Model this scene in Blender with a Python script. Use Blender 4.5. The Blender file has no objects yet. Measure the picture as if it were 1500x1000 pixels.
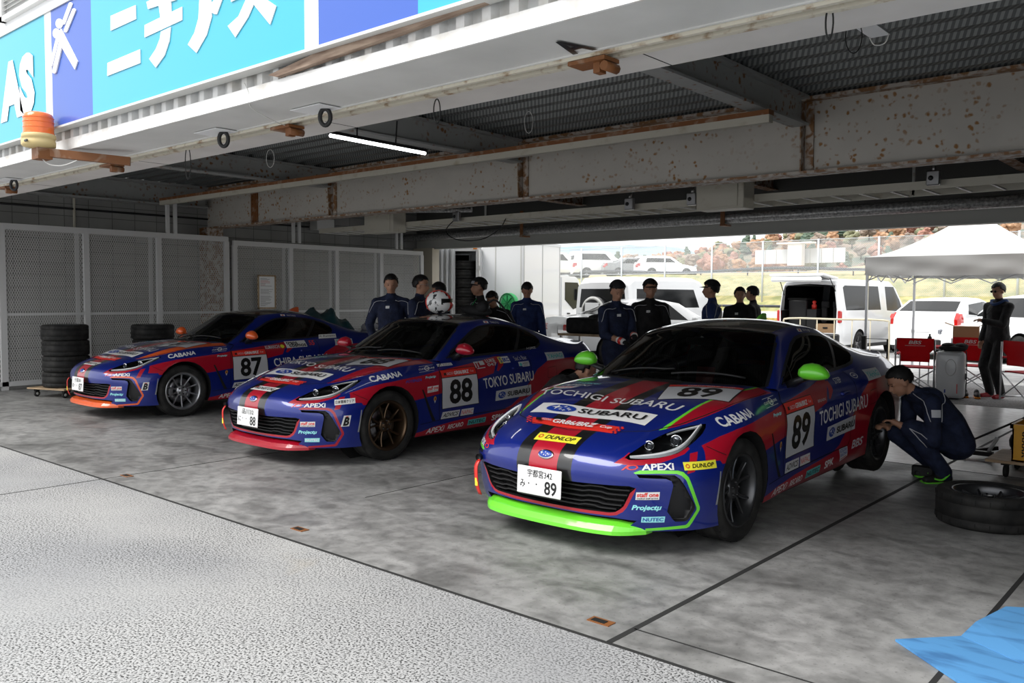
import bpy, bmesh, math, random
import numpy as np
from mathutils import Vector, Matrix
from mathutils.bvhtree import BVHTree
PI = math.pi
C = bpy.context.scene.collection
random.seed(7)
R_ = math.radians

# ------------------------------------------------------------------ objects
def tag(o, label=None, cat=None, group=None, kind=None):
    if label: o['label'] = label
    if cat: o['category'] = cat
    if group: o['group'] = group
    if kind: o['kind'] = kind
    return o

def thing(name, label, cat, loc=(0, 0, 0), rz=0.0, group=None):
    o = bpy.data.objects.new(name, None)
    o.empty_display_size = .1
    C.objects.link(o)
    o.location = loc
    o.rotation_euler = (0, 0, rz)
    return tag(o, label, cat, group)

def link(name, me, parent=None):
    o = bpy.data.objects.new(name, me)
    C.objects.link(o)
    if parent is not None:
        o.parent = parent
    return o

def obj(name, bm, mats, parent=None, smooth=None):
    """bmesh -> ONE object. smooth: None flat, else auto-smooth angle in degrees"""
    if smooth is not None:
        ang = R_(smooth)
        for f in bm.faces:
            f.smooth = True
        for e in bm.edges:
            if len(e.link_faces) == 2:
                if e.calc_face_angle(0) > ang:
                    e.smooth = False
            
    me = bpy.data.meshes.new(name)
    bm.to_mesh(me)
    bm.free()
    if not isinstance(mats, (list, tuple)):
        mats = [mats]
    for m in mats:
        me.materials.append(m)
    return link(name, me, parent)

def copy_tree(o, parent=None):
    c = o.copy()
    C.objects.link(c)
    if parent is not None:
        c.parent = parent
    for ch in list(o.children):
        copy_tree(ch, c)
    return c

# ------------------------------------------------------------------ bmesh shapes
def NB():
    return bmesh.new()

def box(bm, c, s, rot=None, bevel=0.0, mi=0, seg=1):
    M = Matrix.Translation(Vector(c))
    if rot is not None:
        if isinstance(rot, (tuple, list)):
            from mathutils import Euler
            rot = Euler(rot).to_matrix().to_4x4()
        M = M @ rot
    r = bmesh.ops.create_cube(bm, size=1.0, matrix=M @ Matrix.Diagonal((s[0], s[1], s[2], 1)))
    vs = r['verts']
    fs = set(f for v in vs for f in v.link_faces)
    for f in fs:
        f.material_index = mi
    if bevel > 0:
        es = set(e for f in fs for e in f.edges)
        rb = bmesh.ops.bevel(bm, geom=list(es), offset=bevel, segments=seg, affect='EDGES', profile=.5, clamp_overlap=True)
        for f in rb['faces']:
            f.material_index = mi
    return vs

def box2(bm, a, b, **k):
    return box(bm, [(a[i] + b[i]) / 2 for i in range(3)], [abs(b[i] - a[i]) for i in range(3)], **k)

def frame_of(d):
    d = Vector(d).normalized()
    up = Vector((0, 0, 1)) if abs(d.z) < .95 else Vector((1, 0, 0))
    a = d.cross(up).normalized()
    b = a.cross(d).normalized()
    return a, b

def tube(bm, pts, r, n=8, mi=0, cap=True, closed=False, prof=None):
    """sweep circle (or 2D profile list) along pts; r scalar or list"""
    pts = [Vector(p) for p in pts]
    N = len(pts)
    rings = []
    pa = None
    for i, p in enumerate(pts):
        if closed:
            d = pts[(i + 1) % N] - pts[i - 1]
        else:
            d = pts[min(i + 1, N - 1)] - pts[max(i - 1, 0)]
        if d.length < 1e-9: d = Vector((0, 0, 1))
        d.normalize()
        if pa is None:
            a, b = frame_of(d)
        else:
            a = (pa - d * pa.dot(d))
            a = a.normalized() if a.length > 1e-6 else frame_of(d)[0]
            b = a.cross(d).normalized()
        pa = a
        rr = r[i] if isinstance(r, (list, tuple)) else r
        ring = []
        if prof:
            for (u, v) in prof:
                ring.append(bm.verts.new(p + a * u * rr + b * v * rr))
        else:
            for k in range(n):
                t = 2 * PI * k / n
                ring.append(bm.verts.new(p + a * math.cos(t) * rr + b * math.sin(t) * rr))
        rings.append(ring)
    m = len(rings[0])
    rng = range(N) if closed else range(N - 1)
    for i in rng:
        A = rings[i]; B = rings[(i + 1) % N]
        for k in range(m):
            f = bm.faces.new((A[k], A[(k + 1) % m], B[(k + 1) % m], B[k]))
            f.material_index = mi
            f.smooth = True
    if cap and not closed:
        f = bm.faces.new(rings[0][::-1]); f.material_index = mi
        f = bm.faces.new(rings[-1]); f.material_index = mi
    return rings

def bar(bm, a, b, w, h=None, mi=0, up=None, bevel=0):
    """rectangular bar a->b, w wide (horizontal) h high"""
    a = Vector(a); b = Vector(b); h = h or w
    d = b - a
    L = d.length
    d.normalize()
    u = Vector(up) if up else (Vector((0, 0, 1)) if abs(d.z) < .95 else Vector((0, 1, 0)))
    s = d.cross(u).normalized()
    u2 = s.cross(d).normalized()
    M = Matrix((s, d, u2)).transposed().to_4x4()
    return box(bm, (a + b) / 2, (w, L, h), rot=M, bevel=bevel, mi=mi)

def lathe(bm, prof, n=32, axis='Z', c=(0, 0, 0), mi=0, closed=False, mis=None):
    """prof list of (r, h)"""
    c = Vector(c)
    rings = []
    for (r, h) in prof:
        ring = []
        for k in range(n):
            t = 2 * PI * k / n
            x, y = r * math.cos(t), r * math.sin(t)
            if axis == 'Z': v = Vector((x, y, h))
            elif axis == 'X': v = Vector((h, x, y))
            else: v = Vector((y, h, x))
            ring.append(bm.verts.new(c + v))
        rings.append(ring)
    N = len(rings)
    for i in range(N if closed else N - 1):
        A = rings[i]; B = rings[(i + 1) % N]
        for k in range(n):
            f = bm.faces.new((A[k], A[(k + 1) % n], B[(k + 1) % n], B[k]))
            f.material_index = mis[i] if mis else mi
            f.smooth = True
    return rings

def prism(bm, poly, a0, a1, plane='XZ', mi=0):
    """extrude a 2D polygon; plane XZ -> along Y, XY -> along Z, YZ -> along X"""
    def P(u, v, w):
        return {'XZ': (u, w, v), 'XY': (u, v, w), 'YZ': (w, u, v)}[plane]
    A = [bm.verts.new(P(u, v, a0)) for u, v in poly]
    B = [bm.verts.new(P(u, v, a1)) for u, v in poly]
    n = len(poly)
    fs = [bm.faces.new(A), bm.faces.new(B[::-1])]
    for i in range(n):
        fs.append(bm.faces.new((A[i], B[i], B[(i + 1) % n], A[(i + 1) % n])))
    for f in fs: f.material_index = mi
    bmesh.ops.recalc_face_normals(bm, faces=fs)
    return fs

def ellipsoid(bm, c, s, rot=None, u=16, v=10, mi=0):
    M = Matrix.Translation(Vector(c))
    if rot is not None:
        from mathutils import Euler
        M = M @ Euler(rot).to_matrix().to_4x4()
    r = bmesh.ops.create_uvsphere(bm, u_segments=u, v_segments=v, radius=1.0, matrix=M @ Matrix.Diagonal((s[0], s[1], s[2], 1)))
    for f in set(f for w in r['verts'] for f in w.link_faces):
        f.material_index = mi; f.smooth = True
    return r['verts']

def grid_faces(bm, V, mi=0, flip=False, smooth=True):
    """V: list of rows of BMVerts"""
    for i in range(len(V) - 1):
        for j in range(len(V[0]) - 1):
            q = (V[i][j], V[i][j + 1], V[i + 1][j + 1], V[i + 1][j])
            if len(set(q)) < 4:
                q = tuple(dict.fromkeys(q))
                if len(q) < 3: continue
            if flip: q = q[::-1]
            try:
                f = bm.faces.new(q)
            except ValueError:
                continue
            f.material_index = mi; f.smooth = smooth

# ------------------------------------------------------------------ materials
def nt(m):
    return m.node_tree.nodes, m.node_tree.links

def mat(name, col, rough=.5, metal=0.0, coat=0.0, emit=None, es=0.0, spec=.5, trans=0.0, alpha=1.0, ior=1.45, coat_r=.03):
    m = bpy.data.materials.new(name)
    m.use_nodes = True
    b = m.node_tree.nodes['Principled BSDF']
    b.inputs['Base Color'].default_value = (*col, 1)
    b.inputs['Roughness'].default_value = rough
    b.inputs['Metallic'].default_value = metal
    b.inputs['Coat Weight'].default_value = coat
    b.inputs['Coat Roughness'].default_value = coat_r
    b.inputs['Specular IOR Level'].default_value = spec
    b.inputs['IOR'].default_value = ior
    if trans: b.inputs['Transmission Weight'].default_value = trans
    if alpha < 1: b.inputs['Alpha'].default_value = alpha
    if emit:
        b.inputs['Emission Color'].default_value = (*emit, 1)
        b.inputs['Emission Strength'].default_value = es
    return m

def add_noise(m, scale, c1, c2, detail=4, lo=.35, hi=.65, coords='Object', bump=0.0, bscale=None, rough=None, stretch=(1, 1, 1), bdist=.01):
    N, L = nt(m)
    b = N['Principled BSDF']
    tc = N.new('ShaderNodeTexCoord')
    mp = N.new('ShaderNodeMapping'); mp.inputs['Scale'].default_value = stretch
    L.new(tc.outputs[coords], mp.inputs[0])
    n = N.new('ShaderNodeTexNoise'); n.inputs['Scale'].default_value = scale; n.inputs['Detail'].default_value = detail
    L.new(mp.outputs[0], n.inputs['Vector'])
    r = N.new('ShaderNodeValToRGB')
    r.color_ramp.elements[0].position = lo; r.color_ramp.elements[0].color = (*c1, 1)
    r.color_ramp.elements[1].position = hi; r.color_ramp.elements[1].color = (*c2, 1)
    L.new(n.outputs['Fac'], r.inputs[0])
    L.new(r.outputs[0], b.inputs['Base Color'])
    if bump:
        n2 = N.new('ShaderNodeTexNoise'); n2.inputs['Scale'].default_value = bscale or scale * 4; n2.inputs['Detail'].default_value = 5
        L.new(mp.outputs[0], n2.inputs['Vector'])
        bp = N.new('ShaderNodeBump'); bp.inputs['Strength'].default_value = bump; bp.inputs['Distance'].default_value = bdist
        L.new(n2.outputs['Fac'], bp.inputs['Height']); L.new(bp.outputs[0], b.inputs['Normal'])
    return r

# ------------------------------------------------------------------ region tools (2D polygon cuts on a bmesh)
def inpoly(p, poly):
    x, y = p
    c = False
    n = len(poly)
    j = n - 1
    for i in range(n):
        xi, yi = poly[i]; xj, yj = poly[j]
        if (yi > y) != (yj > y) and x < (xj - xi) * (y - yi) / (yj - yi) + xi:
            c = not c
        j = i
    return c

S2 = math.sqrt(.5)
PROJ = {  # name: (2D coordinate function, plane normal for a 2D direction (nu, nv))
    'side': (lambda p: (p[1], p[2]), lambda a, b: Vector((0, a, b))),
    'top': (lambda p: (p[0], p[1]), lambda a, b: Vector((a, b, 0))),
    'front': (lambda p: (p[0], p[2]), lambda a, b: Vector((a, 0, b))),
    'diag': (lambda p: ((p[0] + p[1]) * S2, p[2]), lambda a, b: Vector((a * S2, a * S2, b))),
}
UNPROJ = {'side': lambda u, v: Vector((0, u, v)), 'top': lambda u, v: Vector((u, v, 0)), 'front': lambda u, v: Vector((u, 0, v)),
          'diag': lambda u, v: Vector((u * S2, u * S2, v))}

def cut_poly(bm, poly, proj='side', filt=None, closed=True):
    pf, nf = PROJ[proj]
    n = len(poly)
    for i in range(n if closed else n - 1):
        a = poly[i]; b = poly[(i + 1) % n]
        du, dv = b[0] - a[0], b[1] - a[1]
        L = math.hypot(du, dv)
        if L < 1e-6: continue
        u0, u1 = min(a[0], b[0]) - 1e-4, max(a[0], b[0]) + 1e-4
        v0, v1 = min(a[1], b[1]) - 1e-4, max(a[1], b[1]) + 1e-4
        fs = []
        for f in bm.faces:
            if filt and not filt(f): continue
            P = [pf(v.co) for v in f.verts]
            if max(p[0] for p in P) < u0 or min(p[0] for p in P) > u1 or max(p[1] for p in P) < v0 or min(p[1] for p in P) > v1: continue
            fs.append(f)
        if not fs: continue
        geom = list(set(v for f in fs for v in f.verts)) + list(set(e for f in fs for e in f.edges)) + fs
        bmesh.ops.bisect_plane(bm, geom=geom, dist=1e-5, plane_co=UNPROJ[proj](a[0], a[1]), plane_no=nf(-dv / L, du / L))

def region(bm, poly, proj='side', filt=None):
    pf = PROJ[proj][0]
    us = [p[0] for p in poly]; vs = [p[1] for p in poly]
    u0, u1, v0, v1 = min(us), max(us), min(vs), max(vs)
    out = []
    for f in bm.faces:
        if filt and not filt(f): continue
        c = pf(f.calc_center_median())
        if u0 <= c[0] <= u1 and v0 <= c[1] <= v1 and inpoly(c, poly):
            out.append(f)
    return out

def paint(bm, poly, mi, proj='side', filt=None):
    cut_poly(bm, poly, proj, filt)
    fs = region(bm, poly, proj, filt)
    for f in fs: f.material_index = mi
    return fs

def strip_poly(pts, w):
    """thin closed polygon round a polyline"""
    L = []; Rr = []
    n = len(pts)
    for i, p in enumerate(pts):
        a = pts[max(i - 1, 0)]; b = pts[min(i + 1, n - 1)]
        d = Vector((b[0] - a[0], b[1] - a[1])); d.normalize()
        nx, ny = -d.y * w / 2, d.x * w / 2
        L.append((p[0] + nx, p[1] + ny)); Rr.append((p[0] - nx, p[1] - ny))
    return L + Rr[::-1]

def smooth_line(pts, n=6, closed=False):
    """Catmull-Rom through points of any dimension"""
    P = [np.array(p, float) for p in pts]
    N = len(P)
    out = []
    for i in range(N if closed else N - 1):
        p1, p2 = P[i], P[(i + 1) % N]
        p0 = P[i - 1] if (closed or i > 0) else 2 * p1 - p2
        p3 = P[(i + 2) % N] if (closed or i + 2 < N) else 2 * p2 - p1
        for k in range(n):
            t = k / n
            out.append(.5 * ((2 * p1) + (p2 - p0) * t + (2 * p0 - 5 * p1 + 4 * p2 - p3) * t * t + (3 * p1 - p0 - 3 * p2 + p3) * t ** 3))
    if not closed: out.append(P[-1])
    return [tuple(float(c) for c in q) for q in out]
# ================================================================== RACING COUPE
# local frame: x = car's left, y = towards the rear (nose at y=0), z up
ROWS = [  # per column: r0..r6 (x,y,z)
 [(0,.075,.17),(0,.05,.25),(0,.03,.36),(0,.0,.485),(0,.03,.575),(0,.10,.628),(0,.235,.675)],
 [(.30,.085,.17),(.30,.06,.25),(.30,.045,.36),(.30,.018,.485),(.30,.05,.575),(.30,.125,.63),(.30,.265,.685)],
 [(.54,.15,.17),(.54,.125,.25),(.545,.11,.36),(.545,.09,.48),(.535,.125,.565),(.52,.215,.63),(.50,.385,.70)],
 [(.69,.26,.17),(.70,.24,.25),(.705,.225,.36),(.705,.22,.475),(.69,.265,.57),(.66,.37,.64),(.605,.555,.725)],
 [(.79,.37,.17),(.80,.35,.25),(.808,.34,.36),(.812,.345,.475),(.795,.395,.575),(.76,.51,.66),(.68,.73,.765)],
 [(.85,.52,.17),(.862,.52,.25),(.87,.52,.36),(.872,.52,.475),(.86,.545,.585),(.82,.65,.68),(.728,.88,.80)],
 [(.86,.87,.17),(.878,.87,.28),(.885,.87,.40),(.887,.87,.52),(.884,.87,.645),(.85,.93,.745),(.748,1.08,.825)],
 [(.835,1.25,.17),(.855,1.25,.28),(.86,1.25,.40),(.864,1.25,.52),(.864,1.25,.64),(.838,1.28,.75),(.752,1.34,.836)],
 [(.815,1.6,.17),(.845,1.6,.25),(.832,1.6,.40),(.838,1.6,.52),(.848,1.6,.645),(.828,1.6,.755),(.755,1.60,.838)],
 [(.815,2.0,.17),(.845,2.0,.25),(.826,2.0,.40),(.834,2.0,.53),(.846,2.0,.65),(.824,2.0,.768),(.75,2.0,.85)],
 [(.815,2.45,.17),(.845,2.45,.25),(.828,2.45,.40),(.836,2.45,.53),(.848,2.45,.655),(.824,2.45,.777),(.746,2.45,.862)],
 [(.82,2.85,.175),(.85,2.85,.26),(.842,2.85,.41),(.852,2.85,.54),(.866,2.85,.665),(.84,2.85,.787),(.75,2.85,.877)],
 [(.84,3.12,.19),(.86,3.12,.28),(.868,3.12,.42),(.877,3.12,.55),(.884,3.12,.675),(.857,3.12,.80),(.765,3.1,.892)],
 [(.855,3.445,.2),(.875,3.445,.3),(.885,3.445,.43),(.888,3.445,.56),(.888,3.445,.685),(.86,3.43,.81),(.768,3.40,.905)],
 [(.84,3.8,.22),(.862,3.8,.32),(.872,3.8,.45),(.875,3.8,.58),(.868,3.8,.70),(.84,3.78,.82),(.745,3.75,.915)],
 [(.80,3.98,.24),(.83,4.0,.33),(.845,4.0,.46),(.845,4.0,.59),(.83,4.0,.71),(.80,3.98,.83),(.705,3.95,.925)],
 [(.68,4.12,.26),(.72,4.14,.35),(.74,4.15,.48),(.74,4.15,.61),(.72,4.14,.73),(.69,4.11,.85),(.62,4.08,.945)],
 [(.40,4.2,.27),(.42,4.22,.36),(.43,4.235,.48),(.43,4.235,.61),(.42,4.22,.73),(.40,4.18,.86),(.36,4.15,.965)],
 [(0,4.22,.27),(0,4.25,.36),(0,4.265,.48),(0,4.265,.61),(0,4.25,.73),(0,4.20,.86),(0,4.17,.975)],
]
STN = [  # greenhouse stations: belt column parameter (in ROWS index), rail point, centre (y,z)
 (8.00,(.715,1.56,.858),(1.36,.888)),
 (8.42,(.664,1.71,.955),(1.52,.983)),
 (8.82,(.618,1.85,1.045),(1.68,1.075)),
 (9.15,(.578,1.98,1.125),(1.83,1.165)),
 (9.45,(.545,2.10,1.188),(1.98,1.238)),
 (10.1,(.535,2.47,1.230),(2.42,1.285)),
 (10.9,(.528,2.80,1.205),(2.80,1.272)),
 (11.7,(.532,3.05,1.15),(3.06,1.225)),
 (12.6,(.55,3.30,1.075),(3.33,1.14)),
 (13.4,(.59,3.56,.995),(3.60,1.05)),
 (14.2,(.65,3.80,.94),(3.85,.985)),
 (16.0,(.60,4.06,.952),(4.17,.98)),
]

def hermite(P, T, t):
    """P: (n,3) knots with params T; evaluate at array t with Bessel tangents"""
    P = np.asarray(P, float); T = np.asarray(T, float)
    n = len(T)
    D = np.zeros_like(P)
    d = (P[1:] - P[:-1]) / (T[1:] - T[:-1])[:, None]
    for i in range(1, n - 1):
        h0 = T[i] - T[i - 1]; h1 = T[i + 1] - T[i]
        D[i] = (d[i - 1] * h1 + d[i] * h0) / (h0 + h1)
    D[0] = 1.5 * d[0] - .5 * D[1] if n > 2 else d[0]
    D[-1] = 1.5 * d[-1] - .5 * D[-2] if n > 2 else d[-1]
    out = []
    for x in np.atleast_1d(t):
        i = int(np.clip(np.searchsorted(T, x, 'right') - 1, 0, n - 2))
        h = T[i + 1] - T[i]; s = (x - T[i]) / h
        out.append(P[i] * (1 + 2 * s) * (1 - s) ** 2 + D[i] * h * s * (1 - s) ** 2 + P[i + 1] * s * s * (3 - 2 * s) - D[i + 1] * h * s * s * (1 - s))
    return np.array(out)

RA = np.array(ROWS, float)           # (19,7,3)
NC = len(ROWS)
_ch = np.linalg.norm(RA[1:, 2:5].mean(1) - RA[:-1, 2:5].mean(1), axis=1)
CT = np.concatenate([[0], np.cumsum(_ch)])   # column params
def col_param(ci):
    i = int(min(math.floor(ci), NC - 2)); return CT[i] + (ci - i) * (CT[i + 1] - CT[i])

def row_curve(r, ts):
    # reflect at both ends so that the centre line is smooth
    P = RA[:, r]
    A = P[1].copy(); A[0] *= -1
    B = P[-2].copy(); B[0] *= -1
    PP = np.vstack([[A], P, [B]])
    TT = np.concatenate([[-CT[1]], CT, [2 * CT[-1] - CT[-2]]])
    return hermite(PP, TT, ts)

def shell_mesh():
    """half body (x>=0) as a bmesh, all patches welded"""
    bm = NB()
    lay = bm.faces.layers.int.new('patch')
    def mark(k):
        for f in bm.faces:
            if f[lay] == 0: f[lay] = k
    sub = [5, 5, 5, 4, 4, 8, 8, 7, 7, 7, 7, 5, 6, 6, 4, 4, 5, 5]
    ts = []
    for i, k in enumerate(sub):
        for j in range(k): ts.append(CT[i] + (CT[i + 1] - CT[i]) * j / k)
    ts.append(CT[-1])
    ts = np.array(ts)
    rows = np.array([row_curve(r, ts) for r in range(7)])      # (7,nt,3)
    rt = [0, 1, 2, 3, 4, 5, 6]
    vs = np.linspace(0, 6, 37)
    G = np.array([hermite(rows[:, j], rt, vs) for j in range(len(ts))])   # (nt,37,3)
    V = [[bm.verts.new(p) for p in colp] for colp in G]
    grid_faces(bm, V, flip=False); mark(1)
    # hood: front edge (cols 0..2.6) / side edge (2.6..8.05), rear edge, centre
    c0 = 2.6; c1 = 8.0
    nu, nv = 16, 26
    F = row_curve(6, np.linspace(0, col_param(c0), nu + 1))
    Sd = row_curve(6, np.linspace(col_param(c0), col_param(c1), nv + 1))
    cy = [.235, .45, .75, 1.05, 1.36]; cz = [.675, .735, .805, .853, .888]
    cen = hermite(np.array([[0, a, b] for a, b in zip(cy, cz)]), cy, np.linspace(.235, 1.36, nv + 1))
    rail0 = Sd[-1]
    B = hermite(np.array([[0, 1.36, .888], [.25, 1.373, .887], [.48, 1.435, .883], [.64, 1.51, .870], rail0]), [0, .33, .62, .85, 1], np.linspace(0, 1, nu + 1))
    H = np.zeros((nu + 1, nv + 1, 3))
    for i in range(nu + 1):
        u = i / nu
        for j in range(nv + 1):
            v = j / nv
            H[i, j] = (1 - v) * F[i] + v * B[i] + (1 - u) * cen[j] + u * Sd[j] - ((1 - u) * (1 - v) * F[0] + u * (1 - v) * F[-1] + (1 - u) * v * B[0] + u * v * B[-1])
            H[i, j, 2] += .012 * math.sin(PI * u) * math.sin(PI * v)
    V = [[bm.verts.new(p) for p in c] for c in H]
    grid_faces(bm, V, flip=True); mark(2)
    # greenhouse
    ks = np.arange(len(STN))
    kk = np.linspace(0, len(STN) - 1, (len(STN) - 1) * 6 + 1)
    bt = np.array([col_param(s[0]) for s in STN])
    belt = row_curve(6, np.interp(kk, ks, bt))
    rail = hermite(np.array([s[1] for s in STN]), ks, kk)
    cent = hermite(np.array([[0, s[2][0], s[2][1]] for s in STN]), ks, kk)
    V = []
    for b, r, c in zip(belt, rail, cent):
        mid = (b + r) / 2 + np.array([.016, 0, .006])
        q = hermite(np.array([b, mid, r]), [0, 1, 2], np.linspace(0, 2, 9))
        V.append([bm.verts.new(p) for p in q])
    grid_faces(bm, V, flip=False); mark(3)
    V = []
    for r, c in zip(rail, cent):
        w = [0, .12, .35, .65, 1.0]
        pts = []
        for t in w:
            pts.append(np.array([r[0] * t, c[1] + (r[1] - c[1]) * t ** 2, c[2] + (r[2] - c[2]) * (t ** 2.3)]))
        q = hermite(np.array(pts), w, np.linspace(0, 1, 15))
        V.append([bm.verts.new(p) for p in q])
    grid_faces(bm, V, flip=True); mark(4)
    bmesh.ops.remove_doubles(bm, verts=bm.verts[:], dist=.0008)
    for v in bm.verts:
        if abs(v.co.x) < .002: v.co.x = 0
    return bm

CROSS_N = {}
def orient_out(bm):
    """make every face look away from the car's core"""
    for f in bm.faces:
        c = f.calc_center_median()
        core = Vector((0, min(max(c.y, .9), 3.3), .55))
        if f.normal.dot(c - core) < 0: f.normal_flip()
# ------------------------------------------------------------------ shared paints
M = {}
M['blue'] = mat('race_blue_paint', (.004, .017, .215), .32, coat=1.0, coat_r=.04, metal=.25)
M['red'] = mat('race_red_paint', (.40, .004, .020), .35, coat=1.0)
M['orange'] = mat('race_orange_paint', (.80, .12, .02), .35, coat=1.0)
M['green'] = mat('race_green_paint', (.16, .72, .035), .35, coat=1.0)
M['blackpaint'] = mat('gloss_black_paint', (.006, .006, .007), .3, coat=1.0)
M['roofblack'] = mat('roof_black_paint', (.010, .010, .011), .25, coat=1.0)
M['plastic'] = mat('satin_black_plastic', (.012, .012, .013), .45)
M['matte'] = mat('matte_black', (.006, .006, .006), .8)
M['white'] = mat('white_vinyl', (.80, .80, .80), .35, coat=.4)
M['silvervinyl'] = mat('grey_white_vinyl', (.62, .63, .66), .4, coat=.3)
M['black'] = mat('black_vinyl', (.006, .006, .006), .4, coat=.3)
M['yellow'] = mat('yellow_vinyl', (.85, .78, .05), .4, coat=.3)
M['redv'] = mat('red_vinyl', (.72, .03, .02), .4, coat=.3)
M['teal'] = mat('teal_vinyl', (.10, .50, .50), .4, coat=.3)
M['cyan'] = mat('cyan_vinyl', (.30, .75, .80), .4, coat=.3)
M['bluev'] = mat('blue_vinyl', (.01, .05, .35), .4, coat=.3)
M['ambv'] = mat('amber_vinyl', (.65, .28, .04), .4, coat=.3)
M['chrome'] = mat('chrome', (.75, .76, .78), .12, metal=1.0)
M['drl'] = mat('daylight_strip_lens', (.92, .94, .96), .15, coat=1.0)
M['reflector'] = mat('grey_reflector', (.25, .26, .28), .25, coat=.6)
M['rubber'] = mat('tyre_rubber', (.012, .012, .012), .75)
add_noise(M['rubber'], 9, (.007, .007, .007), (.030, .029, .027), detail=6, lo=.42, hi=.75, bump=.25, bscale=120, bdist=.002)
M['silver'] = mat('silver_alloy', (.42, .43, .45), .3, metal=.9)
M['bronze'] = mat('dark_bronze_alloy', (.11, .072, .045), .32, metal=.9)
M['gunmetal'] = mat('gunmetal_alloy', (.10, .102, .108), .3, metal=.85)
M['steel'] = mat('brushed_steel', (.35, .35, .36), .35, metal=1.0)
M['caliper'] = mat('brake_caliper_grey', (.22, .22, .23), .45, metal=.5)
M['fabric'] = mat('dark_fabric', (.012, .012, .014), .9)
M['redfab'] = mat('red_fabric', (.35, .01, .012), .8)
M['tail'] = mat('red_lamp_lens', (.45, .008, .006), .15, coat=1.0)
M['lens'] = mat('clear_lens', (.30, .32, .36), .08, metal=.7, coat=1.0)

def glass_mat(name, tint=(.35, .38, .36), fac=.12, rough=.02):
    m = bpy.data.materials.new(name); m.use_nodes = True
    N, L = nt(m)
    N.remove(N['Principled BSDF'])
    out = N['Material Output']
    t = N.new('ShaderNodeBsdfTransparent'); t.inputs[0].default_value = (*tint, 1)
    g = N.new('ShaderNodeBsdfGlossy'); g.inputs['Roughness'].default_value = rough
    g.inputs[0].default_value = (1, 1, 1, 1)
    fr = N.new('ShaderNodeFresnel'); fr.inputs[0].default_value = 1.5
    mx = N.new('ShaderNodeMixShader')
    L.new(fr.outputs[0], mx.inputs[0]); L.new(t.outputs[0], mx.inputs[1]); L.new(g.outputs[0], mx.inputs[2]); L.new(mx.outputs[0], out.inputs[0])
    return m
M['glass'] = glass_mat('windscreen_glass', (.42, .45, .43))
M['glassdark'] = glass_mat('privacy_glass', (.06, .065, .065))
M['glassclear'] = glass_mat('clear_plastic_glass', (.9, .92, .93))

# ------------------------------------------------------------------ text / decals
_TC = {}
def text_bm(s, bold=.0, shear=0.0, spacing=1.0):
    """flat text mesh normalised to 0..1 in both axes (+ aspect)"""
    k = (s, bold, shear, spacing)
    if k not in _TC:
        cu = bpy.data.curves.new('t', 'FONT'); cu.body = s; cu.offset = bold; cu.shear = shear; cu.resolution_u = 3
        cu.space_character = spacing
        o = bpy.data.objects.new('t', cu); C.objects.link(o)
        dg = bpy.context.evaluated_depsgraph_get()
        dg.update()
        me = bpy.data.meshes.new_from_object(o.evaluated_get(dg))
        vs = np.array([v.co[:2] for v in me.vertices]); 
        lo = vs.min(0); hi = vs.max(0)
        vs = (vs - lo) / (hi - lo)
        _TC[k] = (vs, [tuple(p.vertices) for p in me.polygons], (hi - lo)[0] / (hi - lo)[1])
        bpy.data.objects.remove(o); bpy.data.curves.remove(cu); bpy.data.meshes.remove(me)
    return _TC[k]

def shape2d(kind, a=None, rect=(0, 0, 1, 1), **k):
    """returns (verts Nx2 in unit frame, faces)"""
    x0, y0, x1, y1 = rect
    if kind == 'text':
        vs, fs, asp = text_bm(a, **k)
    elif kind == 'rect':
        vs = np.array([(0, 0), (1, 0), (1, 1), (0, 1)], float); fs = [(0, 1, 2, 3)]
    elif kind == 'poly':
        vs = np.array(a, float); fs = [tuple(range(len(vs)))]
    elif kind == 'oval':
        n = 28
        vs = np.array([(.5 + .5 * math.cos(2 * PI * i / n), .5 + .5 * math.sin(2 * PI * i / n)) for i in range(n)]); fs = [tuple(range(n))]
    elif kind == 'ring':
        n = 28; w = a or .12
        o = [(.5 + .5 * math.cos(2 * PI * i / n), .5 + .5 * math.sin(2 * PI * i / n)) for i in range(n)]
        q = [(.5 + (.5 - w) * math.cos(2 * PI * i / n), .5 + (.5 - w) * math.sin(2 * PI * i / n)) for i in range(n)]
        vs = np.array(o + q); fs = [(i, (i + 1) % n, n + (i + 1) % n, n + i) for i in range(n)]
    elif kind == 'star':
        n = 4 if a is None else a
        vs = np.array([(.5 + (.5 if i % 2 == 0 else .13) * math.cos(PI * i / n + PI / 2), .5 + (.5 if i % 2 == 0 else .13) * math.sin(PI * i / n + PI / 2)) for i in range(2 * n)]); fs = [tuple(range(2 * n))]
    v = np.array(vs, float).copy()
    v[:, 0] = x0 + v[:, 0] * (x1 - x0); v[:, 1] = y0 + v[:, 1] * (y1 - y0)
    return v, fs

def oval_logo(rect):
    """blue oval with six stars"""
    x0, y0, x1, y1 = rect
    def r(a, b, c, d): return (x0 + (x1 - x0) * a, y0 + (y1 - y0) * b, x0 + (x1 - x0) * c, y0 + (y1 - y0) * d)
    L = [('oval', None, rect, 'silvervinyl', {}), ('oval', None, r(.03, .05, .97, .95), 'bluev', {})]
    L.append(('star', None, r(.14, .28, .52, .95), 'white', {}))
    for a, b in ((.56, .62), (.70, .42), (.50, .22), (.64, .12), (.80, .25)):
        L.append(('star', None, r(a - .07, b - .02, a + .09, b + .28), 'white', {}))
    return L

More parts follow.
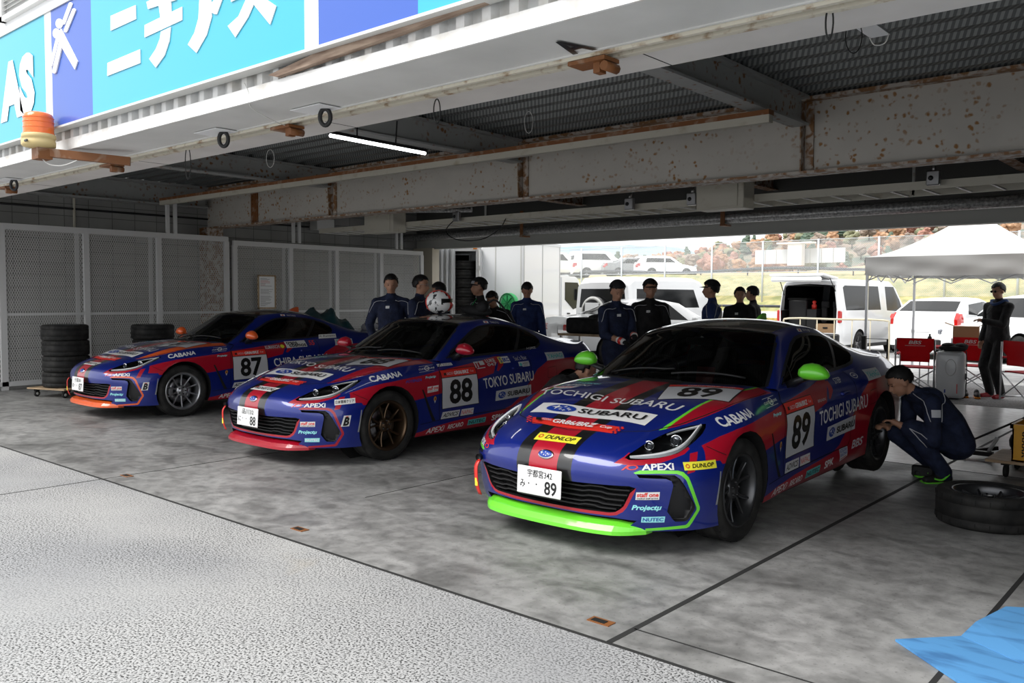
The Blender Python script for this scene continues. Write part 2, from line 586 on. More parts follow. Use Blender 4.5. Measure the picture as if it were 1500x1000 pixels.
class Decal:
    """collects layers of flat shapes and lays them on a surface (BVH) along a projection axis"""
    def __init__(s, bvh, proj='side', base=.0012):
        s.bvh = bvh; s.proj = proj; s.bm = NB(); s.mats = []; s.k = 0; s.base = base
    def mi(s, m):
        m = M[m] if isinstance(m, str) else m
        if m not in s.mats: s.mats.append(m)
        return s.mats.index(m)
    def add(s, quad, layers, grid=.03, step=.0007, ext=True):
        """quad: TL,TR,BR,BL in projection coordinates; layers in unit frame (0,0)=BL"""
        TL, TR, BR, BL = [np.array(q, float) for q in quad]
        W = max(np.linalg.norm(TR - TL), np.linalg.norm(BR - BL)); Hh = max(np.linalg.norm(TL - BL), np.linalg.norm(TR - BR))
        for (kind, a, rect, m, kw) in layers:
            v, fs = shape2d(kind, a, rect, **kw)
            t = NB()
            vv = [t.verts.new((p[0], p[1], 0)) for p in v]
            for f in fs:
                try: t.faces.new([vv[i] for i in f])
                except ValueError: pass
            nx = max(1, int(W / grid)); ny = max(1, int(Hh / grid))
            lo = v.min(0); hi = v.max(0)
            for i in range(1, nx):
                if lo[0] < i / nx < hi[0]:
                    bmesh.ops.bisect_plane(t, geom=t.verts[:] + t.edges[:] + t.faces[:], dist=1e-6, plane_co=(i / nx, 0, 0), plane_no=(1, 0, 0))
            for i in range(1, ny):
                if lo[1] < i / ny < hi[1]:
                    bmesh.ops.bisect_plane(t, geom=t.verts[:] + t.edges[:] + t.faces[:], dist=1e-6, plane_co=(0, i / ny, 0), plane_no=(0, 1, 0))
            off = s.base + step * s.k; s.k += 1
            mp = {}
            mi = s.mi(m)
            for w in t.verts:
                x, y = w.co.x, w.co.y
                q = (BL * (1 - x) + BR * x) * (1 - y) + (TL * (1 - x) + TR * x) * y
                h = s.hit(q)
                if h is None: continue
                mp[w] = s.bm.verts.new(h[0] + h[1] * off)
            for f in t.faces:
                if all(w in mp for w in f.verts):
                    try: g = s.bm.faces.new([mp[w] for w in f.verts])
                    except ValueError: continue
                    g.material_index = mi; g.smooth = True
                    if kind == 'text' and False: pass
            t.free()
        return s
    def strip(s, pts, w, m, n=1):
        poly = strip_poly(pts, w)
        N_ = len(pts)
        mi = s.mi(m); off = s.base + .0007 * s.k; s.k += 1
        prev = None
        for i in range(N_):
            a, b = poly[i], poly[2 * N_ - 1 - i]
            ha, hb = s.hit(a), s.hit(b)
            if ha is None or hb is None: prev = None; continue
            va, vb = s.bm.verts.new(ha[0] + ha[1] * off), s.bm.verts.new(hb[0] + hb[1] * off)
            if prev:
                g = s.bm.faces.new((prev[0], va, vb, prev[1])); g.material_index = mi; g.smooth = True
            prev = (va, vb)
        return s
    def hit(s, q):
        p = s.proj
        if p == 'side': o, d = Vector((3, q[0], q[1])), Vector((-1, 0, 0))
        elif p == 'top': o, d = Vector((q[0], q[1], 3)), Vector((0, 0, -1))
        elif p == 'front': o, d = Vector((q[0], -3, q[1])), Vector((0, 1, 0))
        elif p == 'diag': o, d = Vector((q[0] * S2 + 2, q[0] * S2 - 2, q[1])), Vector((-S2, S2, 0))
        elif p == 'diagr': o, d = Vector((-q[0] * S2 - 2, q[0] * S2 - 2, q[1])), Vector((S2, S2, 0))
        h = s.bvh.ray_cast(o, d)
        if h[0] is None: return None
        n = h[1]
        if n.dot(d) > 0: n = -n
        return h[0], n
    def out(s, name, parent, label=None):
        n0 = {'side': Vector((1, 0, 0)), 'top': Vector((0, 0, 1)), 'front': Vector((0, -1, 0)), 'diag': Vector((S2, -S2, 0)), 'diagr': Vector((-S2, -S2, 0))}[s.proj]
        s.bm.normal_update()
        for f in s.bm.faces:
            if f.normal.dot(n0) < 0: f.normal_flip()
        o = obj(name, s.bm, s.mats, parent)
        if label: o['label'] = label
        return o

# ------------------------------------------------------------------ wheels
def tyre_bm(r=.315, w=.225, rr=.222, tread=True):
    bm = NB()
    h = w / 2
    prof = [(rr, -h * .86), (rr + .012, -h * .93), (rr + .045, -h), (r - .028, -h * .98), (r - .008, -h * .90), (r - .001, -h * .78), (r, -h * .45), (r - .004, -h * .44), (r - .004, -h * .40), (r, -h * .39), (r, 0),
            (r, h * .39), (r - .004, h * .40), (r - .004, h * .44), (r, h * .45), (r - .001, h * .78), (r - .008, h * .90), (r - .028, h * .98), (r - .030, h * 1.0), (rr + .045, h), (rr + .012, h * .93), (rr, h * .86)]
    lathe(bm, prof, 72, 'X')
    if tread:
        for i in range(24):
            a = 2 * PI * i / 24
            for sx in (-1, 1):
                box(bm, (sx * h * .66, math.sin(a) * (r - .0005), math.cos(a) * (r - .0005)), (h * .30, .006, .004), rot=Matrix.Rotation(-a, 4, 'X'), mi=1)
    return bm

def rim_bm(style, rr=.222, w=.225):
    """axis X, +X is the outer face"""
    bm = NB()
    h = w / 2
    prof = [(rr - .004, -h * .88), (rr + .006, -h * .88), (rr + .006, -h * .80), (rr - .018, -h * .7), (rr - .024, h * .55), (rr - .004, h * .80), (rr + .006, h * .82), (rr + .007, h * .90), (rr - .002, h * .93),
            (rr - .012, h * .90), (rr - .020, h * .78), (rr - .030, h * .5), (rr - .030, -h * .7), (rr - .010, -h * .86)]
    lathe(bm, prof, 64, 'X', closed=True)
    xo = h * .72
    hub = [(.0, xo - .012), (.026, xo - .010), (.030, xo - .016), (.050, xo - .020), (.066, xo - .028), (.070, xo - .07), (0, xo - .07)]
    lathe(bm, hub, 28, 'X')
    def spoke(a0, a1, w0, w1, t=.024):
        R0, R1 = .058, rr - .012
        p0 = Vector((xo - .026, math.sin(a0) * R0, math.cos(a0) * R0))
        pm = Vector((xo - .022, (math.sin(a0) * .45 + math.sin(a1) * .55) * (R0 + R1) / 2, (math.cos(a0) * .45 + math.cos(a1) * .55) * (R0 + R1) / 2))
        p1 = Vector((xo - .006, math.sin(a1) * R1, math.cos(a1) * R1))
        pts = smooth_line([p0, pm, p1], 4)
        N_ = len(pts); rings = []
        for i, p in enumerate(pts):
            p = Vector(p)
            d = (Vector(pts[min(i + 1, N_ - 1)]) - Vector(pts[max(i - 1, 0)])).normalized()
            s_ = d.cross(Vector((1, 0, 0))).normalized()
            u = Vector((1, 0, 0))
            ww = w0 + (w1 - w0) * i / (N_ - 1)
            prof_ = [(-ww, -t), (ww, -t), (ww * .8, -.004), (ww * .45, 0), (-ww * .45, 0), (-ww * .8, -.004)]
            rings.append([bm.verts.new(p + s_ * a + u * b) for a, b in prof_])
        for i in range(N_ - 1):
            for k in range(6):
                f = bm.faces.new((rings[i][k], rings[i][(k + 1) % 6], rings[i + 1][(k + 1) % 6], rings[i + 1][k])); f.smooth = False
        bm.faces.new(rings[0]); bm.faces.new(rings[-1][::-1])
    if style == 'ten':
        for i in range(10):
            a = 2 * PI * i / 10
            spoke(a, a, .011, .009)
    elif style == 'vee':      # five pairs that fork towards the rim
        for i in range(5):
            a = 2 * PI * i / 5
            spoke(a - .09, a - .29, .013, .009); spoke(a + .09, a + .29, .013, .009)
    elif style == 'fork':     # five pairs of parallel spokes
        for i in range(5):
            a = 2 * PI * i / 5 + PI / 5
            spoke(a - .17, a - .20, .011, .009); spoke(a + .17, a + .20, .011, .009)
    bmesh.ops.recalc_face_normals(bm, faces=bm.faces[:])
    for i in range(5):
        a = 2 * PI * i / 5 + .3
        lathe(bm, [(0, xo - .004), (.008, xo - .004), (.009, xo - .030)], 6, 'X', c=(0, math.sin(a) * .042, math.cos(a) * .042), mi=1)
    return bm

_W = {}
def make_wheel(style, metal, parent=None, as_part=True, tyre_mesh=True, brake=True):
    """returns a wheel empty (or child of parent) with tyre and rim; +X outward"""
    if 'tyre' not in _W:
        o = obj('tyre', tyre_bm(), [M['rubber'], M['matte']]); _W['tyre'] = o.data; bpy.data.objects.remove(o)
    k = (style, metal)
    if k not in _W:
        o = obj('rim', rim_bm(style), [M[metal], M['plastic']]); _W[k] = o.data; bpy.data.objects.remove(o)
    w = link('wheel', _W['tyre'], parent)
    r = link('rim', _W[k], w)
    if brake:
        if 'disc' not in _W:
            bm = NB(); lathe(bm, [(.06, .012), (.15, .012), (.15, -.012), (.06, -.012)], 40, 'X', closed=True)
            bmesh.ops.recalc_face_normals(bm, faces=bm.faces[:])
            o = obj('brake_disc', bm, M['steel']); _W['disc'] = o.data; bpy.data.objects.remove(o)
            bm = NB(); 
            pts = [(.03, math.sin(a) * .135, math.cos(a) * .135) for a in np.linspace(-1.95, -1.25, 6)]
            tube(bm, pts, 1.0, prof=[(-.028, -.035), (.028, -.035), (.028, .03), (.02, .036), (-.02, .036), (-.028, .03)])
            bmesh.ops.recalc_face_normals(bm, faces=bm.faces[:])
            o = obj('brake_caliper', bm, M['caliper']); _W['cal'] = o.data; bpy.data.objects.remove(o)
        d = link('brake_disc', _W['disc'], w); c = link('brake_caliper', _W['cal'], w)
        d.location.x = c.location.x = -.01
        c.location.x = -.015
    return w
# ------------------------------------------------------------------ body with painted regions -> panel meshes (built once)
BLUE, RED, BLK, LINE, OUTER, GAP, WHT, ROOF, TAIL, MATTE = range(10)
HEADL = [(.438,.585),(.461,.601),(.56,.645),(.66,.678),(.745,.700),(.88,.725),(.975,.733),(.962,.715),(.928,.690),(.872,.660),(.813,.632),(.743,.604),(.64,.586),(.54,.578),(.46,.575)]
GRILLE = [(0,.428),(.20,.428),(.544,.436),(.575,.425),(.545,.395),(.505,.315),(.485,.295),(.455,.275),(.42,.268),(0,.262)]
INTAKE = [(.49,.503),(.60,.500),(.705,.496),(.735,.475),(.762,.437),(.826,.322),(.828,.300),(.793,.240),(.775,.228),(.715,.228),(.700,.240),(.665,.289),(.672,.330),(.695,.440),(.685,.465),(.655,.477),(.505,.484)]
LOWER = [(0,.238),(.45,.240),(.565,.232),(.52,.195),(0,.195)]
GREENL_OUT = [(.475,.512),(.51,.524),(.60,.525),(.726,.520),(.757,.511),(.787,.481),(.858,.305),(.858,.288),(.800,.195),(.785,.186),(.55,.170)]
GREENL_IN = [(.55,.186),(.775,.205),(.785,.212),(.838,.292),(.838,.303),(.770,.468),(.745,.492),(.717,.503),(.60,.507),(.485,.505)]
WINDOW = [(1.683,.872),(1.80,.878),(1.95,.880),(2.30,.889),(2.70,.900),(2.95,.915),(3.075,.932),(3.15,.965),(3.185,1.005),(3.17,1.045),(3.10,1.087),(2.954,1.132),(2.80,1.160),(2.62,1.175),(2.45,1.176),(2.30,1.158),(2.18,1.120),(1.988,1.030),(1.80,.936)]
WSHIELD = [(-.01,1.352),(.25,1.366),(.48,1.428),(.64,1.505),(.692,1.555),(.655,1.705),(.608,1.850),(.567,1.982),(.536,2.075),(.50,2.085),(.40,2.035),(.20,1.972),(-.01,1.950)]
RGLASS = [(-.01,3.07),(.30,3.06),(.45,3.09),(.50,3.25),(.52,3.45),(.50,3.62),(.30,3.72),(-.01,3.75)]
ROOFP = [(-.01,1.953),(.20,1.975),(.40,2.038),(.485,2.095),(.485,2.50),(.475,2.85),(.46,3.07),(.30,3.04),(-.01,3.05)]
REDBAND = [(.484,.637),(.628,.672),(.778,.700),(1.02,.722),(1.307,.742),(1.587,.775),(1.85,.800),(2.069,.822),(2.30,.850),(2.46,.870),(2.30,.765),(2.265,.699),(2.027,.655),(1.546,.555),(1.176,.518),(.87,.53),(.56,.53),(.545,.552),(.44,.556)]
SLASHD = [(2.39,.835),(2.45,.84),(2.43,.775),(2.34,.715),(2.315,.725)]
REARRED = [(1.10,.20),(1.276,.214),(1.425,.243),(1.69,.268),(2.397,.309),(2.55,.345),(2.665,.405),(2.70,.45),(2.80,.549),(2.928,.70),(3.142,.80),(4.4,.80),(4.4,.05),(1.10,.05)]
SLASHF = [(.813,.602),(.862,.610),(.826,.510),(.778,.500)]
REDUNDER = [(.375,.556),(.40,.572),(.438,.592),(.47,.612),(.47,.585),(.54,.578),(.64,.586),(.743,.604),(.813,.632),(.82,.625),(.78,.600),(.70,.578),(.635,.562),(.52,.550),(.433,.551)]
BUMPER = [(-3,-1),(1.035,-1),(1.035,.575),(.99,.612),(.935,.688),(.975,.735),(.99,.9),(-3,.9)]
AX_F, AX_R = .87, 3.445

def arch_poly(cy, r=.352, cz=.325):
    n = 26
    return [(cy + r * math.cos(2 * PI * i / n), cz + r * math.sin(2 * PI * i / n)) for i in range(n)]

_CAR = {}
def build_panels():
    bm = shell_mesh(); bm.normal_update(); orient_out(bm)
    ref = bm.copy(); ref.normal_update()
    full = ref.copy()
    bmesh.ops.mirror(full, geom=full.verts[:] + full.edges[:] + full.faces[:], axis='X', merge_dist=.001)
    bmesh.ops.recalc_face_normals(full, faces=full.faces[:])
    full.normal_update()
    full.faces.ensure_lookup_table(); full.verts.ensure_lookup_table()
    bvh = BVHTree.FromBMesh(full)
    _CAR['bvh'] = bvh
    fn = [f.normal.copy() for f in full.faces]
    fv = [[(v.co.copy(), v.normal.copy()) for v in f.verts] for f in full.faces]
    # is recalc pointing out?
    h = bvh.ray_cast(Vector((0, 2.4, 3)), Vector((0, 0, -1)))
    flipN = -1 if h[1].z < 0 else 1
    lay = bm.faces.layers.int['patch']
    P = lambda *k: (lambda f: f[lay] in k)
    def pr(poly, mi, proj='side', *k, extra=None):
        flt = (lambda f: f[lay] in k and (extra is None or extra(f)))
        return paint(bm, poly, mi, proj, flt)
    cf = lambda f: f.calc_center_median()
    # stripes
    pr([(-.01,.42),(.205,.42),(.205,.72),(-.01,.72)], BLK, 'front', 1, extra=lambda f: cf(f).y < .5)
    pr([(-.01,.42),(.105,.42),(.105,.72),(-.01,.72)], RED, 'front', 1, extra=lambda f: cf(f).y < .5)
    pr([(-.01,0),(.205,0),(.205,1.5),(-.01,1.5)], BLK, 'top', 2)
    pr([(-.01,0),(.105,0),(.105,1.5),(-.01,1.5)], RED, 'top', 2)
    gl = [(.537,.30),(.540,.40),(.556,.52),(.578,.68),(.604,.90),(.628,1.15),(.640,1.35),(.648,1.50)]
    wd = [.024,.022,.020,.018,.017,.017,.017,.017]
    pr([(p[0], p[1]) for p in gl] + [(.9,1.50),(.9,.3)], OUTER, 'top', 2)
    pr([(p[0] - w / 2, p[1]) for p, w in zip(gl, wd)] + [(p[0] + w / 2, p[1]) for p, w in list(zip(gl, wd))[::-1]], LINE, 'top', 2)
    pr([(-.01,1.285),(.25,1.300),(.45,1.365),(.58,1.44),(.655,1.50),(.70,1.53),(.66,1.60),(-.01,1.60)], MATTE, 'top', 2)
    # side livery
    sd = lambda f: cf(f).x > .55 and cf(f).y > .34
    pr(REDBAND, RED, 'side', 1, extra=lambda f: cf(f).x > .55 and cf(f).y > .36)
    pr(SLASHD, RED, 'side', 1, extra=sd)
    pr(REARRED, RED, 'side', 1, extra=sd)
    pr(SLASHF, RED, 'diag', 1, extra=lambda f: cf(f).y < .6)
    pr(REDUNDER, RED, 'diag', 1, extra=lambda f: cf(f).y < .7)
    pr(GREENL_OUT + GREENL_IN, LINE, 'diag', 1, extra=lambda f: cf(f).y < .8)
    # red outline under the grille
    go = [(0,.244),(.425,.250),(.462,.258),(.498,.280),(.520,.308),(.567,.400),(.577,.428)]
    gi = GRILLE[3:][:-1]
    pr([(-.01,.244)] + go[1:] + [(.575,.425),(.545,.395),(.505,.315),(.485,.295),(.455,.275),(.42,.268),(-.01,.262)], WHT, 'front', 1, extra=lambda f: cf(f).y < .5)
    # lamps at the tail
    pr([(3.98,.70),(4.3,.72),(4.3,.80),(4.05,.81),(3.97,.77)], TAIL, 'side', 1)
    # roof, frames
    pr(ROOFP, ROOF, 'top', 4)
    # cuts for openings
    for cy in (AX_F, AX_R):
        ap = arch_poly(cy)
        cut_poly(bm, ap, 'side', lambda f: f[lay] == 1 and cf(f).x > .6)
        bmesh.ops.delete(bm, geom=region(bm, ap, 'side', lambda f: f[lay] == 1 and cf(f).x > .6), context='FACES')
    cut_poly(bm, HEADL, 'diag', lambda f: cf(f).y < 1.0 and f[lay] in (1, 2))
    cut_poly(bm, GRILLE, 'front', lambda f: cf(f).y < .5)
    cut_poly(bm, LOWER, 'front', lambda f: cf(f).y < .5)
    cut_poly(bm, INTAKE, 'diag', lambda f: cf(f).y < .8)
    cut_poly(bm, WINDOW, 'side', P(3))
    cut_poly(bm, WSHIELD, 'top', P(4))
    cut_poly(bm, RGLASS, 'top', P(4))
    cut_poly(bm, BUMPER, 'diag', lambda f: f[lay] == 1 and cf(f).y < 1.2)
    DOOR = [(1.50,.30),(1.50,.82),(1.56,.86),(2.83,.89),(2.84,.80),(2.80,.55),(2.72,.32)]
    cut_poly(bm, DOOR, 'side', P(1))
    for yy in (1.50,):
        cut_poly(bm, [(yy, 0), (yy, .30)], 'side', P(1), closed=False)
    cut_poly(bm, [(1.2, .30), (1.5, .30)], 'side', P(1), closed=False)
    cut_poly(bm, [(3.97, 0), (3.97, .9)], 'side', P(1), closed=False)
    cut_poly(bm, [(1.10, .29), (3.2, .32)], 'side', P(1), closed=False)
    parts = {}
    used = set()
    def take(name, fs):
        fs = [f for f in fs if f.index not in used]
        for f in fs: used.add(f.index)
        parts[name] = fs
    bm.faces.index_update(); bm.faces.ensure_lookup_table()
    take('headlight', region(bm, HEADL, 'diag', lambda f: cf(f).y < 1.0 and f[lay] in (1, 2)))
    take('grille', region(bm, GRILLE, 'front', lambda f: cf(f).y < .5))
    take('lower_grille', region(bm, LOWER, 'front', lambda f: cf(f).y < .5))
    take('air_intake', region(bm, INTAKE, 'diag', lambda f: cf(f).y < .8))
    take('side_window', region(bm, WINDOW, 'side', P(3)))
    take('windscreen', region(bm, WSHIELD, 'top', P(4)))
    take('rear_window', region(bm, RGLASS, 'top', P(4)))
    take('front_bumper', region(bm, BUMPER, 'diag', lambda f: f[lay] == 1 and cf(f).y < 1.2))
    take('bonnet', [f for f in bm.faces if f[lay] == 2])
    take('door', region(bm, DOOR, 'side', P(1)))
    take('front_fender', [f for f in bm.faces if f[lay] == 1 and cf(f).y < 1.5 and cf(f).z > .29 and f.index not in used] )
    take('rear_bumper', [f for f in bm.faces if f[lay] == 1 and cf(f).y > 3.97])
    take('side_skirt', [f for f in bm.faces if f[lay] == 1 and cf(f).y < 3.13 and cf(f).z < .32])
    take('roof', [f for f in bm.faces if f[lay] in (3, 4) and cf(f).y < 3.5])
    take('rear_quarter', [f for f in bm.faces if f.index not in used])
    def extract(fs, mirror):
        """new bmesh out of faces; returns dict verts"""
        nb = NB(); mp = {}
        for sgn in mirror:
            mp.clear()
            for f in fs:
                vs = []
                for v in f.verts:
                    if v not in mp:
                        mp[v] = nb.verts.new((v.co.x * sgn, v.co.y, v.co.z))
                    vs.append(mp[v])
                if sgn < 0: vs = vs[::-1]
                try: g = nb.faces.new(vs)
                except ValueError: continue
                g.material_index = f.material_index; g.smooth = True
        if len(mirror) == 2:
            bmesh.ops.remove_doubles(nb, verts=[v for v in nb.verts if abs(v.co.x) < .001], dist=.0005)
        return nb
    def mesh_of(name, nb, normals=True):
        nb.normal_update()
        me = bpy.data.meshes.new(name)
        nb.to_mesh(me)
        if normals:
            vn = []
            for v in me.vertices:
                loc, n, idx, d = bvh.find_nearest(v.co)
                acc = Vector((0, 0, 0))
                for co, nn in fv[idx]:
                    acc += nn * (1.0 / ((co - v.co).length + 1e-4))
                acc.normalize(); vn.append(acc * flipN)
            ln = []
            for p in me.polygons:
                for li in p.loop_indices:
                    n = vn[me.loops[li].vertex_index]
                    ln.append(n if n.dot(p.normal) > .35 else p.normal)
            me.normals_split_custom_set([tuple(n) for n in ln])
        nb.free()
        return me
    PN = {}
    both = (1, -1)
    for nm in ('front_bumper', 'bonnet', 'roof', 'rear_bumper', 'windscreen', 'rear_window'):
        PN[nm] = mesh_of(nm, extract(parts[nm], both))
    for nm in ('door', 'front_fender', 'side_skirt', 'rear_quarter', 'side_window'):
        for s, t in ((1, 'L'), (-1, 'R')):
            PN[nm + t] = mesh_of(nm, extract(parts[nm], (s,)))
    def recessed(nm, sgns, d, depth, mi_wall, mi_floor):
        nb = extract(parts[nm], sgns)
        for f in nb.faces: f.material_index = mi_floor
        r = bmesh.ops.extrude_face_region(nb, geom=nb.faces[:])
        newf = [e for e in r['geom'] if isinstance(e, bmesh.types.BMFace)]
        newv = [e for e in r['geom'] if isinstance(e, bmesh.types.BMVert)]
        old = [f for f in nb.faces if f not in set(newf)]
        return nb, newf, newv, old
    def pit(nm, sgns, vec, wall, floor):
        nb, newf, newv, old = recessed(nm, sgns, None, 0, wall, floor)
        nf = set(newf); ov = set(v for f in nf for v in f.verts)
        # walls = faces that touch both
        allf = set(nb.faces)
        top = [f for f in allf if f not in nf and all(v not in ov for v in f.verts)]
        for f in allf - nf - set(top): f.material_index = wall; f.smooth = False
        for v in ov: v.co += Vector((vec[0] * (1 if v.co.x >= 0 else -1), vec[1], vec[2]))
        if top: bmesh.ops.delete(nb, geom=top, context='FACES_ONLY')
        bmesh.ops.recalc_face_normals(nb, faces=nb.faces[:])
        return nb
    PN['grille'] = mesh_of('grille', pit('grille', both, (0, .07, 0), 0, 1), False)
    PN['lower_grille'] = mesh_of('lower_grille', pit('lower_grille', both, (0, .05, 0), 0, 1), False)
    for s, t in ((1, 'L'), (-1, 'R')):
        PN['air_intake' + t] = mesh_of('air_intake', pit('air_intake', (s,), (-.035, .035, 0), 0, 0), False)
        PN['hl_housing' + t] = mesh_of('housing', pit('headlight', (s,), (-.035, .055, -.01), 0, 0), False)
        PN['hl_lens' + t] = mesh_of('lens_cover', extract(parts['headlight'], (s,)))
    bm.free(); ref.free(); full.free()
    _CAR['PN'] = PN
    _CAR['DOOR'] = DOOR
    # --- frames, shut lines, grille bars, lamps : shared children meshes
    d = Decal(bvh, 'side', .0004)
    def dense(pts, closed=False, n=3): 
        out = []
        m = len(pts)
        for i in range(m if closed else m - 1):
            a, b = pts[i], pts[(i + 1) % m]
            k = max(1, int(math.hypot(b[0] - a[0], b[1] - a[1]) / .03))
            out += [(a[0] + (b[0] - a[0]) * j / k, a[1] + (b[1] - a[1]) * j / k) for j in range(k)]
        out.append(pts[0] if closed else pts[-1]); return out
    for s in (1,):
        d.strip(dense(WINDOW, True), .022, 'plastic')
        d.strip(dense([(2.94,1.125),(2.83,1.02),(2.72,.905)]), .035, 'plastic')
        d.strip(dense([(1.93,.99),(1.90,.93),(1.885,.88)]), .014, 'plastic')
        d.strip(dense([(1.50,.30),(1.50,.70),(1.52,.79),(1.60,.838)]), .006, 'matte')
        d.strip(dense([(1.50,.30),(2.70,.322),(2.76,.36),(2.81,.55),(2.845,.80),(2.83,.875)]), .006, 'matte')
        d.strip(dense([(1.24,.285),(1.50,.30)]), .005, 'matte')
        d.strip(dense([(.50,.63),(.545,.60),(.60,.575)]), .004, 'matte')
        d.strip(dense([(3.97,.45),(3.97,.85)]), .005, 'matte')
        d.strip(dense([(3.09,.60),(3.23,.61),(3.23,.72),(3.09,.71)], True), .004, 'matte')
    _CAR['frameL'] = d
    d.mats
    o = d.out('shut_lines', None); _CAR['shutL'] = o.data; bpy.data.objects.remove(o)
    me = _CAR['shutL'].copy()
    for v in me.vertices: v.co.x *= -1
    me.flip_normals(); _CAR['shutR'] = me
    d = Decal(bvh, 'top', .0004)
    for s in (1, -1):
        hl = [(0,.245),(.3,.275),(.50,.393),(.60,.56),(.672,.735),(.722,.885),(.742,1.08),(.745,1.34),(.735,1.46)]
        d.strip(dense([(a * s, b) for a, b in hl]), .006, 'matte')
        ww = [(.0,1.352),(.25,1.366),(.48,1.428),(.64,1.505),(.692,1.555),(.655,1.705),(.608,1.850),(.567,1.982),(.536,2.075),(.50,2.085),(.40,2.035),(.20,1.972),(0,1.950)]
        d.strip(dense([(a * s, b) for a, b in ww]), .022, 'plastic')
        d.strip(dense([(a * s, b) for a, b in [(max(a, 0), b) for a, b in RGLASS]]), .03, 'plastic')
    o = d.out('panel_seams', None); _CAR['seams'] = o.data; bpy.data.objects.remove(o)
    # grille bars
    b = NB()
    for z in (.405, .375, .343, .312, .288):
        hw = np.interp(z, [.27, .295, .315, .395, .43], [.42, .485, .50, .545, .56]) - .012
        n = 28; prev = None
        for i in range(n + 1):
            x = -hw + 2 * hw * i / n
            h_ = bvh.ray_cast(Vector((x, -2, z)), Vector((0, 1, 0)))
            y = (h_[0].y if h_[0] else .1) + .024
            zz = z + (.008 if i in (4, 5, 6, 22, 23, 24) else 0)
            ring = [b.verts.new((x, y - .012, zz - .002)), b.verts.new((x, y + .02, zz - .008)), b.verts.new((x, y + .02, zz + .008)), b.verts.new((x, y - .012, zz + .005))]
            if prev:
                for k in range(4): b.faces.new((prev[k], prev[(k + 1) % 4], ring[(k + 1) % 4], ring[k]))
            prev = ring
    bmesh.ops.recalc_face_normals(b, faces=b.faces[:])
    me = bpy.data.meshes.new('bars'); b.to_mesh(me); b.free(); me.materials.append(M['plastic']); _CAR['bars'] = me
    # lip
    b = NB()
    prof = []
    pts = [(0,.055),(.30,.068),(.46,.105),(.535,.14),(.60,.20)]
    pts = [(-x, y) for x, y in pts[::-1]] + pts[1:]
    prev = None
    for i, (x, y) in enumerate(smooth_line(pts, 4)):
        e = 1 - max(0, abs(x) - .46) / .14 * .75
        kz = .012 * max(0, abs(x) - .3)
        ring = [b.verts.new((x, y + .03, .222 - .03 * (1 - e))), b.verts.new((x, y - .035 * e, .200 - .02 * (1 - e))), b.verts.new((x, y - .060 * e, .172)), b.verts.new((x, y - .060 * e, .150)), b.verts.new((x, y + .05, .148)), b.verts.new((x, y + .06, .20))]
        if prev:
            for k in range(6): b.faces.new((prev[k], prev[(k + 1) % 6], ring[(k + 1) % 6], ring[k]))
        else: b.faces.new(ring)
        prev = ring
    b.faces.new(prev[::-1])
    bmesh.ops.recalc_face_normals(b, faces=b.faces[:])
    me = bpy.data.meshes.new('lip'); b.to_mesh(me); b.free(); _CAR['lip'] = me
    # headlight inner parts
    def diagpt(u, v, depth):
        h_ = bvh.ray_cast(Vector((u * S2 + 2, u * S2 - 2, v)), Vector((-S2, S2, 0)))
        return h_[0] + Vector((-S2, S2, 0)) * depth
    b = NB()
    for (u, v, r) in ((.603,.636,.023), (.769,.655,.028)):
        c = diagpt(u, v, .045)
        fw = Vector((.35, -.93, .02)).normalized()
        a_, b_ = frame_of(fw)
        for k, (rr, hh, mi) in enumerate([(r * 1.35, .0, 0), (r * 1.3, .018, 0), (r * 1.05, .020, 0)]): pass
        ring = [c + a_ * math.cos(t) * r * 1.12 + b_ * math.sin(t) * r * 1.12 + fw * .012 for t in np.linspace(0, 2 * PI, 24, endpoint=False)]
        tube(b, ring, .005, 6, mi=1, closed=True)
        M4 = Matrix.Translation(c) @ fw.to_track_quat('Z', 'Y').to_matrix().to_4x4() @ Matrix.Diagonal((r, r, r * .7, 1))
        rr_ = bmesh.ops.create_uvsphere(b, u_segments=20, v_segments=12, radius=1, matrix=M4)
        for f in set(f for w in rr_['verts'] for f in w.link_faces): f.material_index = 2; f.smooth = True
    me = bpy.data.meshes.new('lamps'); b.to_mesh(me); b.free()
    for k in ('plastic', 'chrome', 'lens'): me.materials.append(M[k])
    _CAR['lampsL'] = me
    b = NB()
    drl = [(.470,.588),(.54,.590),(.64,.597),(.735,.614),(.80,.638),(.86,.672),(.915,.706),(.945,.724)]
    wds = [.006,.010,.013,.014,.015,.015,.014,.009]
    prev = None
    for (u, v), w_ in zip(smooth_line(drl, 3), np.interp(np.linspace(0, 7, 22), range(8), wds)):
        p = diagpt(u, v, .006)
        ring = [b.verts.new(p + Vector((0, 0, -w_))), b.verts.new(p + Vector((0, 0, w_))), b.verts.new(p + Vector((-.012, .012, w_))), b.verts.new(p + Vector((-.012, .012, -w_)))]
        if prev:
            for k in range(4): b.faces.new((prev[k], prev[(k + 1) % 4], ring[(k + 1) % 4], ring[k]))
        prev = ring
    # top inner return of the strip
    prev = None
    for (u, v), w_ in zip(smooth_line([(.945,.722),(.88,.712),(.80,.700),(.72,.684)], 3), np.linspace(.008, .004, 10)):
        p = diagpt(u, v, .006)
        ring = [b.verts.new(p + Vector((0, 0, -w_))), b.verts.new(p + Vector((0, 0, w_))), b.verts.new(p + Vector((-.012, .012, w_))), b.verts.new(p + Vector((-.012, .012, -w_)))]
        if prev:
            for k in range(4): b.faces.new((prev[k], prev[(k + 1) % 4], ring[(k + 1) % 4], ring[k]))
        prev = ring
    bmesh.ops.recalc_face_normals(b, faces=b.faces[:])
    me = bpy.data.meshes.new('drl'); b.to_mesh(me); b.free(); me.materials.append(M['drl']); _CAR['drlL'] = me
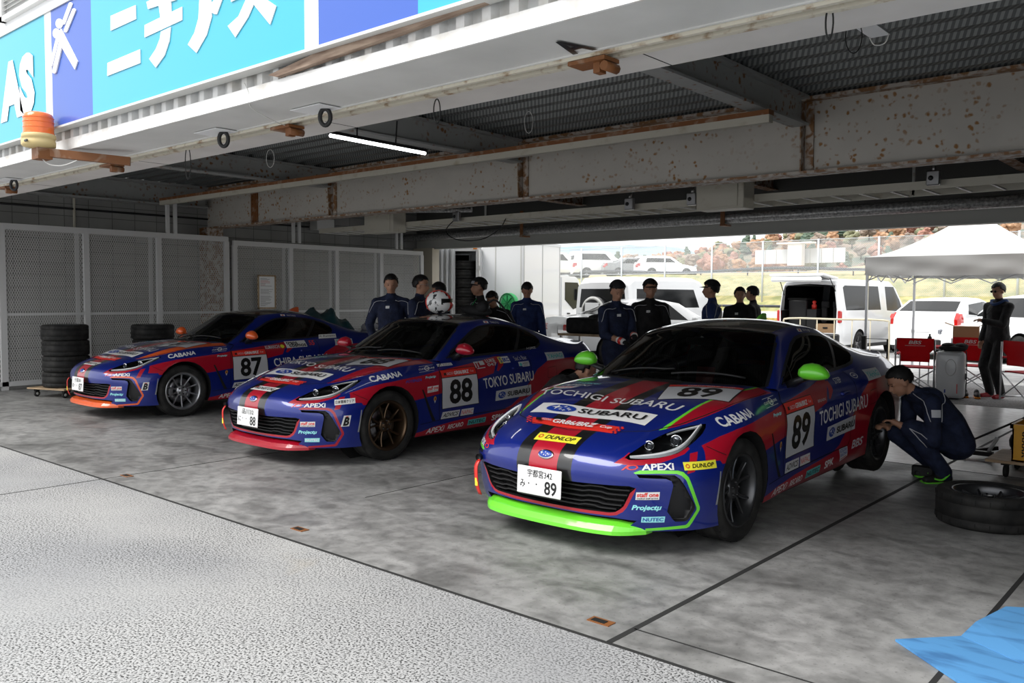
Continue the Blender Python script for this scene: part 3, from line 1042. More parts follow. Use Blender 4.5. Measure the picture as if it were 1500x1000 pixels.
    for k in ('lamps', 'drl'):
        me = _CAR[k + 'L'].copy()
        for v in me.vertices: v.co.x *= -1
        me.flip_normals(); _CAR[k + 'R'] = me
    # wheel-well liners + underbody
    _CAR['liner'] = []
    for s in (1, -1):
        for cy in (AX_F, AX_R):
            b = NB(); n = 20; prev = None
            for i in range(n + 1):
                a = -.45 + (PI + .9) * i / n
                y, z = cy + .350 * math.cos(a), max(.325 + .350 * math.sin(a), .175)
                xo = .83
                h_ = bvh.ray_cast(Vector((s * 2, y, max(z, .2))), Vector((-s, 0, 0)))
                if h_[0]: xo = abs(h_[0].x) - .002
                ring = [b.verts.new((s * xo, y, z)), b.verts.new((s * .52, y, z))]
                if prev: b.faces.new((prev[0], ring[0], ring[1], prev[1]))
                prev = ring
            c = [b.verts.new((s * .52, cy + .37 * math.cos(a), .325 + .37 * math.sin(a))) for a in np.linspace(0, 2 * PI, 24, endpoint=False)]
            b.faces.new(c)
            me = bpy.data.meshes.new('liner'); b.to_mesh(me); b.free(); me.materials.append(M['matte']); _CAR['liner'].append(me)
    b = NB()
    box2(b, (-.45, .35, .20), (.45, 4.1, .22))
    box2(b, (-.80, 1.24, .158), (.80, 3.08, .20))
    box2(b, (-.70, 3.80, .20), (.70, 4.12, .28))
    me = bpy.data.meshes.new('under'); b.to_mesh(me); b.free(); me.materials.append(M['matte']); _CAR['under'] = me
    # mirror (left)
    b = NB()
    prof = [(-.085,.012,.0),(-.078,.038,.0),(-.05,.058,.004),(0,.066,.006),(.05,.060,.003),(.085,.045,-.002),(.108,.026,-.008),(.116,.008,-.01)]
    prev = None
    for (xx, hz, dz) in prof:
        ring = []
        for i in range(16):
            t = 2 * PI * i / 16
            cy_, cz_ = math.cos(t), math.sin(t)
            ring.append(b.verts.new((xx, (cy_ * .072 if cy_ < 0 else cy_ * .035) * (hz / .066) ** .6, dz + cz_ * hz * (1 if cz_ > 0 else .8))))
        if prev:
            for k in range(16):
                f = b.faces.new((prev[k], prev[(k + 1) % 16], ring[(k + 1) % 16], ring[k])); f.smooth = True
        else: b.faces.new(ring)
        prev = ring
    b.faces.new(prev[::-1])
    bmesh.ops.recalc_face_normals(b, faces=b.faces[:])
    me = bpy.data.meshes.new('mirror'); b.to_mesh(me); b.free(); _CAR['mirror'] = me

def car_mesh(me, name, parent, mats=None, own=False):
    m2 = me
    if mats is not None:
        m2 = me.copy()
        if len(m2.materials): m2.materials.clear()
        for m in mats: m2.materials.append(m)
    o = link(name, m2, parent)
    return o

LAY = lambda kind, a, rect, m, **kw: (kind, a, rect, m, kw)
def bg_text(txt, bg, fg, x0=.06, y0=.2, x1=.94, y1=.8, **kw):
    return [LAY('rect', None, (0, 0, 1, 1), bg), LAY('text', txt, (x0, y0, x1, y1), fg, **kw)]
def tx(txt, fg, **kw):
    return [LAY('text', txt, (0, 0, 1, 1), fg, **kw)]

def race_car(num, name_txt, label, pose, accent, outer, wheel, wheel_metal, team, opts):
    """pose: (px, py, heading, pitch): front-axle ground point in the world"""
    if not _CAR: build_panels()
    px, py, th, pit = pose
    bvh = _CAR['bvh']; PN = _CAR['PN']
    root = thing('race_car', label, 'car', (px, py, 0), 0)
    root.rotation_euler = (pit, 0, -th)
    # everything is modelled with the nose at y=0: shift so that the root sits under the front axle
    def sh(o):
        o.location.y -= AX_F; return o
    pal = [M['blue'], M['red'], M['blackpaint'], accent, outer, M['matte'], M['red'], M['roofblack'], M['tail'], M['plastic']]
    P = {}
    for nm in ('front_bumper', 'bonnet', 'roof', 'rear_bumper'):
        P[nm] = sh(car_mesh(PN[nm], nm, root, pal))
    P['windscreen'] = sh(car_mesh(PN['windscreen'], 'windscreen', root, [M['glass']] * 10))
    P['rear_window'] = sh(car_mesh(PN['rear_window'], 'rear_window', root, [M['glassdark']] * 10))
    for t in 'LR':
        for nm in ('door', 'front_fender', 'side_skirt', 'rear_quarter'):
            P[nm + t] = sh(car_mesh(PN[nm + t], nm, root, pal))
        P['win' + t] = sh(car_mesh(PN['side_window' + t], 'side_window', root, [M['glassdark']] * 10))
        link('window_trim', _CAR['shut' + t], P['win' + t])
        g = sh(car_mesh(PN['air_intake' + t], 'air_intake', root, [M['plastic'], M['plastic']]))
        h = sh(car_mesh(PN['hl_housing' + t], 'headlight', root, [M['blackpaint'], M['blackpaint']]))
        link('lens_cover', PN['hl_lens' + t], h)
        if not PN['hl_lens' + t].materials:
            for _ in range(10): PN['hl_lens' + t].materials.append(M['glassclear'])
        link('projector_lamp', _CAR['lamps' + t], h); link('light_strip', _CAR['drl' + t], h)
        s = 1 if t == 'L' else -1
        mo = link('door_mirror', car_mesh(_CAR['mirror'], 'x', None, [accent]).data, root)
        mo.location = (.925 * s, 1.76 - AX_F, .958); mo.scale = (s, 1, 1)
        bpy.data.objects.remove([o for o in bpy.data.objects if o.name.startswith('x') and o.type == 'MESH' and o.parent is None][0])
        mo['label'] = opts['acc_word'] + ' door mirror'
        b = NB()
        tube(b, [(.76 * s, 1.80, .868), (.82 * s, 1.78, .90), (.88 * s, 1.765, .925)], [.045, .034, .034], 8, prof=[(-1, -.5), (1, -.5), (1, .5), (-1, .5)])
        a = obj('mirror_arm', b, M['plastic']); a.parent = mo; a.location = (-.925, -1.76, -.958)
        if s < 0: 
            for v in a.data.vertices: v.co.x *= -1
            a.data.flip_normals()
        for v in a.data.vertices: pass
    link('panel_seams', _CAR['seams'], P['bonnet'])
    gr = sh(car_mesh(PN['grille'], 'grille', root, [M['plastic'], M['matte']]))
    link('grille_bars', _CAR['bars'], gr)
    sh(car_mesh(PN['lower_grille'], 'lower_grille', root, [M['plastic'], M['matte']]))
    lip = sh(car_mesh(_CAR['lip'], 'front_lip', root, [accent])); lip['label'] = opts['acc_word'] + ' front lip'
    [sh(link('wheel_liner', q, root)) for q in _CAR['liner']]; sh(link('underbody', _CAR['under'], root))
    # wheels
    for s in (1, -1):
        for cy in (AX_F, AX_R):
            w = make_wheel(wheel, wheel_metal, root)
            w.location = (s * .742, cy - AX_F, .315)
            w.rotation_euler = (opts.get('spin', 0) if cy == AX_F else opts.get('spin', 0) + .4, 0, 0 if s > 0 else PI)
            if cy == AX_F and opts.get('steer'): w.rotation_euler[2] += opts['steer']
    # antenna fin
    b = NB()
    prism(b, [(2.90, 1.255), (3.08, 1.215), (3.07, 1.305), (3.05, 1.315), (2.98, 1.295)], -.014, .014, 'YZ')
    f = obj('antenna_fin', b, accent, root); sh(f); f['label'] = opts['acc_word'] + ' shark-fin antenna'
    # cabin
    b = NB()
    box2(b, (-.66, 1.45, .20), (.66, 3.4, .30), mi=0)
    box2(b, (-.68, 1.44, .30), (.68, 1.62, .80), mi=0, bevel=.03)
    box2(b, (-.66, 1.50, .76), (.66, 1.74, .838), mi=0, bevel=.03)
    box2(b, (-.70, 1.62, .30), (-.64, 3.3, .82), mi=0); box2(b, (.64, 1.62, .30), (.70, 3.3, .82), mi=0)
    box2(b, (-.66, 3.05, .30), (.66, 3.12, .86), mi=0)
    o = sh(obj('dashboard', b, M['matte'], root))
    for sx in (-.36, .36):
        b = NB()
        box2(b, (sx - .24, 2.25, .28), (sx + .24, 2.72, .47), bevel=.04, mi=0)
        box(b, (sx, 2.77, .72), (.46, .14, .62), rot=(-.22, 0, 0), bevel=.05, mi=0)
        box(b, (sx, 2.85, 1.02), (.24, .09, .17), rot=(-.2, 0, 0), bevel=.035, mi=0)
        box(b, (sx, 2.695, .78), (.16, .02, .16), rot=(-.22, 0, 0), mi=1)
        sh(obj('seat', b, [M['fabric'], M['redfab']], root))
    b = NB()
    tube(b, [(-.36 + .18 * math.cos(t), 1.93 + .05 * math.sin(t), .83 + .17 * math.sin(t)) for t in np.linspace(0, 2 * PI, 24, endpoint=False)], .014, 6, closed=True)
    tube(b, [(-.53, 1.93, .82), (-.36, 1.91, .81), (-.19, 1.93, .82)], .014, 6); tube(b, [(-.36, 1.91, .81), (-.36, 1.74, .77)], .03, 6)
    sh(obj('steering_wheel', b, M['plastic'], root))
    b = NB()
    for x in (-1, 1):
        tube(b, smooth_line([(x * .55, 2.75, .3), (x * .55, 2.80, .95), (x * .48, 2.80, 1.12), (x * .36, 2.80, 1.17), (0, 2.80, 1.185)], 4), .02, 8)
        tube(b, [(x * .50, 2.80, 1.08), (x * .52, 3.3, .70)], .018, 8)
    sh(obj('roll_cage', b, M['steel'], root))
    # interior mirror
    b = NB(); box(b, (0, 1.93, 1.13), (.24, .02, .06), bevel=.008, mi=0); o = sh(obj('rear_view_mirror', b, M['plastic'], root))
    # wipers
    b = NB()
    for x0, x1 in ((-.5, .05), (.05, .55)):
        pts = []
        for t in np.linspace(0, 1, 8):
            x = x0 + (x1 - x0) * t; h_ = bvh.ray_cast(Vector((x, 1.40 + .16 * abs(x) + .05 * t, 3)), Vector((0, 0, -1)))
            pts.append(h_[0] + Vector((0, 0, .018)))
        tube(b, pts, .008, 6)
    sh(obj('wiper', b, M['plastic'], root))
    # plate
    b = NB(); box(b, (0, 0, 0), (.330, .008, .165), bevel=.004, mi=0)
    pl = obj('licence_plate', b, [M['white']], root)
    pl.location = (0, -.022 - AX_F + (-.012), .405); pl.rotation_euler = (-.06, 0, 0)
    b = NB()
    def flat_text(s_, x0, z0, x1, z1, **kw):
        v, fs, _ = text_bm(s_, **kw)
        vv = [b.verts.new((x0 + p[0] * (x1 - x0), -.0052, z0 + p[1] * (z1 - z0))) for p in v]
        for f in fs:
            try: b.faces.new([vv[i] for i in f])
            except ValueError: pass
    for a in opts['plate']: flat_text(a[0], *a[1], bold=a[2])
    lt = obj('plate_lettering', b, M['black'], pl)
    # tow strap on car's right of the bumper
    b = NB()
    tube(b, smooth_line([(-.60, .10, .44), (-.605, .075, .40), (-.60, .07, .33), (-.595, .075, .27), (-.59, .095, .215)], 3), 1.0, prof=[(-.016, -.003), (.016, -.003), (.016, .003), (-.016, .003)])
    lathe(b, [(.022, -.012), (.022, .012), (0, .012)], 12, 'Y', c=(-.60, .10, .455), mi=1)
    box(b, (-.597, .068, .30), (.022, .004, .05), mi=2)
    sh(obj('tow_strap', b, [M['redv'], M['plastic'], M['yellow']], root))
    # fender vent, reflector
    d = Decal(bvh, 'side')
    d.add([(1.255, .61), (1.275, .61), (1.445, .30), (1.40, .30)], [LAY('poly', [(0, 1), (1, 1), (1, 0), (.0, 0)], (0, 0, 1, 1), 'matte')])
    sh(d.out('fender_vent', P['front_fenderL'])).location.y = 0
    d = Decal(bvh, 'side')
    d.add([(.535, .49), (.545, .49), (.519, .30), (.505, .30)], [LAY('rect', None, (0, 0, 1, 1), 'reflector')])
    d.out('side_reflector', P['front_bumper'])
    # ---- stickers
    def st(parent, proj, quad, layers, name='sticker', label=None):
        d = Decal(bvh, proj, .0018); d.add(quad, layers, grid=.014 if parent.startswith('side_skirt') else .022)
        return d.out(name, P[parent], label)
    W_ = 'silvervinyl'
    board = [LAY('rect', None, (-.02, -.015, 1.02, 1.015), 'black'), LAY('rect', None, (0, 0, 1, .80), W_), LAY('rect', None, (0, .82, 1, 1), 'redv'), LAY('text', num, (.20, .08, .84, .74), 'black', bold=.03),
             LAY('text', 'GR86/BRZ', (.36, .86, .80, .95), 'white', bold=.03, shear=.2), LAY('text', 'Cup', (.83, .87, .93, .93), 'white'), LAY('rect', None, (.07, .87, .13, .93), 'black'), LAY('text', 'GAZOO', (.15, .87, .33, .93), 'silvervinyl')]
    st('doorL', 'side', [(1.525, .767), (2.00, .779), (2.06, .411), (1.55, .400)], board, 'number_board')
    st('doorL', 'side', opts['team_quad'], tx(team, 'white', bold=.012), 'sticker', 'white team lettering on door')
    sub_side = [LAY('rect', None, (0, 0, 1, 1), W_)] + oval_logo((.06, .12, .28, .88)) + [LAY('text', 'SUBARU', (.32, .26, .95, .74), 'black', bold=.02)]
    st('doorL', 'side', [(2.315, .511), (2.845, .542), (2.86, .430), (2.31, .408)], sub_side)
    st('doorL', 'side', [(1.55, .368), (1.795, .370), (1.76, .307), (1.515, .304)], bg_text('ADVICS', W_, 'black', shear=.25, bold=.02))
    st('doorL', 'side', [(1.815, .370), (1.99, .372), (1.965, .308), (1.785, .307)], bg_text('NAPAC', W_, 'redv'))
    st('side_skirtL', 'side', [(1.345, .232), (1.575, .243), (1.56, .188), (1.33, .183)], tx('APEXi', 'white', bold=.01))
    st('side_skirtL', 'side', [(1.625, .240), (1.83, .248), (1.82, .203), (1.615, .197)], tx('RECARO', 'white', bold=.02))
    st('side_skirtL', 'side', [(1.895, .258), (2.15, .263), (2.14, .212), (1.885, .205)], bg_text('NUTEC', 'teal', 'black', bold=.02))
    st('side_skirtL', 'side', [(2.24, .270), (2.42, .276), (2.41, .222), (2.23, .215)], tx('SPK', 'white', bold=.03))
    if opts.get('extra_bottom', True):
        st('side_skirtL', 'side', [(2.53, .318), (2.70, .322), (2.69, .245), (2.54, .222)], [LAY('rect', None, (0, 0, 1, 1), W_), LAY('text', 'KOGURA', (.08, .62, .92, .92), 'bluev', bold=.01), LAY('text', 'RACING', (.08, .32, .92, .56), 'bluev', bold=.01), LAY('rect', None, (.08, .12, .8, .18), 'redv')])
        st('rear_quarterL', 'side', [(2.80, .345), (3.02, .355), (3.00, .290), (2.775, .283)], tx('BBS', W_, bold=.02, shear=.2))
    st('front_fenderL', 'side', [(.735, .757), (1.045, .795), (1.03, .752), (.705, .712)], tx('CABANA', 'white', bold=.03))
    st('front_fenderL', 'side', [(1.29, .818), (1.49, .826), (1.47, .775), (1.25, .765)], [LAY('rect', None, (.05, .93, .98, .97), 'white'), LAY('rect', None, (.02, .02, .95, .06), 'white'), LAY('text', 'CUSTOM LINE', (0, .35, 1, .62), 'white', bold=.01), LAY('ring', .12, (.36, .12, .66, .88), 'white')])
    st('front_fenderL', 'side', [(1.32, .728), (1.46, .733), (1.44, .703), (1.31, .700)], tx('Projectμ', 'cyan', bold=.03))
    st('front_fenderL', 'side', [(1.42, .530), (1.46, .532), (1.455, .465), (1.42, .463)], [LAY('oval', None, (0, .3, 1, 1), 'ambv'), LAY('poly', [(.2, .4), (.8, .4), (.5, 0)], (0, 0, 1, 1), W_), LAY('rect', None, (.35, .45, .65, .8), 'black')])
    # front corner
    for pj, sg in (('diag', 1), ('diagr', -1)):
        def Q(a, b, c, e):   # TL TR BR BL, mirrored for the right side so that text still reads
            return [a, b, c, e] if sg > 0 else [b, a, e, c]
        st('front_bumper', pj, Q((.525, .556), (.705, .560), (.705, .524), (.520, .524)), tx('APEXi', 'white', bold=.03))
        st('front_bumper', pj, Q((.42, .549), (.51, .553), (.505, .527), (.41, .523)), [LAY('ring', .16, (.25, .0, .95, 1), 'redv'), LAY('poly', [(0, 0), (.3, 1), (.42, 1), (.12, 0)], (0, 0, 1, 1), 'redv')])
        if sg > 0:
            st('front_bumper', pj, [(.49, .402), (.62, .405), (.617, .360), (.488, .357)], [LAY('rect', None, (0, 0, 1, 1), 'white'), LAY('text', 'staff one', (.04, .36, .96, .95), 'redv', bold=.03), LAY('text', 'medical staff service', (.05, .1, .95, .28), 'black', bold=.03)])
            st('front_bumper', pj, [(.470, .326), (.635, .330), (.630, .290), (.468, .288)], tx('Projectμ', 'cyan', bold=.04, shear=.2) if num != '87' else tx('Projectμ', 'cyan', bold=.04, shear=.2))
            st('front_bumper', pj, [(.525, .258), (.655, .262), (.652, .226), (.523, .224)], bg_text('NUTEC', 'cyan', 'bluev' if num == '89' else 'white', bold=.02))
    opts['special'](st, W_)
    # bonnet
    st('bonnet', 'top', [(-.405, .352), (.355, .356), (.34, .264), (-.335, .264)], [LAY('rect', None, (.06, 0, .94, 1), 'redv')] + [LAY('rect', None, (a, b, a + .02, b + .16), 'redv') for a in (.94, .96, .98) for b in ((.0, .34, .68) if a != .96 else (.17, .51, .84))] + [LAY('rect', None, (a, b, a + .02, b + .16), 'redv') for a in (.0, .02, .04) for b in ((.0, .34, .68) if a != .02 else (.17, .51, .84))] +
       [LAY('text', 'GR86/BRZ', (.30, .22, .76, .82), 'white', bold=.03, shear=.25), LAY('text', 'Cup', (.80, .22, .92, .62), 'white', bold=.02), LAY('rect', None, (.11, .3, .17, .7), 'black'), LAY('text', 'GAZOO Racing', (.18, .3, .28, .7), W_)])
    st('bonnet', 'top', [(-.445, .576), (.440, .573), (.437, .428), (-.443, .428)], [LAY('rect', None, (0, 0, 1, 1), 'white')] + oval_logo((.09, .14, .37, .9)) + [LAY('text', 'SUBARU', (.40, .28, .95, .74), 'black', bold=.015)])
    opts['bonnet'](st, W_)
    hb = [LAY('rect', None, (-.02, -.02, 1.02, 1.02), 'black'), LAY('rect', None, (0, 0, 1, .84), W_), LAY('rect', None, (0, .86, 1, 1), 'redv'), LAY('text', num, (.22, .08, .80, .78), 'black', bold=.03), LAY('text', 'GR86/BRZ Cup', (.25, .885, .9, .97), 'white', bold=.02)]
    st('bonnet', 'top', [(.165, 1.20), (.625, 1.36), (.700, .985), (.305, .80)], hb, 'number_board')
    # emblem
    b = NB(); ellipsoid(b, (0, 0, 0), (.058, .012, .030), u=28, v=14, mi=0)
    e = obj('emblem', b, [M['chrome']], P['front_bumper']); e.location = (.01, .020, .562); e.rotation_euler = (-.55, 0, 0)
    b = NB(); ellipsoid(b, (0, -.0035, 0), (.051, .011, .024), u=28, v=14, mi=0)
    for (x, z, s_) in ((-.022, .004, .013), (.006, .009, .007), (.022, .002, .007), (-.002, -.009, .007), (.014, -.012, .007), (.030, -.006, .006)):
        k = 8; vs = []
        for i in range(k):
            t = PI * i / 4 + PI / 2; r_ = s_ if i % 2 == 0 else s_ * .25
            vs.append(b.verts.new((x + r_ * math.cos(t), -.0158, z + r_ * math.sin(t))))
        f = b.faces.new(vs); f.material_index = 1
    obj('badge_face', b, [M['bluev'], M['chrome']], e)
    # roof-side name and flag, rear quarter stickers
    st('roof', 'side', [(2.42, 1.222), (2.49, 1.219), (2.49, 1.196), (2.42, 1.199)], [LAY('rect', None, (0, 0, 1, 1), 'white'), LAY('oval', None, (.3, .2, .7, .8), 'redv')], 'flag_sticker')
    st('roof', 'side', [(2.52, 1.217), (2.66, 1.207), (2.66, 1.187), (2.52, 1.197)], tx(name_txt, W_, bold=.01))
    st('rear_quarterL', 'side', [(3.13, .868), (3.42, .868), (3.40, .795), (3.10, .785)], bg_text('YAHAGI', W_, 'teal', bold=.03))
    # door handle
    b = NB(); box(b, (.852, 2.62, .735), (.03, .16, .028), bevel=.008); o = obj('door_handle', b, M['blue'], P['doorL'])
    b = NB(); box(b, (-.852, 2.62, .735), (.03, .16, .028), bevel=.008); o = obj('door_handle', b, M['blue'], P['doorR'])
    return root, P
# ------------------------------------------------------------------ the three cars
def dunlop(st):
    st('front_bumper', 'top', [(-.15, .170), (.165, .170), (.17, .100), (-.14, .092)], [LAY('rect', None, (0, 0, 1, 1), 'yellow'), LAY('text', 'DUNLOP', (.22, .24, .92, .76), 'black', bold=.03, shear=.2), LAY('ring', .2, (.05, .25, .16, .75), 'redv')])
    st('front_bumper', 'diag', [(.759, .561), (.965, .561), (.972, .515), (.764, .519)], [LAY('rect', None, (0, 0, 1, 1), 'yellow'), LAY('text', 'DUNLOP', (.24, .25, .92, .75), 'black', bold=.03, shear=.2), LAY('ring', .2, (.05, .25, .17, .75), 'redv')])
def small_bonnet(st, W_):
    st('bonnet', 'top', [(-.50, 1.06), (-.30, 1.07), (-.32, 1.02), (-.52, 1.01)], tx('Projectμ', 'cyan', bold=.03))
    st('bonnet', 'top', [(-.56, .99), (-.34, 1.0), (-.35, .95), (-.57, .94)], tx('APEXi', W_, bold=.02))
    st('bonnet', 'top', [(-.62, .92), (-.40, .93), (-.42, .86), (-.60, .85)], [LAY('poly', [(0, 1), (1, 1), (.9, .2), (.5, 0), (.1, .2)], (0, 0, 1, 1), W_), LAY('text', 'SurLux', (.12, .45, .88, .9), 'redv', bold=.03)])
def special89(st, W_):
    dunlop(st)
    st('doorL', 'side', [(2.10, .735), (2.25, .738), (2.25, .718), (2.10, .715)], tx('BRAIN', W_))
    st('doorL', 'side', [(2.55, .845), (2.68, .848), (2.66, .812), (2.53, .808)], tx('STEP', W_, bold=.01))
    st('rear_quarterL', 'side', [(2.88, .86), (2.98, .86), (2.98, .82), (2.88, .82)], [LAY('ring', .1, (0, 0, 1, 1), W_), LAY('rect', None, (.3, .4, .7, .6), W_)])
def bonnet89(st, W_):
    st('bonnet', 'top', [(-.665, .845), (.525, .755), (.505, .655), (-.605, .735)], tx('TOCHIGI SUBARU', 'white', bold=.01, shear=0))
    small_bonnet(st, W_)
def bridgestone(st, where='side'):
    B = [LAY('poly', [(0, 0), (.12, 1), (1, 1), (.88, 0)], (0, 0, 1, 1), 'white'), LAY('text', 'BRIDGESTONE', (.10, .22, .90, .8), 'black', bold=.03, shear=.1), LAY('poly', [(.08, .3), (.11, .85), (.15, .85)], (0, 0, 1, 1), 'redv')]
    st('front_bumper', 'top', [(-.16, .172), (.20, .172), (.19, .100), (-.17, .100)], B)
    st('front_bumper', 'diag', [(.845, .452), (.918, .452), (.912, .358), (.832, .358)], [LAY('poly', [(0, 0), (.2, 1), (1, 1), (.85, 0)], (0, 0, 1, 1), 'white'), LAY('poly', [(.30, .55), (.45, .92), (.75, .92)], (0, 0, 1, 1), 'redv'), LAY('text', 'B', (.2, .06, .82, .86), 'black', bold=.05, shear=.2)])
def special88(st, W_):
    bridgestone(st)
    st('front_bumper', 'diag', [(.775, .585), (.945, .595), (.95, .552), (.78, .540)], [LAY('rect', None, (0, 0, 1, 1), 'white'), LAY('text', '日本環境クリア', (.05, .2, .95, .82), 'black', bold=.02)])
    st('front_fenderL', 'side', [(1.06, .708), (1.27, .716), (1.26, .690), (1.05, .684)], tx('POTENZA', 'bluev', bold=.03, shear=.1))
    st('front_fenderL', 'side', [(1.33, .630), (1.48, .636), (1.475, .580), (1.33, .572)], [LAY('rect', None, (0, 0, 1, 1), 'white'), LAY('text', 'staff one', (.04, .36, .96, .95), 'redv', bold=.03), LAY('text', 'medical service', (.05, .1, .95, .28), 'black')])
    st('doorL', 'side', [(1.53, .826), (1.73, .830), (1.73, .808), (1.53, .804)], bg_text('LINK BUSINESS', 'white', 'black', x0=.03, x1=.97))
    st('doorL', 'side', [(2.02, .822), (2.17, .826), (2.17, .760), (2.02, .752)], [LAY('text', 'IT', (0, .2, .45, 1), W_, bold=.03), LAY('rect', None, (.5, .45, .95, 1), W_), LAY('rect', None, (.1, 0, .9, .12), W_)])
    st('doorL', 'side', [(2.20, .836), (2.34, .840), (2.34, .775), (2.20, .770)], [LAY('text', 'LUKE', (0, .55, 1, 1), W_, bold=.02), LAY('text', '047', (0, 0, 1, .45), W_, bold=.02), LAY('star', 5, (.3, .25, .7, .75), 'redv')])
    st('doorL', 'side', [(2.40, .850), (2.56, .853), (2.55, .792), (2.39, .788)], bg_text('EKC', 'white', 'bluev', x0=.36, x1=.96, y0=.2, y1=.8, bold=.05) + [LAY('rect', None, (0, 0, .33, 1), 'yellow'), LAY('text', 'S', (.06, .1, .27, .9), 'bluev', bold=.03)])
    st('doorL', 'side', [(2.63, .848), (2.82, .852), (2.82, .812), (2.63, .806)], tx("Sac's Bar", W_))
    st('doorL', 'side', [(2.66, .790), (2.82, .795), (2.82, .742), (2.66, .736)], [LAY('rect', None, (0, 0, 1, 1), W_), LAY('oval', None, (.06, .2, .3, .8), 'teal'), LAY('text', 'AZEST', (.36, .45, .92, .8), 'black'), LAY('text', 'GROUP', (.45, .15, .8, .32), 'black')])
    st('doorL', 'side', [(2.10, .470), (2.45, .500), (2.44, .435), (2.07, .400)], [LAY('poly', [(0, 0), (.08, 1), (1, 1), (.95, 0)], (0, 0, 1, 1), W_), LAY('text', 'BRIDGESTONE', (.06, .2, .94, .8), 'black', bold=.03, shear=.15)]) if False else None
    st('rear_quarterL', 'side', [(2.90, .93), (3.05, .935), (3.05, .91), (2.90, .905)], tx('AQRIZ', W_))
def bonnet88(st, W_):
    st('bonnet', 'top', [(-.665, .845), (.525, .755), (.505, .655), (-.605, .735)], tx('TOKYO SUBARU', 'white', bold=.015))
    small_bonnet(st, W_)
def special87(st, W_):
    bridgestone(st)
    st('doorL', 'side', [(2.02, .815), (2.24, .822), (2.24, .780), (2.02, .772)], tx('KUMANICHI', W_, bold=.02))
    st('doorL', 'side', [(2.25, .822), (2.31, .824), (2.31, .778), (2.25, .776)], [LAY('oval', None, (0, 0, 1, 1), 'yellow')])
    st('doorL', 'side', [(2.34, .858), (2.66, .866), (2.66, .782), (2.34, .774)], [LAY('rect', None, (0, 0, 1, 1), 'white'), LAY('text', 'trans', (.05, .5, .6, .95), 'black', bold=.03), LAY('text', 'cosmos', (.15, .08, .97, .5), 'black', bold=.03)])
    st('rear_quarterL', 'side', [(2.92, .935), (3.20, .94), (3.18, .885), (2.90, .88)], bg_text('R Runway', 'white', 'black'))
    st('doorL', 'side', [(2.70, .86), (2.80, .862), (2.80, .80), (2.70, .80)], tx('55', 'redv', bold=.02, shear=.3))
def bonnet87(st, W_):
    st('bonnet', 'top', [(-.60, .80), (.50, .74), (.49, .63), (-.56, .69)], tx('CHIBA SUBARU', 'silvervinyl', bold=.015))
    small_bonnet(st, W_)

def cars():
    o89 = dict(acc_word='bright green', spin=.2, steer=0.0,
        team_quad=[(2.11, .650), (3.03, .691), (3.05, .583), (2.15, .541)],
        plate=[('宇都宮342', (-.085, .022, .10, .068), .01), ('み', (-.14, -.045, -.10, .0), .01), ('・', (-.078, -.022, -.068, -.012), .01), ('・', (-.02, -.022, -.010, -.012), .01), ('89', (.045, -.07, .135, .01), .02)],
        special=special89, bonnet=bonnet89)
    race_car('89', 'SHUJI', 'blue and red racing coupe numbered 89 with bright green lip and mirrors, nearest the camera', POSE89, M['green'], M['red'], 'vee', 'gunmetal', 'TOCHIGI SUBARU', o89)
    o88 = dict(acc_word='red', spin=.1,
        team_quad=[(2.10, .655), (2.86, .690), (2.88, .585), (2.14, .548)],
        plate=[('品川32', (-.085, .022, .10, .068), .01), ('に', (-.14, -.045, -.10, .0), .01), ('・', (-.078, -.022, -.068, -.012), .01), ('・', (-.02, -.022, -.010, -.012), .01), ('88', (.045, -.07, .135, .01), .02)],
        special=special88, bonnet=bonnet88)
    race_car('88', 'TAKUTO', 'blue and red racing coupe numbered 88 with bronze wheels, parked in the middle', POSE88, M['red'], M['red'], 'vee', 'bronze', 'TOKYO SUBARU', o88)
    o87 = dict(acc_word='orange', spin=0.0,
        team_quad=[(2.11, .645), (2.95, .675), (2.97, .575), (2.15, .535)],
        plate=[('千葉301', (-.085, .022, .10, .068), .01), ('の', (-.14, -.045, -.10, .0), .01), ('・', (-.078, -.022, -.068, -.012), .01), ('・', (-.02, -.022, -.010, -.012), .01), ('87', (.045, -.07, .135, .01), .02)],
        special=special87, bonnet=bonnet87)
    race_car('87', 'RINTARO', 'blue and red racing coupe numbered 87 with orange lip and silver wheels', POSE87, M['orange'], M['orange'], 'ten', 'silver', 'CHIBA SUBARU', o87)
POSE89 = (-3.172, 4.795, -.010, .016)
POSE88 = (-6.715, 5.07, .0075, 0.0)
POSE87 = (-10.67, 5.235, .0187, 0.0)
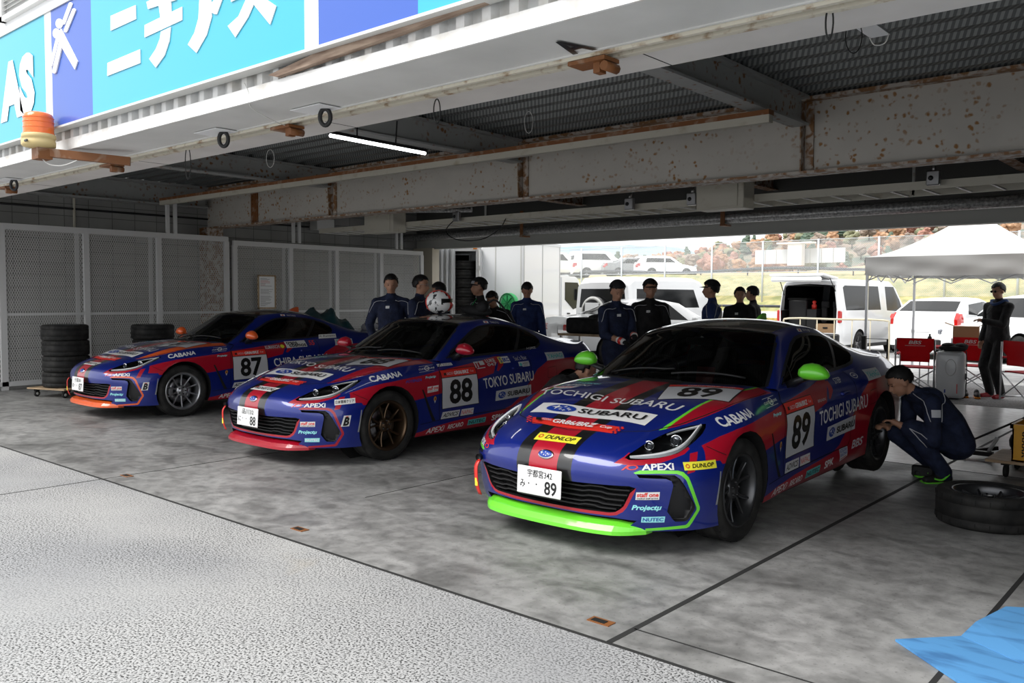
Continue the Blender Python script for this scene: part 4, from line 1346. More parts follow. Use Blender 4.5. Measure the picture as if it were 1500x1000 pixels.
# ================================================================== MATERIALS OF THE PLACE
def concrete_floor(name, rough_side):
    m = bpy.data.materials.new(name); m.use_nodes = True
    N, L = nt(m); b = N['Principled BSDF']
    g = N.new('ShaderNodeNewGeometry')
    def noise(s, d=5, dist=0.0, sc=(1, 1, 1)):
        mp = N.new('ShaderNodeMapping'); mp.inputs['Scale'].default_value = sc; L.new(g.outputs['Position'], mp.inputs[0])
        n = N.new('ShaderNodeTexNoise'); n.inputs['Scale'].default_value = s; n.inputs['Detail'].default_value = d; n.inputs['Distortion'].default_value = dist
        L.new(mp.outputs[0], n.inputs['Vector']); return n.outputs['Fac']
    def ramp(src, stops):
        r = N.new('ShaderNodeValToRGB'); L.new(src, r.inputs[0])
        e = r.color_ramp.elements
        while len(e) < len(stops): e.new(.5)
        for i, (p, c) in enumerate(stops): e[i].position = p; e[i].color = (c, c, c, 1) if isinstance(c, float) else (*c, 1)
        return r.outputs[0]
    def mul(a, c, f=1.0):
        x = N.new('ShaderNodeMixRGB'); x.blend_type = 'MULTIPLY'; x.inputs[0].default_value = f; L.new(a, x.inputs[1]); L.new(c, x.inputs[2]); return x.outputs[0]
    if rough_side:   # broom-worn exposed aggregate
        base = ramp(noise(.55, 6, .6), [(.3, (.27, .275, .285)), (.7, (.39, .39, .385))])
        v = N.new('ShaderNodeTexVoronoi'); v.inputs['Scale'].default_value = 85; v.feature = 'F1'; L.new(g.outputs['Position'], v.inputs['Vector'])
        n2 = noise(95, 6); n3 = noise(.9, 4)
        speck = ramp(n2, [(.40, .10), (.52, 1.12)])
        wear = ramp(n3, [(.32, 0.25), (.55, 1.0)])
        mx = N.new('ShaderNodeMixRGB'); mx.inputs[0].default_value = 1; L.new(wear, mx.inputs[0]); 
        mx.inputs[1].default_value = (.93, .93, .93, 1); L.new(speck, mx.inputs[2])
        dots = ramp(v.outputs['Distance'], [(.10, .35), (.20, 1.0)])
        dm = N.new('ShaderNodeMixRGB'); L.new(ramp(noise(22, 2), [(.38, 1.0), (.44, 0.0)]), dm.inputs[0]); L.new(dots, dm.inputs[1]); dm.inputs[2].default_value = (1, 1, 1, 1)
        c = mul(mul(base, mx.outputs[0]), dm.outputs[0])
        st = ramp(noise(.6, 4, .5, (1, 1, 1)), [(.68, (1., 1., 1.)), (.80, (1., .88, .70))])
        c = mul(c, st)
        L.new(c, b.inputs['Base Color']); b.inputs['Roughness'].default_value = .8
        bp = N.new('ShaderNodeBump'); bp.inputs['Strength'].default_value = .35; bp.inputs['Distance'].default_value = .006; L.new(n2, bp.inputs['Height']); L.new(bp.outputs[0], b.inputs['Normal'])
    else:            # trowelled garage slab, stained by tyres
        base = ramp(noise(.7, 7, .8), [(.28, (.17, .17, .166)), (.52, (.29, .29, .285)), (.75, (.37, .37, .365))])
        fine = ramp(noise(11, 9, .3), [(.32, .66), (.60, 1.0)])
        scr = ramp(noise(2.6, 8, .9, (1, 1.5, 1)), [(.36, .55), (.52, 1.0)])
        pit = ramp(noise(55, 3), [(.30, .5), (.40, 1.0)])
        c = mul(mul(mul(base, fine), scr, .8), pit, .6)
        # far, smoother strip towards the back doorway; sunlit brightness painted in as paler colour
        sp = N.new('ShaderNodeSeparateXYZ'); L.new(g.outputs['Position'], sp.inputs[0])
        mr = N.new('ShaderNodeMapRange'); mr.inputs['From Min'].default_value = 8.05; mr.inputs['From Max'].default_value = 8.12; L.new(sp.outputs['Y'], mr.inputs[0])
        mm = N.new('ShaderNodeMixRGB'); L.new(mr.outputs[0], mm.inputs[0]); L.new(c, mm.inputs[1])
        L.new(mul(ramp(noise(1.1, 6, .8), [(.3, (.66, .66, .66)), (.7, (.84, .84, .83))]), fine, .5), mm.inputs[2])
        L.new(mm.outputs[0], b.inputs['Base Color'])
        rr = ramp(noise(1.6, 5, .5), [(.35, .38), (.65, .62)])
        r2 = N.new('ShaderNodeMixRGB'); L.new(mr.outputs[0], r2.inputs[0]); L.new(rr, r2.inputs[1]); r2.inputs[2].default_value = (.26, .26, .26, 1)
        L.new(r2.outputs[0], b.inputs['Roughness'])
        bp = N.new('ShaderNodeBump'); bp.inputs['Strength'].default_value = .12; bp.inputs['Distance'].default_value = .004; L.new(noise(30, 5), bp.inputs['Height']); L.new(bp.outputs[0], b.inputs['Normal'])
    return m
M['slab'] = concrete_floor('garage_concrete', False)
M['apron'] = concrete_floor('apron_aggregate_concrete', True)
M['joint'] = mat('joint_filler', (.02, .02, .02), .8)
M['asphalt'] = mat('asphalt', (.2, .2, .2), .85); add_noise(M['asphalt'], 40, (.16, .16, .165), (.34, .34, .34), detail=6, bump=.3, bscale=150)
M['lot'] = mat('pale_lot_surface', (.4, .4, .4), .8); add_noise(M['lot'], 3, (.42, .42, .43), (.60, .60, .59), detail=8)

def rusty(name, paint, rust=(.22, .10, .035), amount=.60, sc=7.0, spots=True, edge=True):
    """painted steel with rust blisters"""
    m = mat(name, paint, .55); N, L = nt(m); b = N['Principled BSDF']
    tc = N.new('ShaderNodeNewGeometry')
    def noise(s, d=3, dist=0.0):
        n = N.new('ShaderNodeTexNoise'); n.inputs['Scale'].default_value = s; n.inputs['Detail'].default_value = d; n.inputs['Distortion'].default_value = dist; L.new(tc.outputs['Position'], n.inputs['Vector']); return n.outputs['Fac']
    def ramp(src, a, b_, c0=0.0, c1=1.0):
        r = N.new('ShaderNodeValToRGB'); L.new(src, r.inputs[0]); e = r.color_ramp.elements
        e[0].position = a; e[0].color = (c0, c0, c0, 1); e[1].position = b_; e[1].color = (c1, c1, c1, 1); return r.outputs[0]
    if spots:
        patch = ramp(noise(1.3, 3), .37, .53)
        v = N.new('ShaderNodeTexVoronoi'); v.inputs['Scale'].default_value = sc * 2.4; v.inputs['Randomness'].default_value = 1.0
        n0 = N.new('ShaderNodeTexNoise'); n0.inputs['Scale'].default_value = 14; L.new(tc.outputs['Position'], n0.inputs['Vector'])
        ad = N.new('ShaderNodeMixRGB'); ad.blend_type = 'ADD'; ad.inputs[0].default_value = .05; L.new(tc.outputs['Position'], ad.inputs[1]); L.new(n0.outputs['Color'], ad.inputs[2]); L.new(ad.outputs[0], v.inputs['Vector'])
        sel = ramp(noise(sc * .9, 3), .46, .54)
        dot = ramp(v.outputs['Distance'], .23, .42, 1.0, 0.0)
        m1 = N.new('ShaderNodeMath'); m1.operation = 'MULTIPLY'; L.new(patch, m1.inputs[0]); L.new(sel, m1.inputs[1])
        m2 = N.new('ShaderNodeMath'); m2.operation = 'MULTIPLY'; L.new(m1.outputs[0], m2.inputs[0]); L.new(dot, m2.inputs[1])
        fac = m2.outputs[0]
    else:
        fac = ramp(noise(sc, 8, .5), amount - .08, amount + .06)
    mx = N.new('ShaderNodeMixRGB'); L.new(fac, mx.inputs[0])
    dirt = N.new('ShaderNodeMixRGB'); L.new(noise(2.5, 6), dirt.inputs[0]); dirt.inputs[1].default_value = (*[c * .85 for c in paint], 1); dirt.inputs[2].default_value = (*[c * 1.12 for c in paint], 1)
    L.new(dirt.outputs[0], mx.inputs[1]); mx.inputs[2].default_value = (*rust, 1)
    L.new(mx.outputs[0], b.inputs['Base Color'])
    return m
M['beamweb'] = rusty('grey_beam_with_rust_spots', (.52, .495, .45), rust=(.30, .145, .045))
M['beamrust'] = rusty('beam_edge_rusting', (.50, .45, .40), rust=(.24, .12, .05), amount=.50, sc=12, spots=False)
M['rust'] = rusty('rusted_steel', (.30, .20, .14), rust=(.20, .075, .022), amount=.42, sc=8, spots=False)
M['joist'] = rusty('joist_paint', (.38, .39, .38), sc=6)
M['soffit'] = mat('soffit_panel', (.66, .66, .64), .6); add_noise(M['soffit'], 2, (.60, .60, .585), (.70, .70, .685), detail=6)
M['soffit2'] = mat('soffit_panel_warm', (.66, .63, .60), .6); add_noise(M['soffit2'], 2, (.60, .575, .55), (.70, .675, .65), detail=6)
M['slot'] = mat('cream_slot_rail', (.62, .58, .46), .5); add_noise(M['slot'], 14, (.30, .19, .10), (.64, .60, .50), detail=6, lo=.30, hi=.45)
M['fascia'] = mat('white_corrugated', (.80, .80, .78), .5); add_noise(M['fascia'], 6, (.66, .63, .58), (.84, .84, .83), detail=6, lo=.3, hi=.5)
M['deck'] = mat('galvanised_deck', (.17, .18, .18), .45, metal=.3)
def deck_slits():
    m = M['deck']; N, L = nt(m); b = N['Principled BSDF']
    g = N.new('ShaderNodeNewGeometry'); sp = N.new('ShaderNodeSeparateXYZ'); L.new(g.outputs['Position'], sp.inputs[0])
    a = N.new('ShaderNodeMath'); a.operation = 'MULTIPLY_ADD'; L.new(sp.outputs['X'], a.inputs[0]); a.inputs[1].default_value = 20.0; 
    mm = N.new('ShaderNodeMath'); mm.operation = 'MULTIPLY'; L.new(sp.outputs['Y'], mm.inputs[0]); mm.inputs[1].default_value = 16.0; L.new(mm.outputs[0], a.inputs[2])
    fr = N.new('ShaderNodeMath'); fr.operation = 'FRACT'; L.new(a.outputs[0], fr.inputs[0])
    r = N.new('ShaderNodeValToRGB'); L.new(fr.outputs[0], r.inputs[0]); e = r.color_ramp.elements
    e[0].position = .45; e[0].color = (.085, .092, .092, 1); e[1].position = .55; e[1].color = (.20, .21, .208, 1)
    L.new(r.outputs[0], b.inputs['Base Color'])
deck_slits()
M['deckplain'] = mat('galvanised_deck_plain', (.15, .16, .16), .5, metal=.3)
M['block'] = mat('block_wall', (.3, .3, .3), .85)
def blocks():
    m = M['block']; N, L = nt(m); b = N['Principled BSDF']
    g = N.new('ShaderNodeNewGeometry'); sp = N.new('ShaderNodeSeparateXYZ'); L.new(g.outputs['Position'], sp.inputs[0])
    cb = N.new('ShaderNodeCombineXYZ'); L.new(sp.outputs['Y'], cb.inputs[0]); L.new(sp.outputs['Z'], cb.inputs[1])
    br = N.new('ShaderNodeTexBrick'); L.new(cb.outputs[0], br.inputs['Vector']); br.offset = 0.0
    br.inputs['Scale'].default_value = 1; br.inputs['Brick Width'].default_value = .40; br.inputs['Row Height'].default_value = .20; br.inputs['Mortar Size'].default_value = .006
    br.inputs['Color1'].default_value = (.34, .34, .33, 1); br.inputs['Color2'].default_value = (.40, .40, .385, 1); br.inputs['Mortar'].default_value = (.17, .17, .165, 1)
    n = N.new('ShaderNodeTexNoise'); n.inputs['Scale'].default_value = 1.3; n.inputs['Detail'].default_value = 6; L.new(g.outputs['Position'], n.inputs['Vector'])
    x = N.new('ShaderNodeMixRGB'); x.blend_type = 'MULTIPLY'; x.inputs[0].default_value = .5; L.new(br.outputs[0], x.inputs[1]); L.new(n.outputs['Fac'], x.inputs[2])
    L.new(x.outputs[0], b.inputs['Base Color'])
blocks()
M['creamwall'] = mat('cream_painted_steel', (.55, .50, .40), .6)
M['darkceil'] = mat('dark_steel_ceiling', (.10, .10, .095), .8)
M['lintel'] = mat('grey_lintel_panel', (.42, .42, .39), .55)
M['wframe'] = mat('white_painted_frame', (.62, .62, .62), .45)
M['ltgrey'] = mat('light_grey_enamel', (.60, .60, .58), .5)
M['boxcream'] = mat('cream_cabinet', (.50, .475, .40), .5); add_noise(M['boxcream'], 5, (.38, .33, .24), (.52, .495, .42), detail=6, lo=.25, hi=.42)
M['pipe'] = mat('grey_foil_pipe', (.30, .30, .30), .38, metal=.6); add_noise(M['pipe'], 25, (.25, .25, .25), (.60, .60, .60), detail=6, bump=.6, bscale=30)
M['cyanpan'] = mat('cyan_signboard', (.035, .40, .56), .35, coat=.3)
M['cobalt'] = mat('cobalt_signboard', (.04, .11, .46), .35, coat=.3)
M['whitepan'] = mat('white_signboard', (.85, .86, .87), .4)
M['letter'] = mat('sign_letter_white', (.88, .89, .90), .4)
M['wood'] = mat('plywood', (.42, .30, .18), .6); add_noise(M['wood'], 6, (.33, .22, .13), (.52, .39, .25), detail=6, stretch=(1, 8, 1))
M['drift'] = mat('weathered_timber', (.25, .17, .12), .8); add_noise(M['drift'], 8, (.16, .10, .07), (.40, .30, .23), detail=7, stretch=(.5, 4, 4))
M['cable'] = mat('black_cable', (.01, .01, .01), .5)
M['whitecable'] = mat('white_cable', (.75, .75, .72), .5)
M['amber'] = mat('amber_beacon_dome', (.85, .16, .02), .25, coat=.5)
M['beaconbase'] = mat('cream_beacon_base', (.60, .47, .22), .5)

def mesh_mat(name, col, pitch_u, pitch_v, thick, axis):
    """expanded metal / chain link: solid strands, open between (the openings are holes)"""
    m = mat(name, col, .5); N, L = nt(m); b = N['Principled BSDF']
    g = N.new('ShaderNodeNewGeometry'); sp = N.new('ShaderNodeSeparateXYZ'); L.new(g.outputs['Position'], sp.inputs[0])
    def M2(op, a, v=None, c=None):
        x = N.new('ShaderNodeMath'); x.operation = op; L.new(a, x.inputs[0])
        if v is not None:
            if isinstance(v, float): x.inputs[1].default_value = v
            else: L.new(v, x.inputs[1])
        return x.outputs[0]
    u = M2('MULTIPLY', sp.outputs[axis], 1.0 / pitch_u); v = M2('MULTIPLY', sp.outputs['Z'], 1.0 / pitch_v)
    fs = []
    for s in ('ADD', 'SUBTRACT'):
        f = M2('FRACT', M2(s, u, v)); fs.append(M2('LESS_THAN', f, thick))
    a = M2('MAXIMUM', fs[0], fs[1])
    t = N.new('ShaderNodeBsdfTransparent'); mx = N.new('ShaderNodeMixShader')
    L.new(a, mx.inputs[0]); L.new(t.outputs[0], mx.inputs[1]); L.new(b.outputs[0], mx.inputs[2]); L.new(mx.outputs[0], N['Material Output'].inputs[0])
    return m
M['xmetal'] = mesh_mat('expanded_metal_mesh', (.66, .66, .65), .036, .075, .24, 'Y')
M['chain'] = mesh_mat('chain_link_mesh', (.55, .57, .58), .09, .09, .16, 'X')

# ================================================================== BUILDING
def struct(name, bm, m, smooth=None):
    o = obj(name, bm, m, smooth=smooth); o['kind'] = 'structure'; return o

def building():
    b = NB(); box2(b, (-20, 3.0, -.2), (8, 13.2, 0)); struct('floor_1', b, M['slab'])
    b = NB(); box2(b, (-30, -14, -.2), (14, 2.985, 0)); struct('floor_2', b, M['apron'])
    b = NB(); box2(b, (-30, 13.2, -.2), (30, 16.8, -.004)); struct('floor_3', b, M['asphalt'])
    b = NB()
    box2(b, (-20, 2.98, -.05), (8, 3.002, .0012)); 
    for x, y0, y1, w in ((-6.95, 3, 13.2, .012), (-2.05, 3, 13.2, .03), (-.895, 3, 13.2, .024), (-4.9, 4.0, 13.2, .008), (-11.8, 3, 13.2, .012)):
        box2(b, (x - w / 2, y0, -.05), (x + w / 2, y1, .0012))
    box2(b, (-6.96, -10, -.05), (-6.945, 2.98, .0012)); box2(b, (-2.05, 3.195, -.05), (8, 3.205, .0012))
    box2(b, (-20, 8.07, -.05), (8, 8.085, .0012)); box2(b, (-20, 13.19, -.05), (8, 13.21, .0015))
    struct('trim_1', b, M['joint'])
    # left wall, columns, back pieces
    b = NB(); box2(b, (-15.5, 3.0, 0), (-15.2, 14.2, 3.5)); struct('wall_left', b, M['block'])
    b = NB(); box2(b, (-15.2, 3.4, 3.10), (-14.95, 8.5, 3.13)); box2(b, (-15.1, 3.4, 3.13), (-15.08, 8.5, 3.5)); box2(b, (-15.2, 3.4, 3.46), (-14.95, 8.5, 3.5)); o = obj('wall_joist', b, M['joist']); tag(o, 'rusting steel joist along the top of the left block wall', 'beam', 'steel joists under the roof deck')
    b = NB()
    for x in (-15.17, -14.91): box2(b, (x, 8.42, 0), (x + .015, 8.75, 2.74))
    box2(b, (-15.17, 8.58, 0), (-14.9, 8.6, 2.74)); o = obj('steel_column', b, M['beamrust']); tag(o, 'rusty steel column standing behind the wire mesh partition', 'column')
    b = NB(); box2(b, (-15.2, 13.9, 0), (-14.56, 14.12, 2.60)); struct('wall_rear', b, M['creamwall'])
    b = NB(); box2(b, (-2.0, 13.9, 0), (1.3, 14.12, 2.60)); struct('wall_rear_blocker', b, M['creamwall'])  # unseen wall added to block outdoor light and reflections at right
    b = NB(); box2(b, (-20, 14.0, 2.60), (8, 14.12, 2.80)); box2(b, (-20, 13.96, 2.575), (8, 14.16, 2.60)); struct('trim_2', b, M['lintel'])
    b = NB(); box2(b, (-20, 14.12, 2.62), (8, 14.5, 5.2)); struct('wall_back', b, M['darkceil'])
    b = NB(); box2(b, (-20, 14.0, 2.80), (8, 14.1, 3.6)); struct('trim_3', b, M['darkceil'])
    # out-of-frame right wall, added in a dark colour to darken car-side reflections
    b = NB(); box2(b, (1.3, 3.0, 0), (1.5, 14.2, 3.5)); struct('wall_right_blocker', b, M['darkceil'])
    # roof deck: trapezoid ribs along X
    b = NB()
    y = 3.5; prev = None; pitch = .30
    prof = []
    while y < 8.7:
        for dy, z in ((0, 3.50), (.10, 3.50), (.14, 3.575), (.26, 3.575)): prof.append((y + dy, z))
        y += pitch
    V = [[b.verts.new((x, p[0], p[1])) for p in prof] for x in (-15.2, 6.2)]
    grid_faces(b, V, smooth=False)
    struct('ceiling', b, M['deck'])
    b = NB(); box2(b, (-15.4, 8.66, 3.55), (6.2, 14.2, 3.65)); struct('ceiling_rear', b, M['darkceil'])
    b = NB(); box2(b, (-17, 2.9, 3.65), (8, 14.5, 3.8)); struct('ceiling_upper', b, M['darkceil'])
    # main beam
    g = thing('main_beam', 'long rust-spotted grey steel beam crossing the pit under the deck', 'beam', (0, 8.6, 2.73))
    def P(nm, fn, m, lab=None):
        bb = NB(); fn(bb); o = obj(nm, bb, m, g); o.location = (0, -8.6, -2.73)
        if lab: o['label'] = lab
        return o
    P('web', lambda bb: box2(bb, (-15.18, 8.595, 2.75), (1.29, 8.61, 3.47)), M['beamweb'])
    P('bottom_flange', lambda bb: box2(bb, (-15.18, 8.48, 2.73), (1.29, 8.73, 2.755)), M['beamrust'])
    P('top_flange', lambda bb: box2(bb, (-15.18, 8.48, 3.455), (1.29, 8.73, 3.49)), M['beamrust'])
    JX = (-3.55, -7.3, -11.3)
    for x in JX + (.3,):
        def f(bb, x=x):
            prism(bb, [(x - .005, 0), (x + .005, 0), (x + .005, 1), (x - .005, 1)], 0, 0, 'XY') if False else None
            A = [(8.595, 2.755), (8.50, 2.755), (8.485, 3.2), (8.485, 3.455), (8.595, 3.455)]
            prism(bb, A, x - .006, x + .006, 'YZ')
            box2(bb, (x + .02, 8.575, 2.755), (x + .10, 8.595, 3.455))
        P('stiffener', f, M['beamrust'])
    def rv(bb):
        box2(bb, (-13.65, 8.570, 2.76), (-13.45, 8.595, 3.45))
        for i in range(9):
            for xx in (-13.6, -13.5): lathe(bb, [(0, -.018), (.014, -.012), (.016, 0)], 8, 'Y', c=(xx, 8.572, 2.80 + i * .075))
    P('splice_plate', rv, M['rust'])
    # joists
    for i, x in enumerate(JX + (.3,)):
        b = NB()
        box2(b, (x - .09, 3.5, 3.20), (x + .09, 8.48, 3.222)); box2(b, (x - .006, 3.5, 3.22), (x + .006, 8.5, 3.47)); box2(b, (x - .09, 3.5, 3.468), (x + .09, 8.48, 3.495))
        o = obj('roof_joist', b, M['joist'])
        tag(o, ['rust-edged joist meeting the beam near the end of the hanging rail', 'rust-edged joist beside the lit fluorescent tube', 'rust-edged joist third from the right of the pit ceiling', 'rust-edged joist at the far right of the ceiling'][i], 'beam', 'steel joists under the roof deck')
        # rear continuation
        b = NB(); box2(b, (x + .9, 8.75, 3.30), (x + 1.08, 14.0, 3.32)); box2(b, (x + .985, 8.75, 3.32), (x + .995, 14.0, 3.55))
        o = obj('roof_joist', b, M['beamrust']); tag(o, 'rusty joist running back behind the main beam', 'beam', 'steel joists behind the main beam')
    # hanging rail
    g = thing('hanging_rail', 'rust-topped cream rail hanging below the joists', 'rail', (-9, 7.38, 3.06))
    b = NB(); box2(b, (-14.6, 7.36, 3.05), (-3.37, 7.44, 3.12)); o = obj('rail_channel', b, M['boxcream'], g); o.location = (9, -7.38, -3.06)
    b = NB(); box2(b, (-14.6, 7.355, 3.12), (-3.37, 7.46, 3.165)); o = obj('rail_top', b, M['rust'], g); o.location = (9, -7.38, -3.06); o['label'] = 'rusted top flange'
    # front box: soffit panels, slot rail, fascia
    b = NB(); box2(b, (-22, 2.70, 2.552), (8, 2.84, 2.60)); box2(b, (-22, 2.84, 2.556), (8, 3.10, 2.60)); box2(b, (-22, 3.10, 2.55), (8, 3.115, 2.60)); struct('trim_4', b, M['soffit'])
    b = NB(); box2(b, (-22, 3.235, 2.553), (8, 3.53, 2.60)); struct('trim_5', b, M['soffit2'])
    b = NB(); box2(b, (-22, 3.515, 2.555), (8, 3.53, 3.5)); box2(b, (-22, 2.9, 2.60), (8, 3.5, 2.63)); struct('trim_6', b, M['soffit'])
    b = NB(); box2(b, (-22, 3.118, 2.535), (8, 3.140, 2.58)); box2(b, (-22, 3.195, 2.535), (8, 3.232, 2.575)); 
    o = obj('slot_rail', b, M['slot']); tag(o, 'cream double slot rail with rusty lips under the canopy', 'rail')
    b = NB()
    for x in (-9.35, -7.05, -4.6, -2.25, .1):
        box2(b, (x - .10, 3.13, 2.51), (x + .06, 3.24, 2.535)); 
    for i, x in enumerate((-9.35, -7.05, -4.6, -2.25, .1)):
        bb = NB(); box2(bb, (x - .14, 3.12, 2.515), (x + .06, 3.235, 2.532)); box2(bb, (x - .02, 3.15, 2.47), (x + .015, 3.20, 2.515)); tube(bb, [(x + .05, 3.13, 2.49), (x + .05, 3.23, 2.49)], .022, 8)
        o = obj('post_bracket', bb, M['rust']); tag(o, ['rusty post bracket at the far left end of the slot rail', 'rusty post bracket below the amber beacon', 'rusty post bracket near the pink paint mark', 'rusty post bracket beside the black letter A', 'rusty post bracket off the right end'][i], 'bracket', 'rusty brackets on the slot rail')
    b.free()
    for y0, y1 in ((3.236, 3.53),):
        b = NB()
        for x in (-9.1, -6.85, -4.4, -2.1, .2): box2(b, (x, y0, 2.5515), (x + .005, y1, 2.5535))
        struct('trim_7', b, M['joint'])
    b = NB(); box2(b, (-22, 2.685, 2.55), (8, 2.70, 2.63)); struct('trim_8', b, M['fascia'])
    b = NB()
    prof = []; x = -22
    while x < 8:
        prof += [(x, 2.75), (x + .075, 2.75), (x + .09, 2.71), (x + .14, 2.71), (x + .155, 2.75)][:4] ; x += .155
    V = [[b.verts.new((p[0], p[1], z)) for p in prof] for z in (2.60, 3.6)]
    grid_faces(b, V, smooth=False); box2(b, (-22, 2.76, 2.6), (8, 2.9, 3.6)); struct('wall_facade', b, M['fascia'])
    b = NB(); box2(b, (-22, 2.70, 3.58), (8, 3.0, 6.0)); struct('wall_upper', b, M['whitepan'])
    # louvred windows above the sign
    for i, (x0, x1) in enumerate(((-9.2, -8.07), (-7.95, -6.75), (-6.4, -5.2), (-4.9, -3.7))):
        b = NB(); z0, z1 = 3.72, 4.9
        for (a, c) in (((x0, 2.66, z0), (x0 + .05, 2.70, z1)), ((x1 - .05, 2.66, z0), (x1, 2.70, z1)), ((x0, 2.66, z0), (x1, 2.70, z0 + .04))): box2(b, a, c, mi=0)
        z = z0 + .06
        while z < z1:
            box(b, ((x0 + x1) / 2, 2.685, z), (x1 - x0 - .1, .03, .005), rot=(.7, 0, 0), mi=1); z += .035
        o = struct('window_%d' % (i + 1), b, [M['wframe'], M['ltgrey']])

def sign():
    Y = 2.62
    g = thing('signboard', 'long cyan, cobalt and white billboard with white lettering along the front edge', 'sign', (-4, Y, 2.70))
    def put(nm, b, m, lab=None):
        o = obj(nm, b, m, g); o.location = (4, -Y, -2.70)
        if lab: o['label'] = lab
        return o
    segs = [(-13, -6.92, 'cyanpan'), (-6.92, -6.80, 'whitepan'), (-6.80, -6.12, 'cobalt'), (-6.12, -3.67, 'cyanpan'), (-3.67, -3.555, 'whitepan'), (-3.555, -2.835, 'cobalt'), (-2.835, -.3, 'cyanpan'), (-.3, -.18, 'whitepan'), (-.18, .54, 'cobalt'), (.54, 3.0, 'cyanpan')]
    for x0, x1, m in segs:
        b = NB(); box2(b, (x0, Y, 2.71), (x1, Y + .05, 3.56)); put('sign_panel', b, M[m], {'cyanpan': 'cyan panel', 'whitepan': 'white panel', 'cobalt': 'cobalt blue panel'}[m])
    b = NB(); box2(b, (-13, Y - .01, 2.695), (3, Y + .07, 2.71)); box2(b, (-13, Y - .01, 3.56), (3, Y + .07, 3.575)); put('sign_edge', b, M['ltgrey'])
    RD = ((.75438054, .65641749, .00510707), (.0380579, -.03596808, -.99862801), (-.6553332, .7535399, -.05211549))
    def onp(px, py):
        a, c = (px - 750) / 1257.01, (py - 500) / 1257.01
        d = [RD[0][i] * a + RD[1][i] * c + RD[2][i] for i in range(3)]
        t = (Y - .004) / d[1]; return (d[0] * t, 1.478 + d[2] * t)
    def glyph(polys, nm='letter', s=.3):
        b = NB()
        for k_, P in enumerate(polys): prism(b, [onp(x * s, y * s) for x, y in P], Y - .006 - .0008 * k_, Y - .001, 'XZ')
        put(nm, b, M['letter'])
    glyph([[(541, 78), (663, 25), (665, 93), (541, 150)], [(526, 308), (685, 241), (686, 308), (525, 371)]])
    glyph([[(707, 123), (890, 33), (890, 98), (707, 183)], [(787, 155), (835, 132), (828, 200), (805, 270), (762, 330), (730, 288), (762, 240), (782, 190)], [(785, 85), (775, 10), (835, -20), (838, 60)], [(718, 10), (860, -62), (862, 0), (725, 45)]])
    glyph([[(970, 90), (975, -10), (1030, -40), (1035, 80), (1010, 170), (960, 258), (918, 218), (950, 160)], [(1012, 40), (1055, -10), (1100, -50), (1085, 0), (1060, 70), (1045, 68)], [(925, -70), (1110, -160), (1105, -100), (925, -15)]])
    glyph([[(1205, -10), (1260, -75), (1290, -30), (1240, 22), (1212, 85), (1150, 182), (1113, 127), (1165, 80)], [(1240, 22), (1275, -20), (1350, 30), (1320, 120)], [(1130, -50), (1300, -140), (1300, -75), (1130, 10)]])
    def cap(x0, y0, x1, y1, w):
        d = Vector((x1 - x0, y1 - y0)).normalized(); n = Vector((-d.y, d.x)) * w / 2; out = []
        a0 = math.atan2(n.y, n.x)
        for k in range(7): out.append((x1 + math.cos(a0 - PI * k / 6) * w / 2, y1 + math.sin(a0 - PI * k / 6) * w / 2))
        for k in range(7): out.append((x0 + math.cos(a0 + PI - PI * k / 6) * w / 2, y0 + math.sin(a0 + PI - PI * k / 6) * w / 2))
        return out
    def circ(x, y, r): return [(x + r * .8 * math.cos(t), y + r * 1.1 * math.sin(t)) for t in np.linspace(0, 2 * PI, 20, endpoint=False)]
    glyph([circ(290, 115, 22), circ(276, 163, 22), cap(346, 20, 312, 112, 17), cap(363, 50, 322, 150, 17), [(287, 165), (300, 140), (381, 300), (368, 340), (283, 195)], cap(284, 190, 252, 318, 15), cap(300, 215, 268, 350, 18)], 'logo')
    for txt, x0, x1 in (('AS', -7.84, -7.12),):
        v, fs, _ = text_bm(txt, bold=.07); b = NB()
        vv = [b.verts.new((x0 + p[0] * (x1 - x0), Y - .006, 2.87 + p[1] * .47)) for p in v]
        for f in fs:
            try: b.faces.new([vv[i] for i in f])
            except ValueError: pass
        put('letter', b, M['letter'])
    # weathered plank wedged under the sign
    b = NB(); prism(b, [(-4.05, 2.655), (-3.6, 2.70), (-2.45, 2.72), (-2.40, 2.698), (-3.0, 2.672), (-3.98, 2.635)], 2.655, 2.69, 'XZ'); o = obj('timber_plank', b, M['drift']); tag(o, 'weathered brown timber plank below the billboard edge', 'plank')
    # characters on the soffit
    b = NB()
    v, fs, _ = text_bm('A', bold=.03); x0, y0 = -2.337, 3.09
    vv = [b.verts.new((x0 + p[0] * .135, y0 - p[1] * .20, 2.5495)) for p in v]
    for f in fs:
        try: b.faces.new([vv[i] for i in f][::-1])
        except ValueError: pass
    o = obj('soffit_letter', b, M['black']); tag(o, 'black letter A stuck on the underside of the canopy', 'letter')
    b = NB()
    v, fs, _ = text_bm('8', bold=.02)
    vv = [b.verts.new((-7.08 + p[0] * .16, 3.09 - p[1] * .17, 2.5495)) for p in v]
    for f in fs:
        try: b.faces.new([vv[i] for i in f][::-1])
        except ValueError: pass
    o = obj('soffit_letter', b, M['black']); tag(o, 'flat black 8 shape on the canopy underside near the beacon', 'letter')
    for i, (x, lab) in enumerate(((-4.08, 'black oval ring hanging from a white plate left of the letter A'), (-5.17, 'black shield ring hanging from a white plate near the beacon side'), (-8.85, 'black ring with white edge hanging at the far left of the canopy'))):
        r = thing('hanging_ring', lab, 'ring', (x, 3.05, 2.50), 0, 'black rings under the canopy')
        rot = .70
        b = NB(); pts = [(math.cos(rot) * .030 * math.cos(t), math.sin(rot) * .030 * math.cos(t), .047 * math.sin(t)) for t in np.linspace(0, 2 * PI, 20, endpoint=False)]
        tube(b, pts, .013, 8, closed=True); obj('ring_body', b, M['plastic'], r)
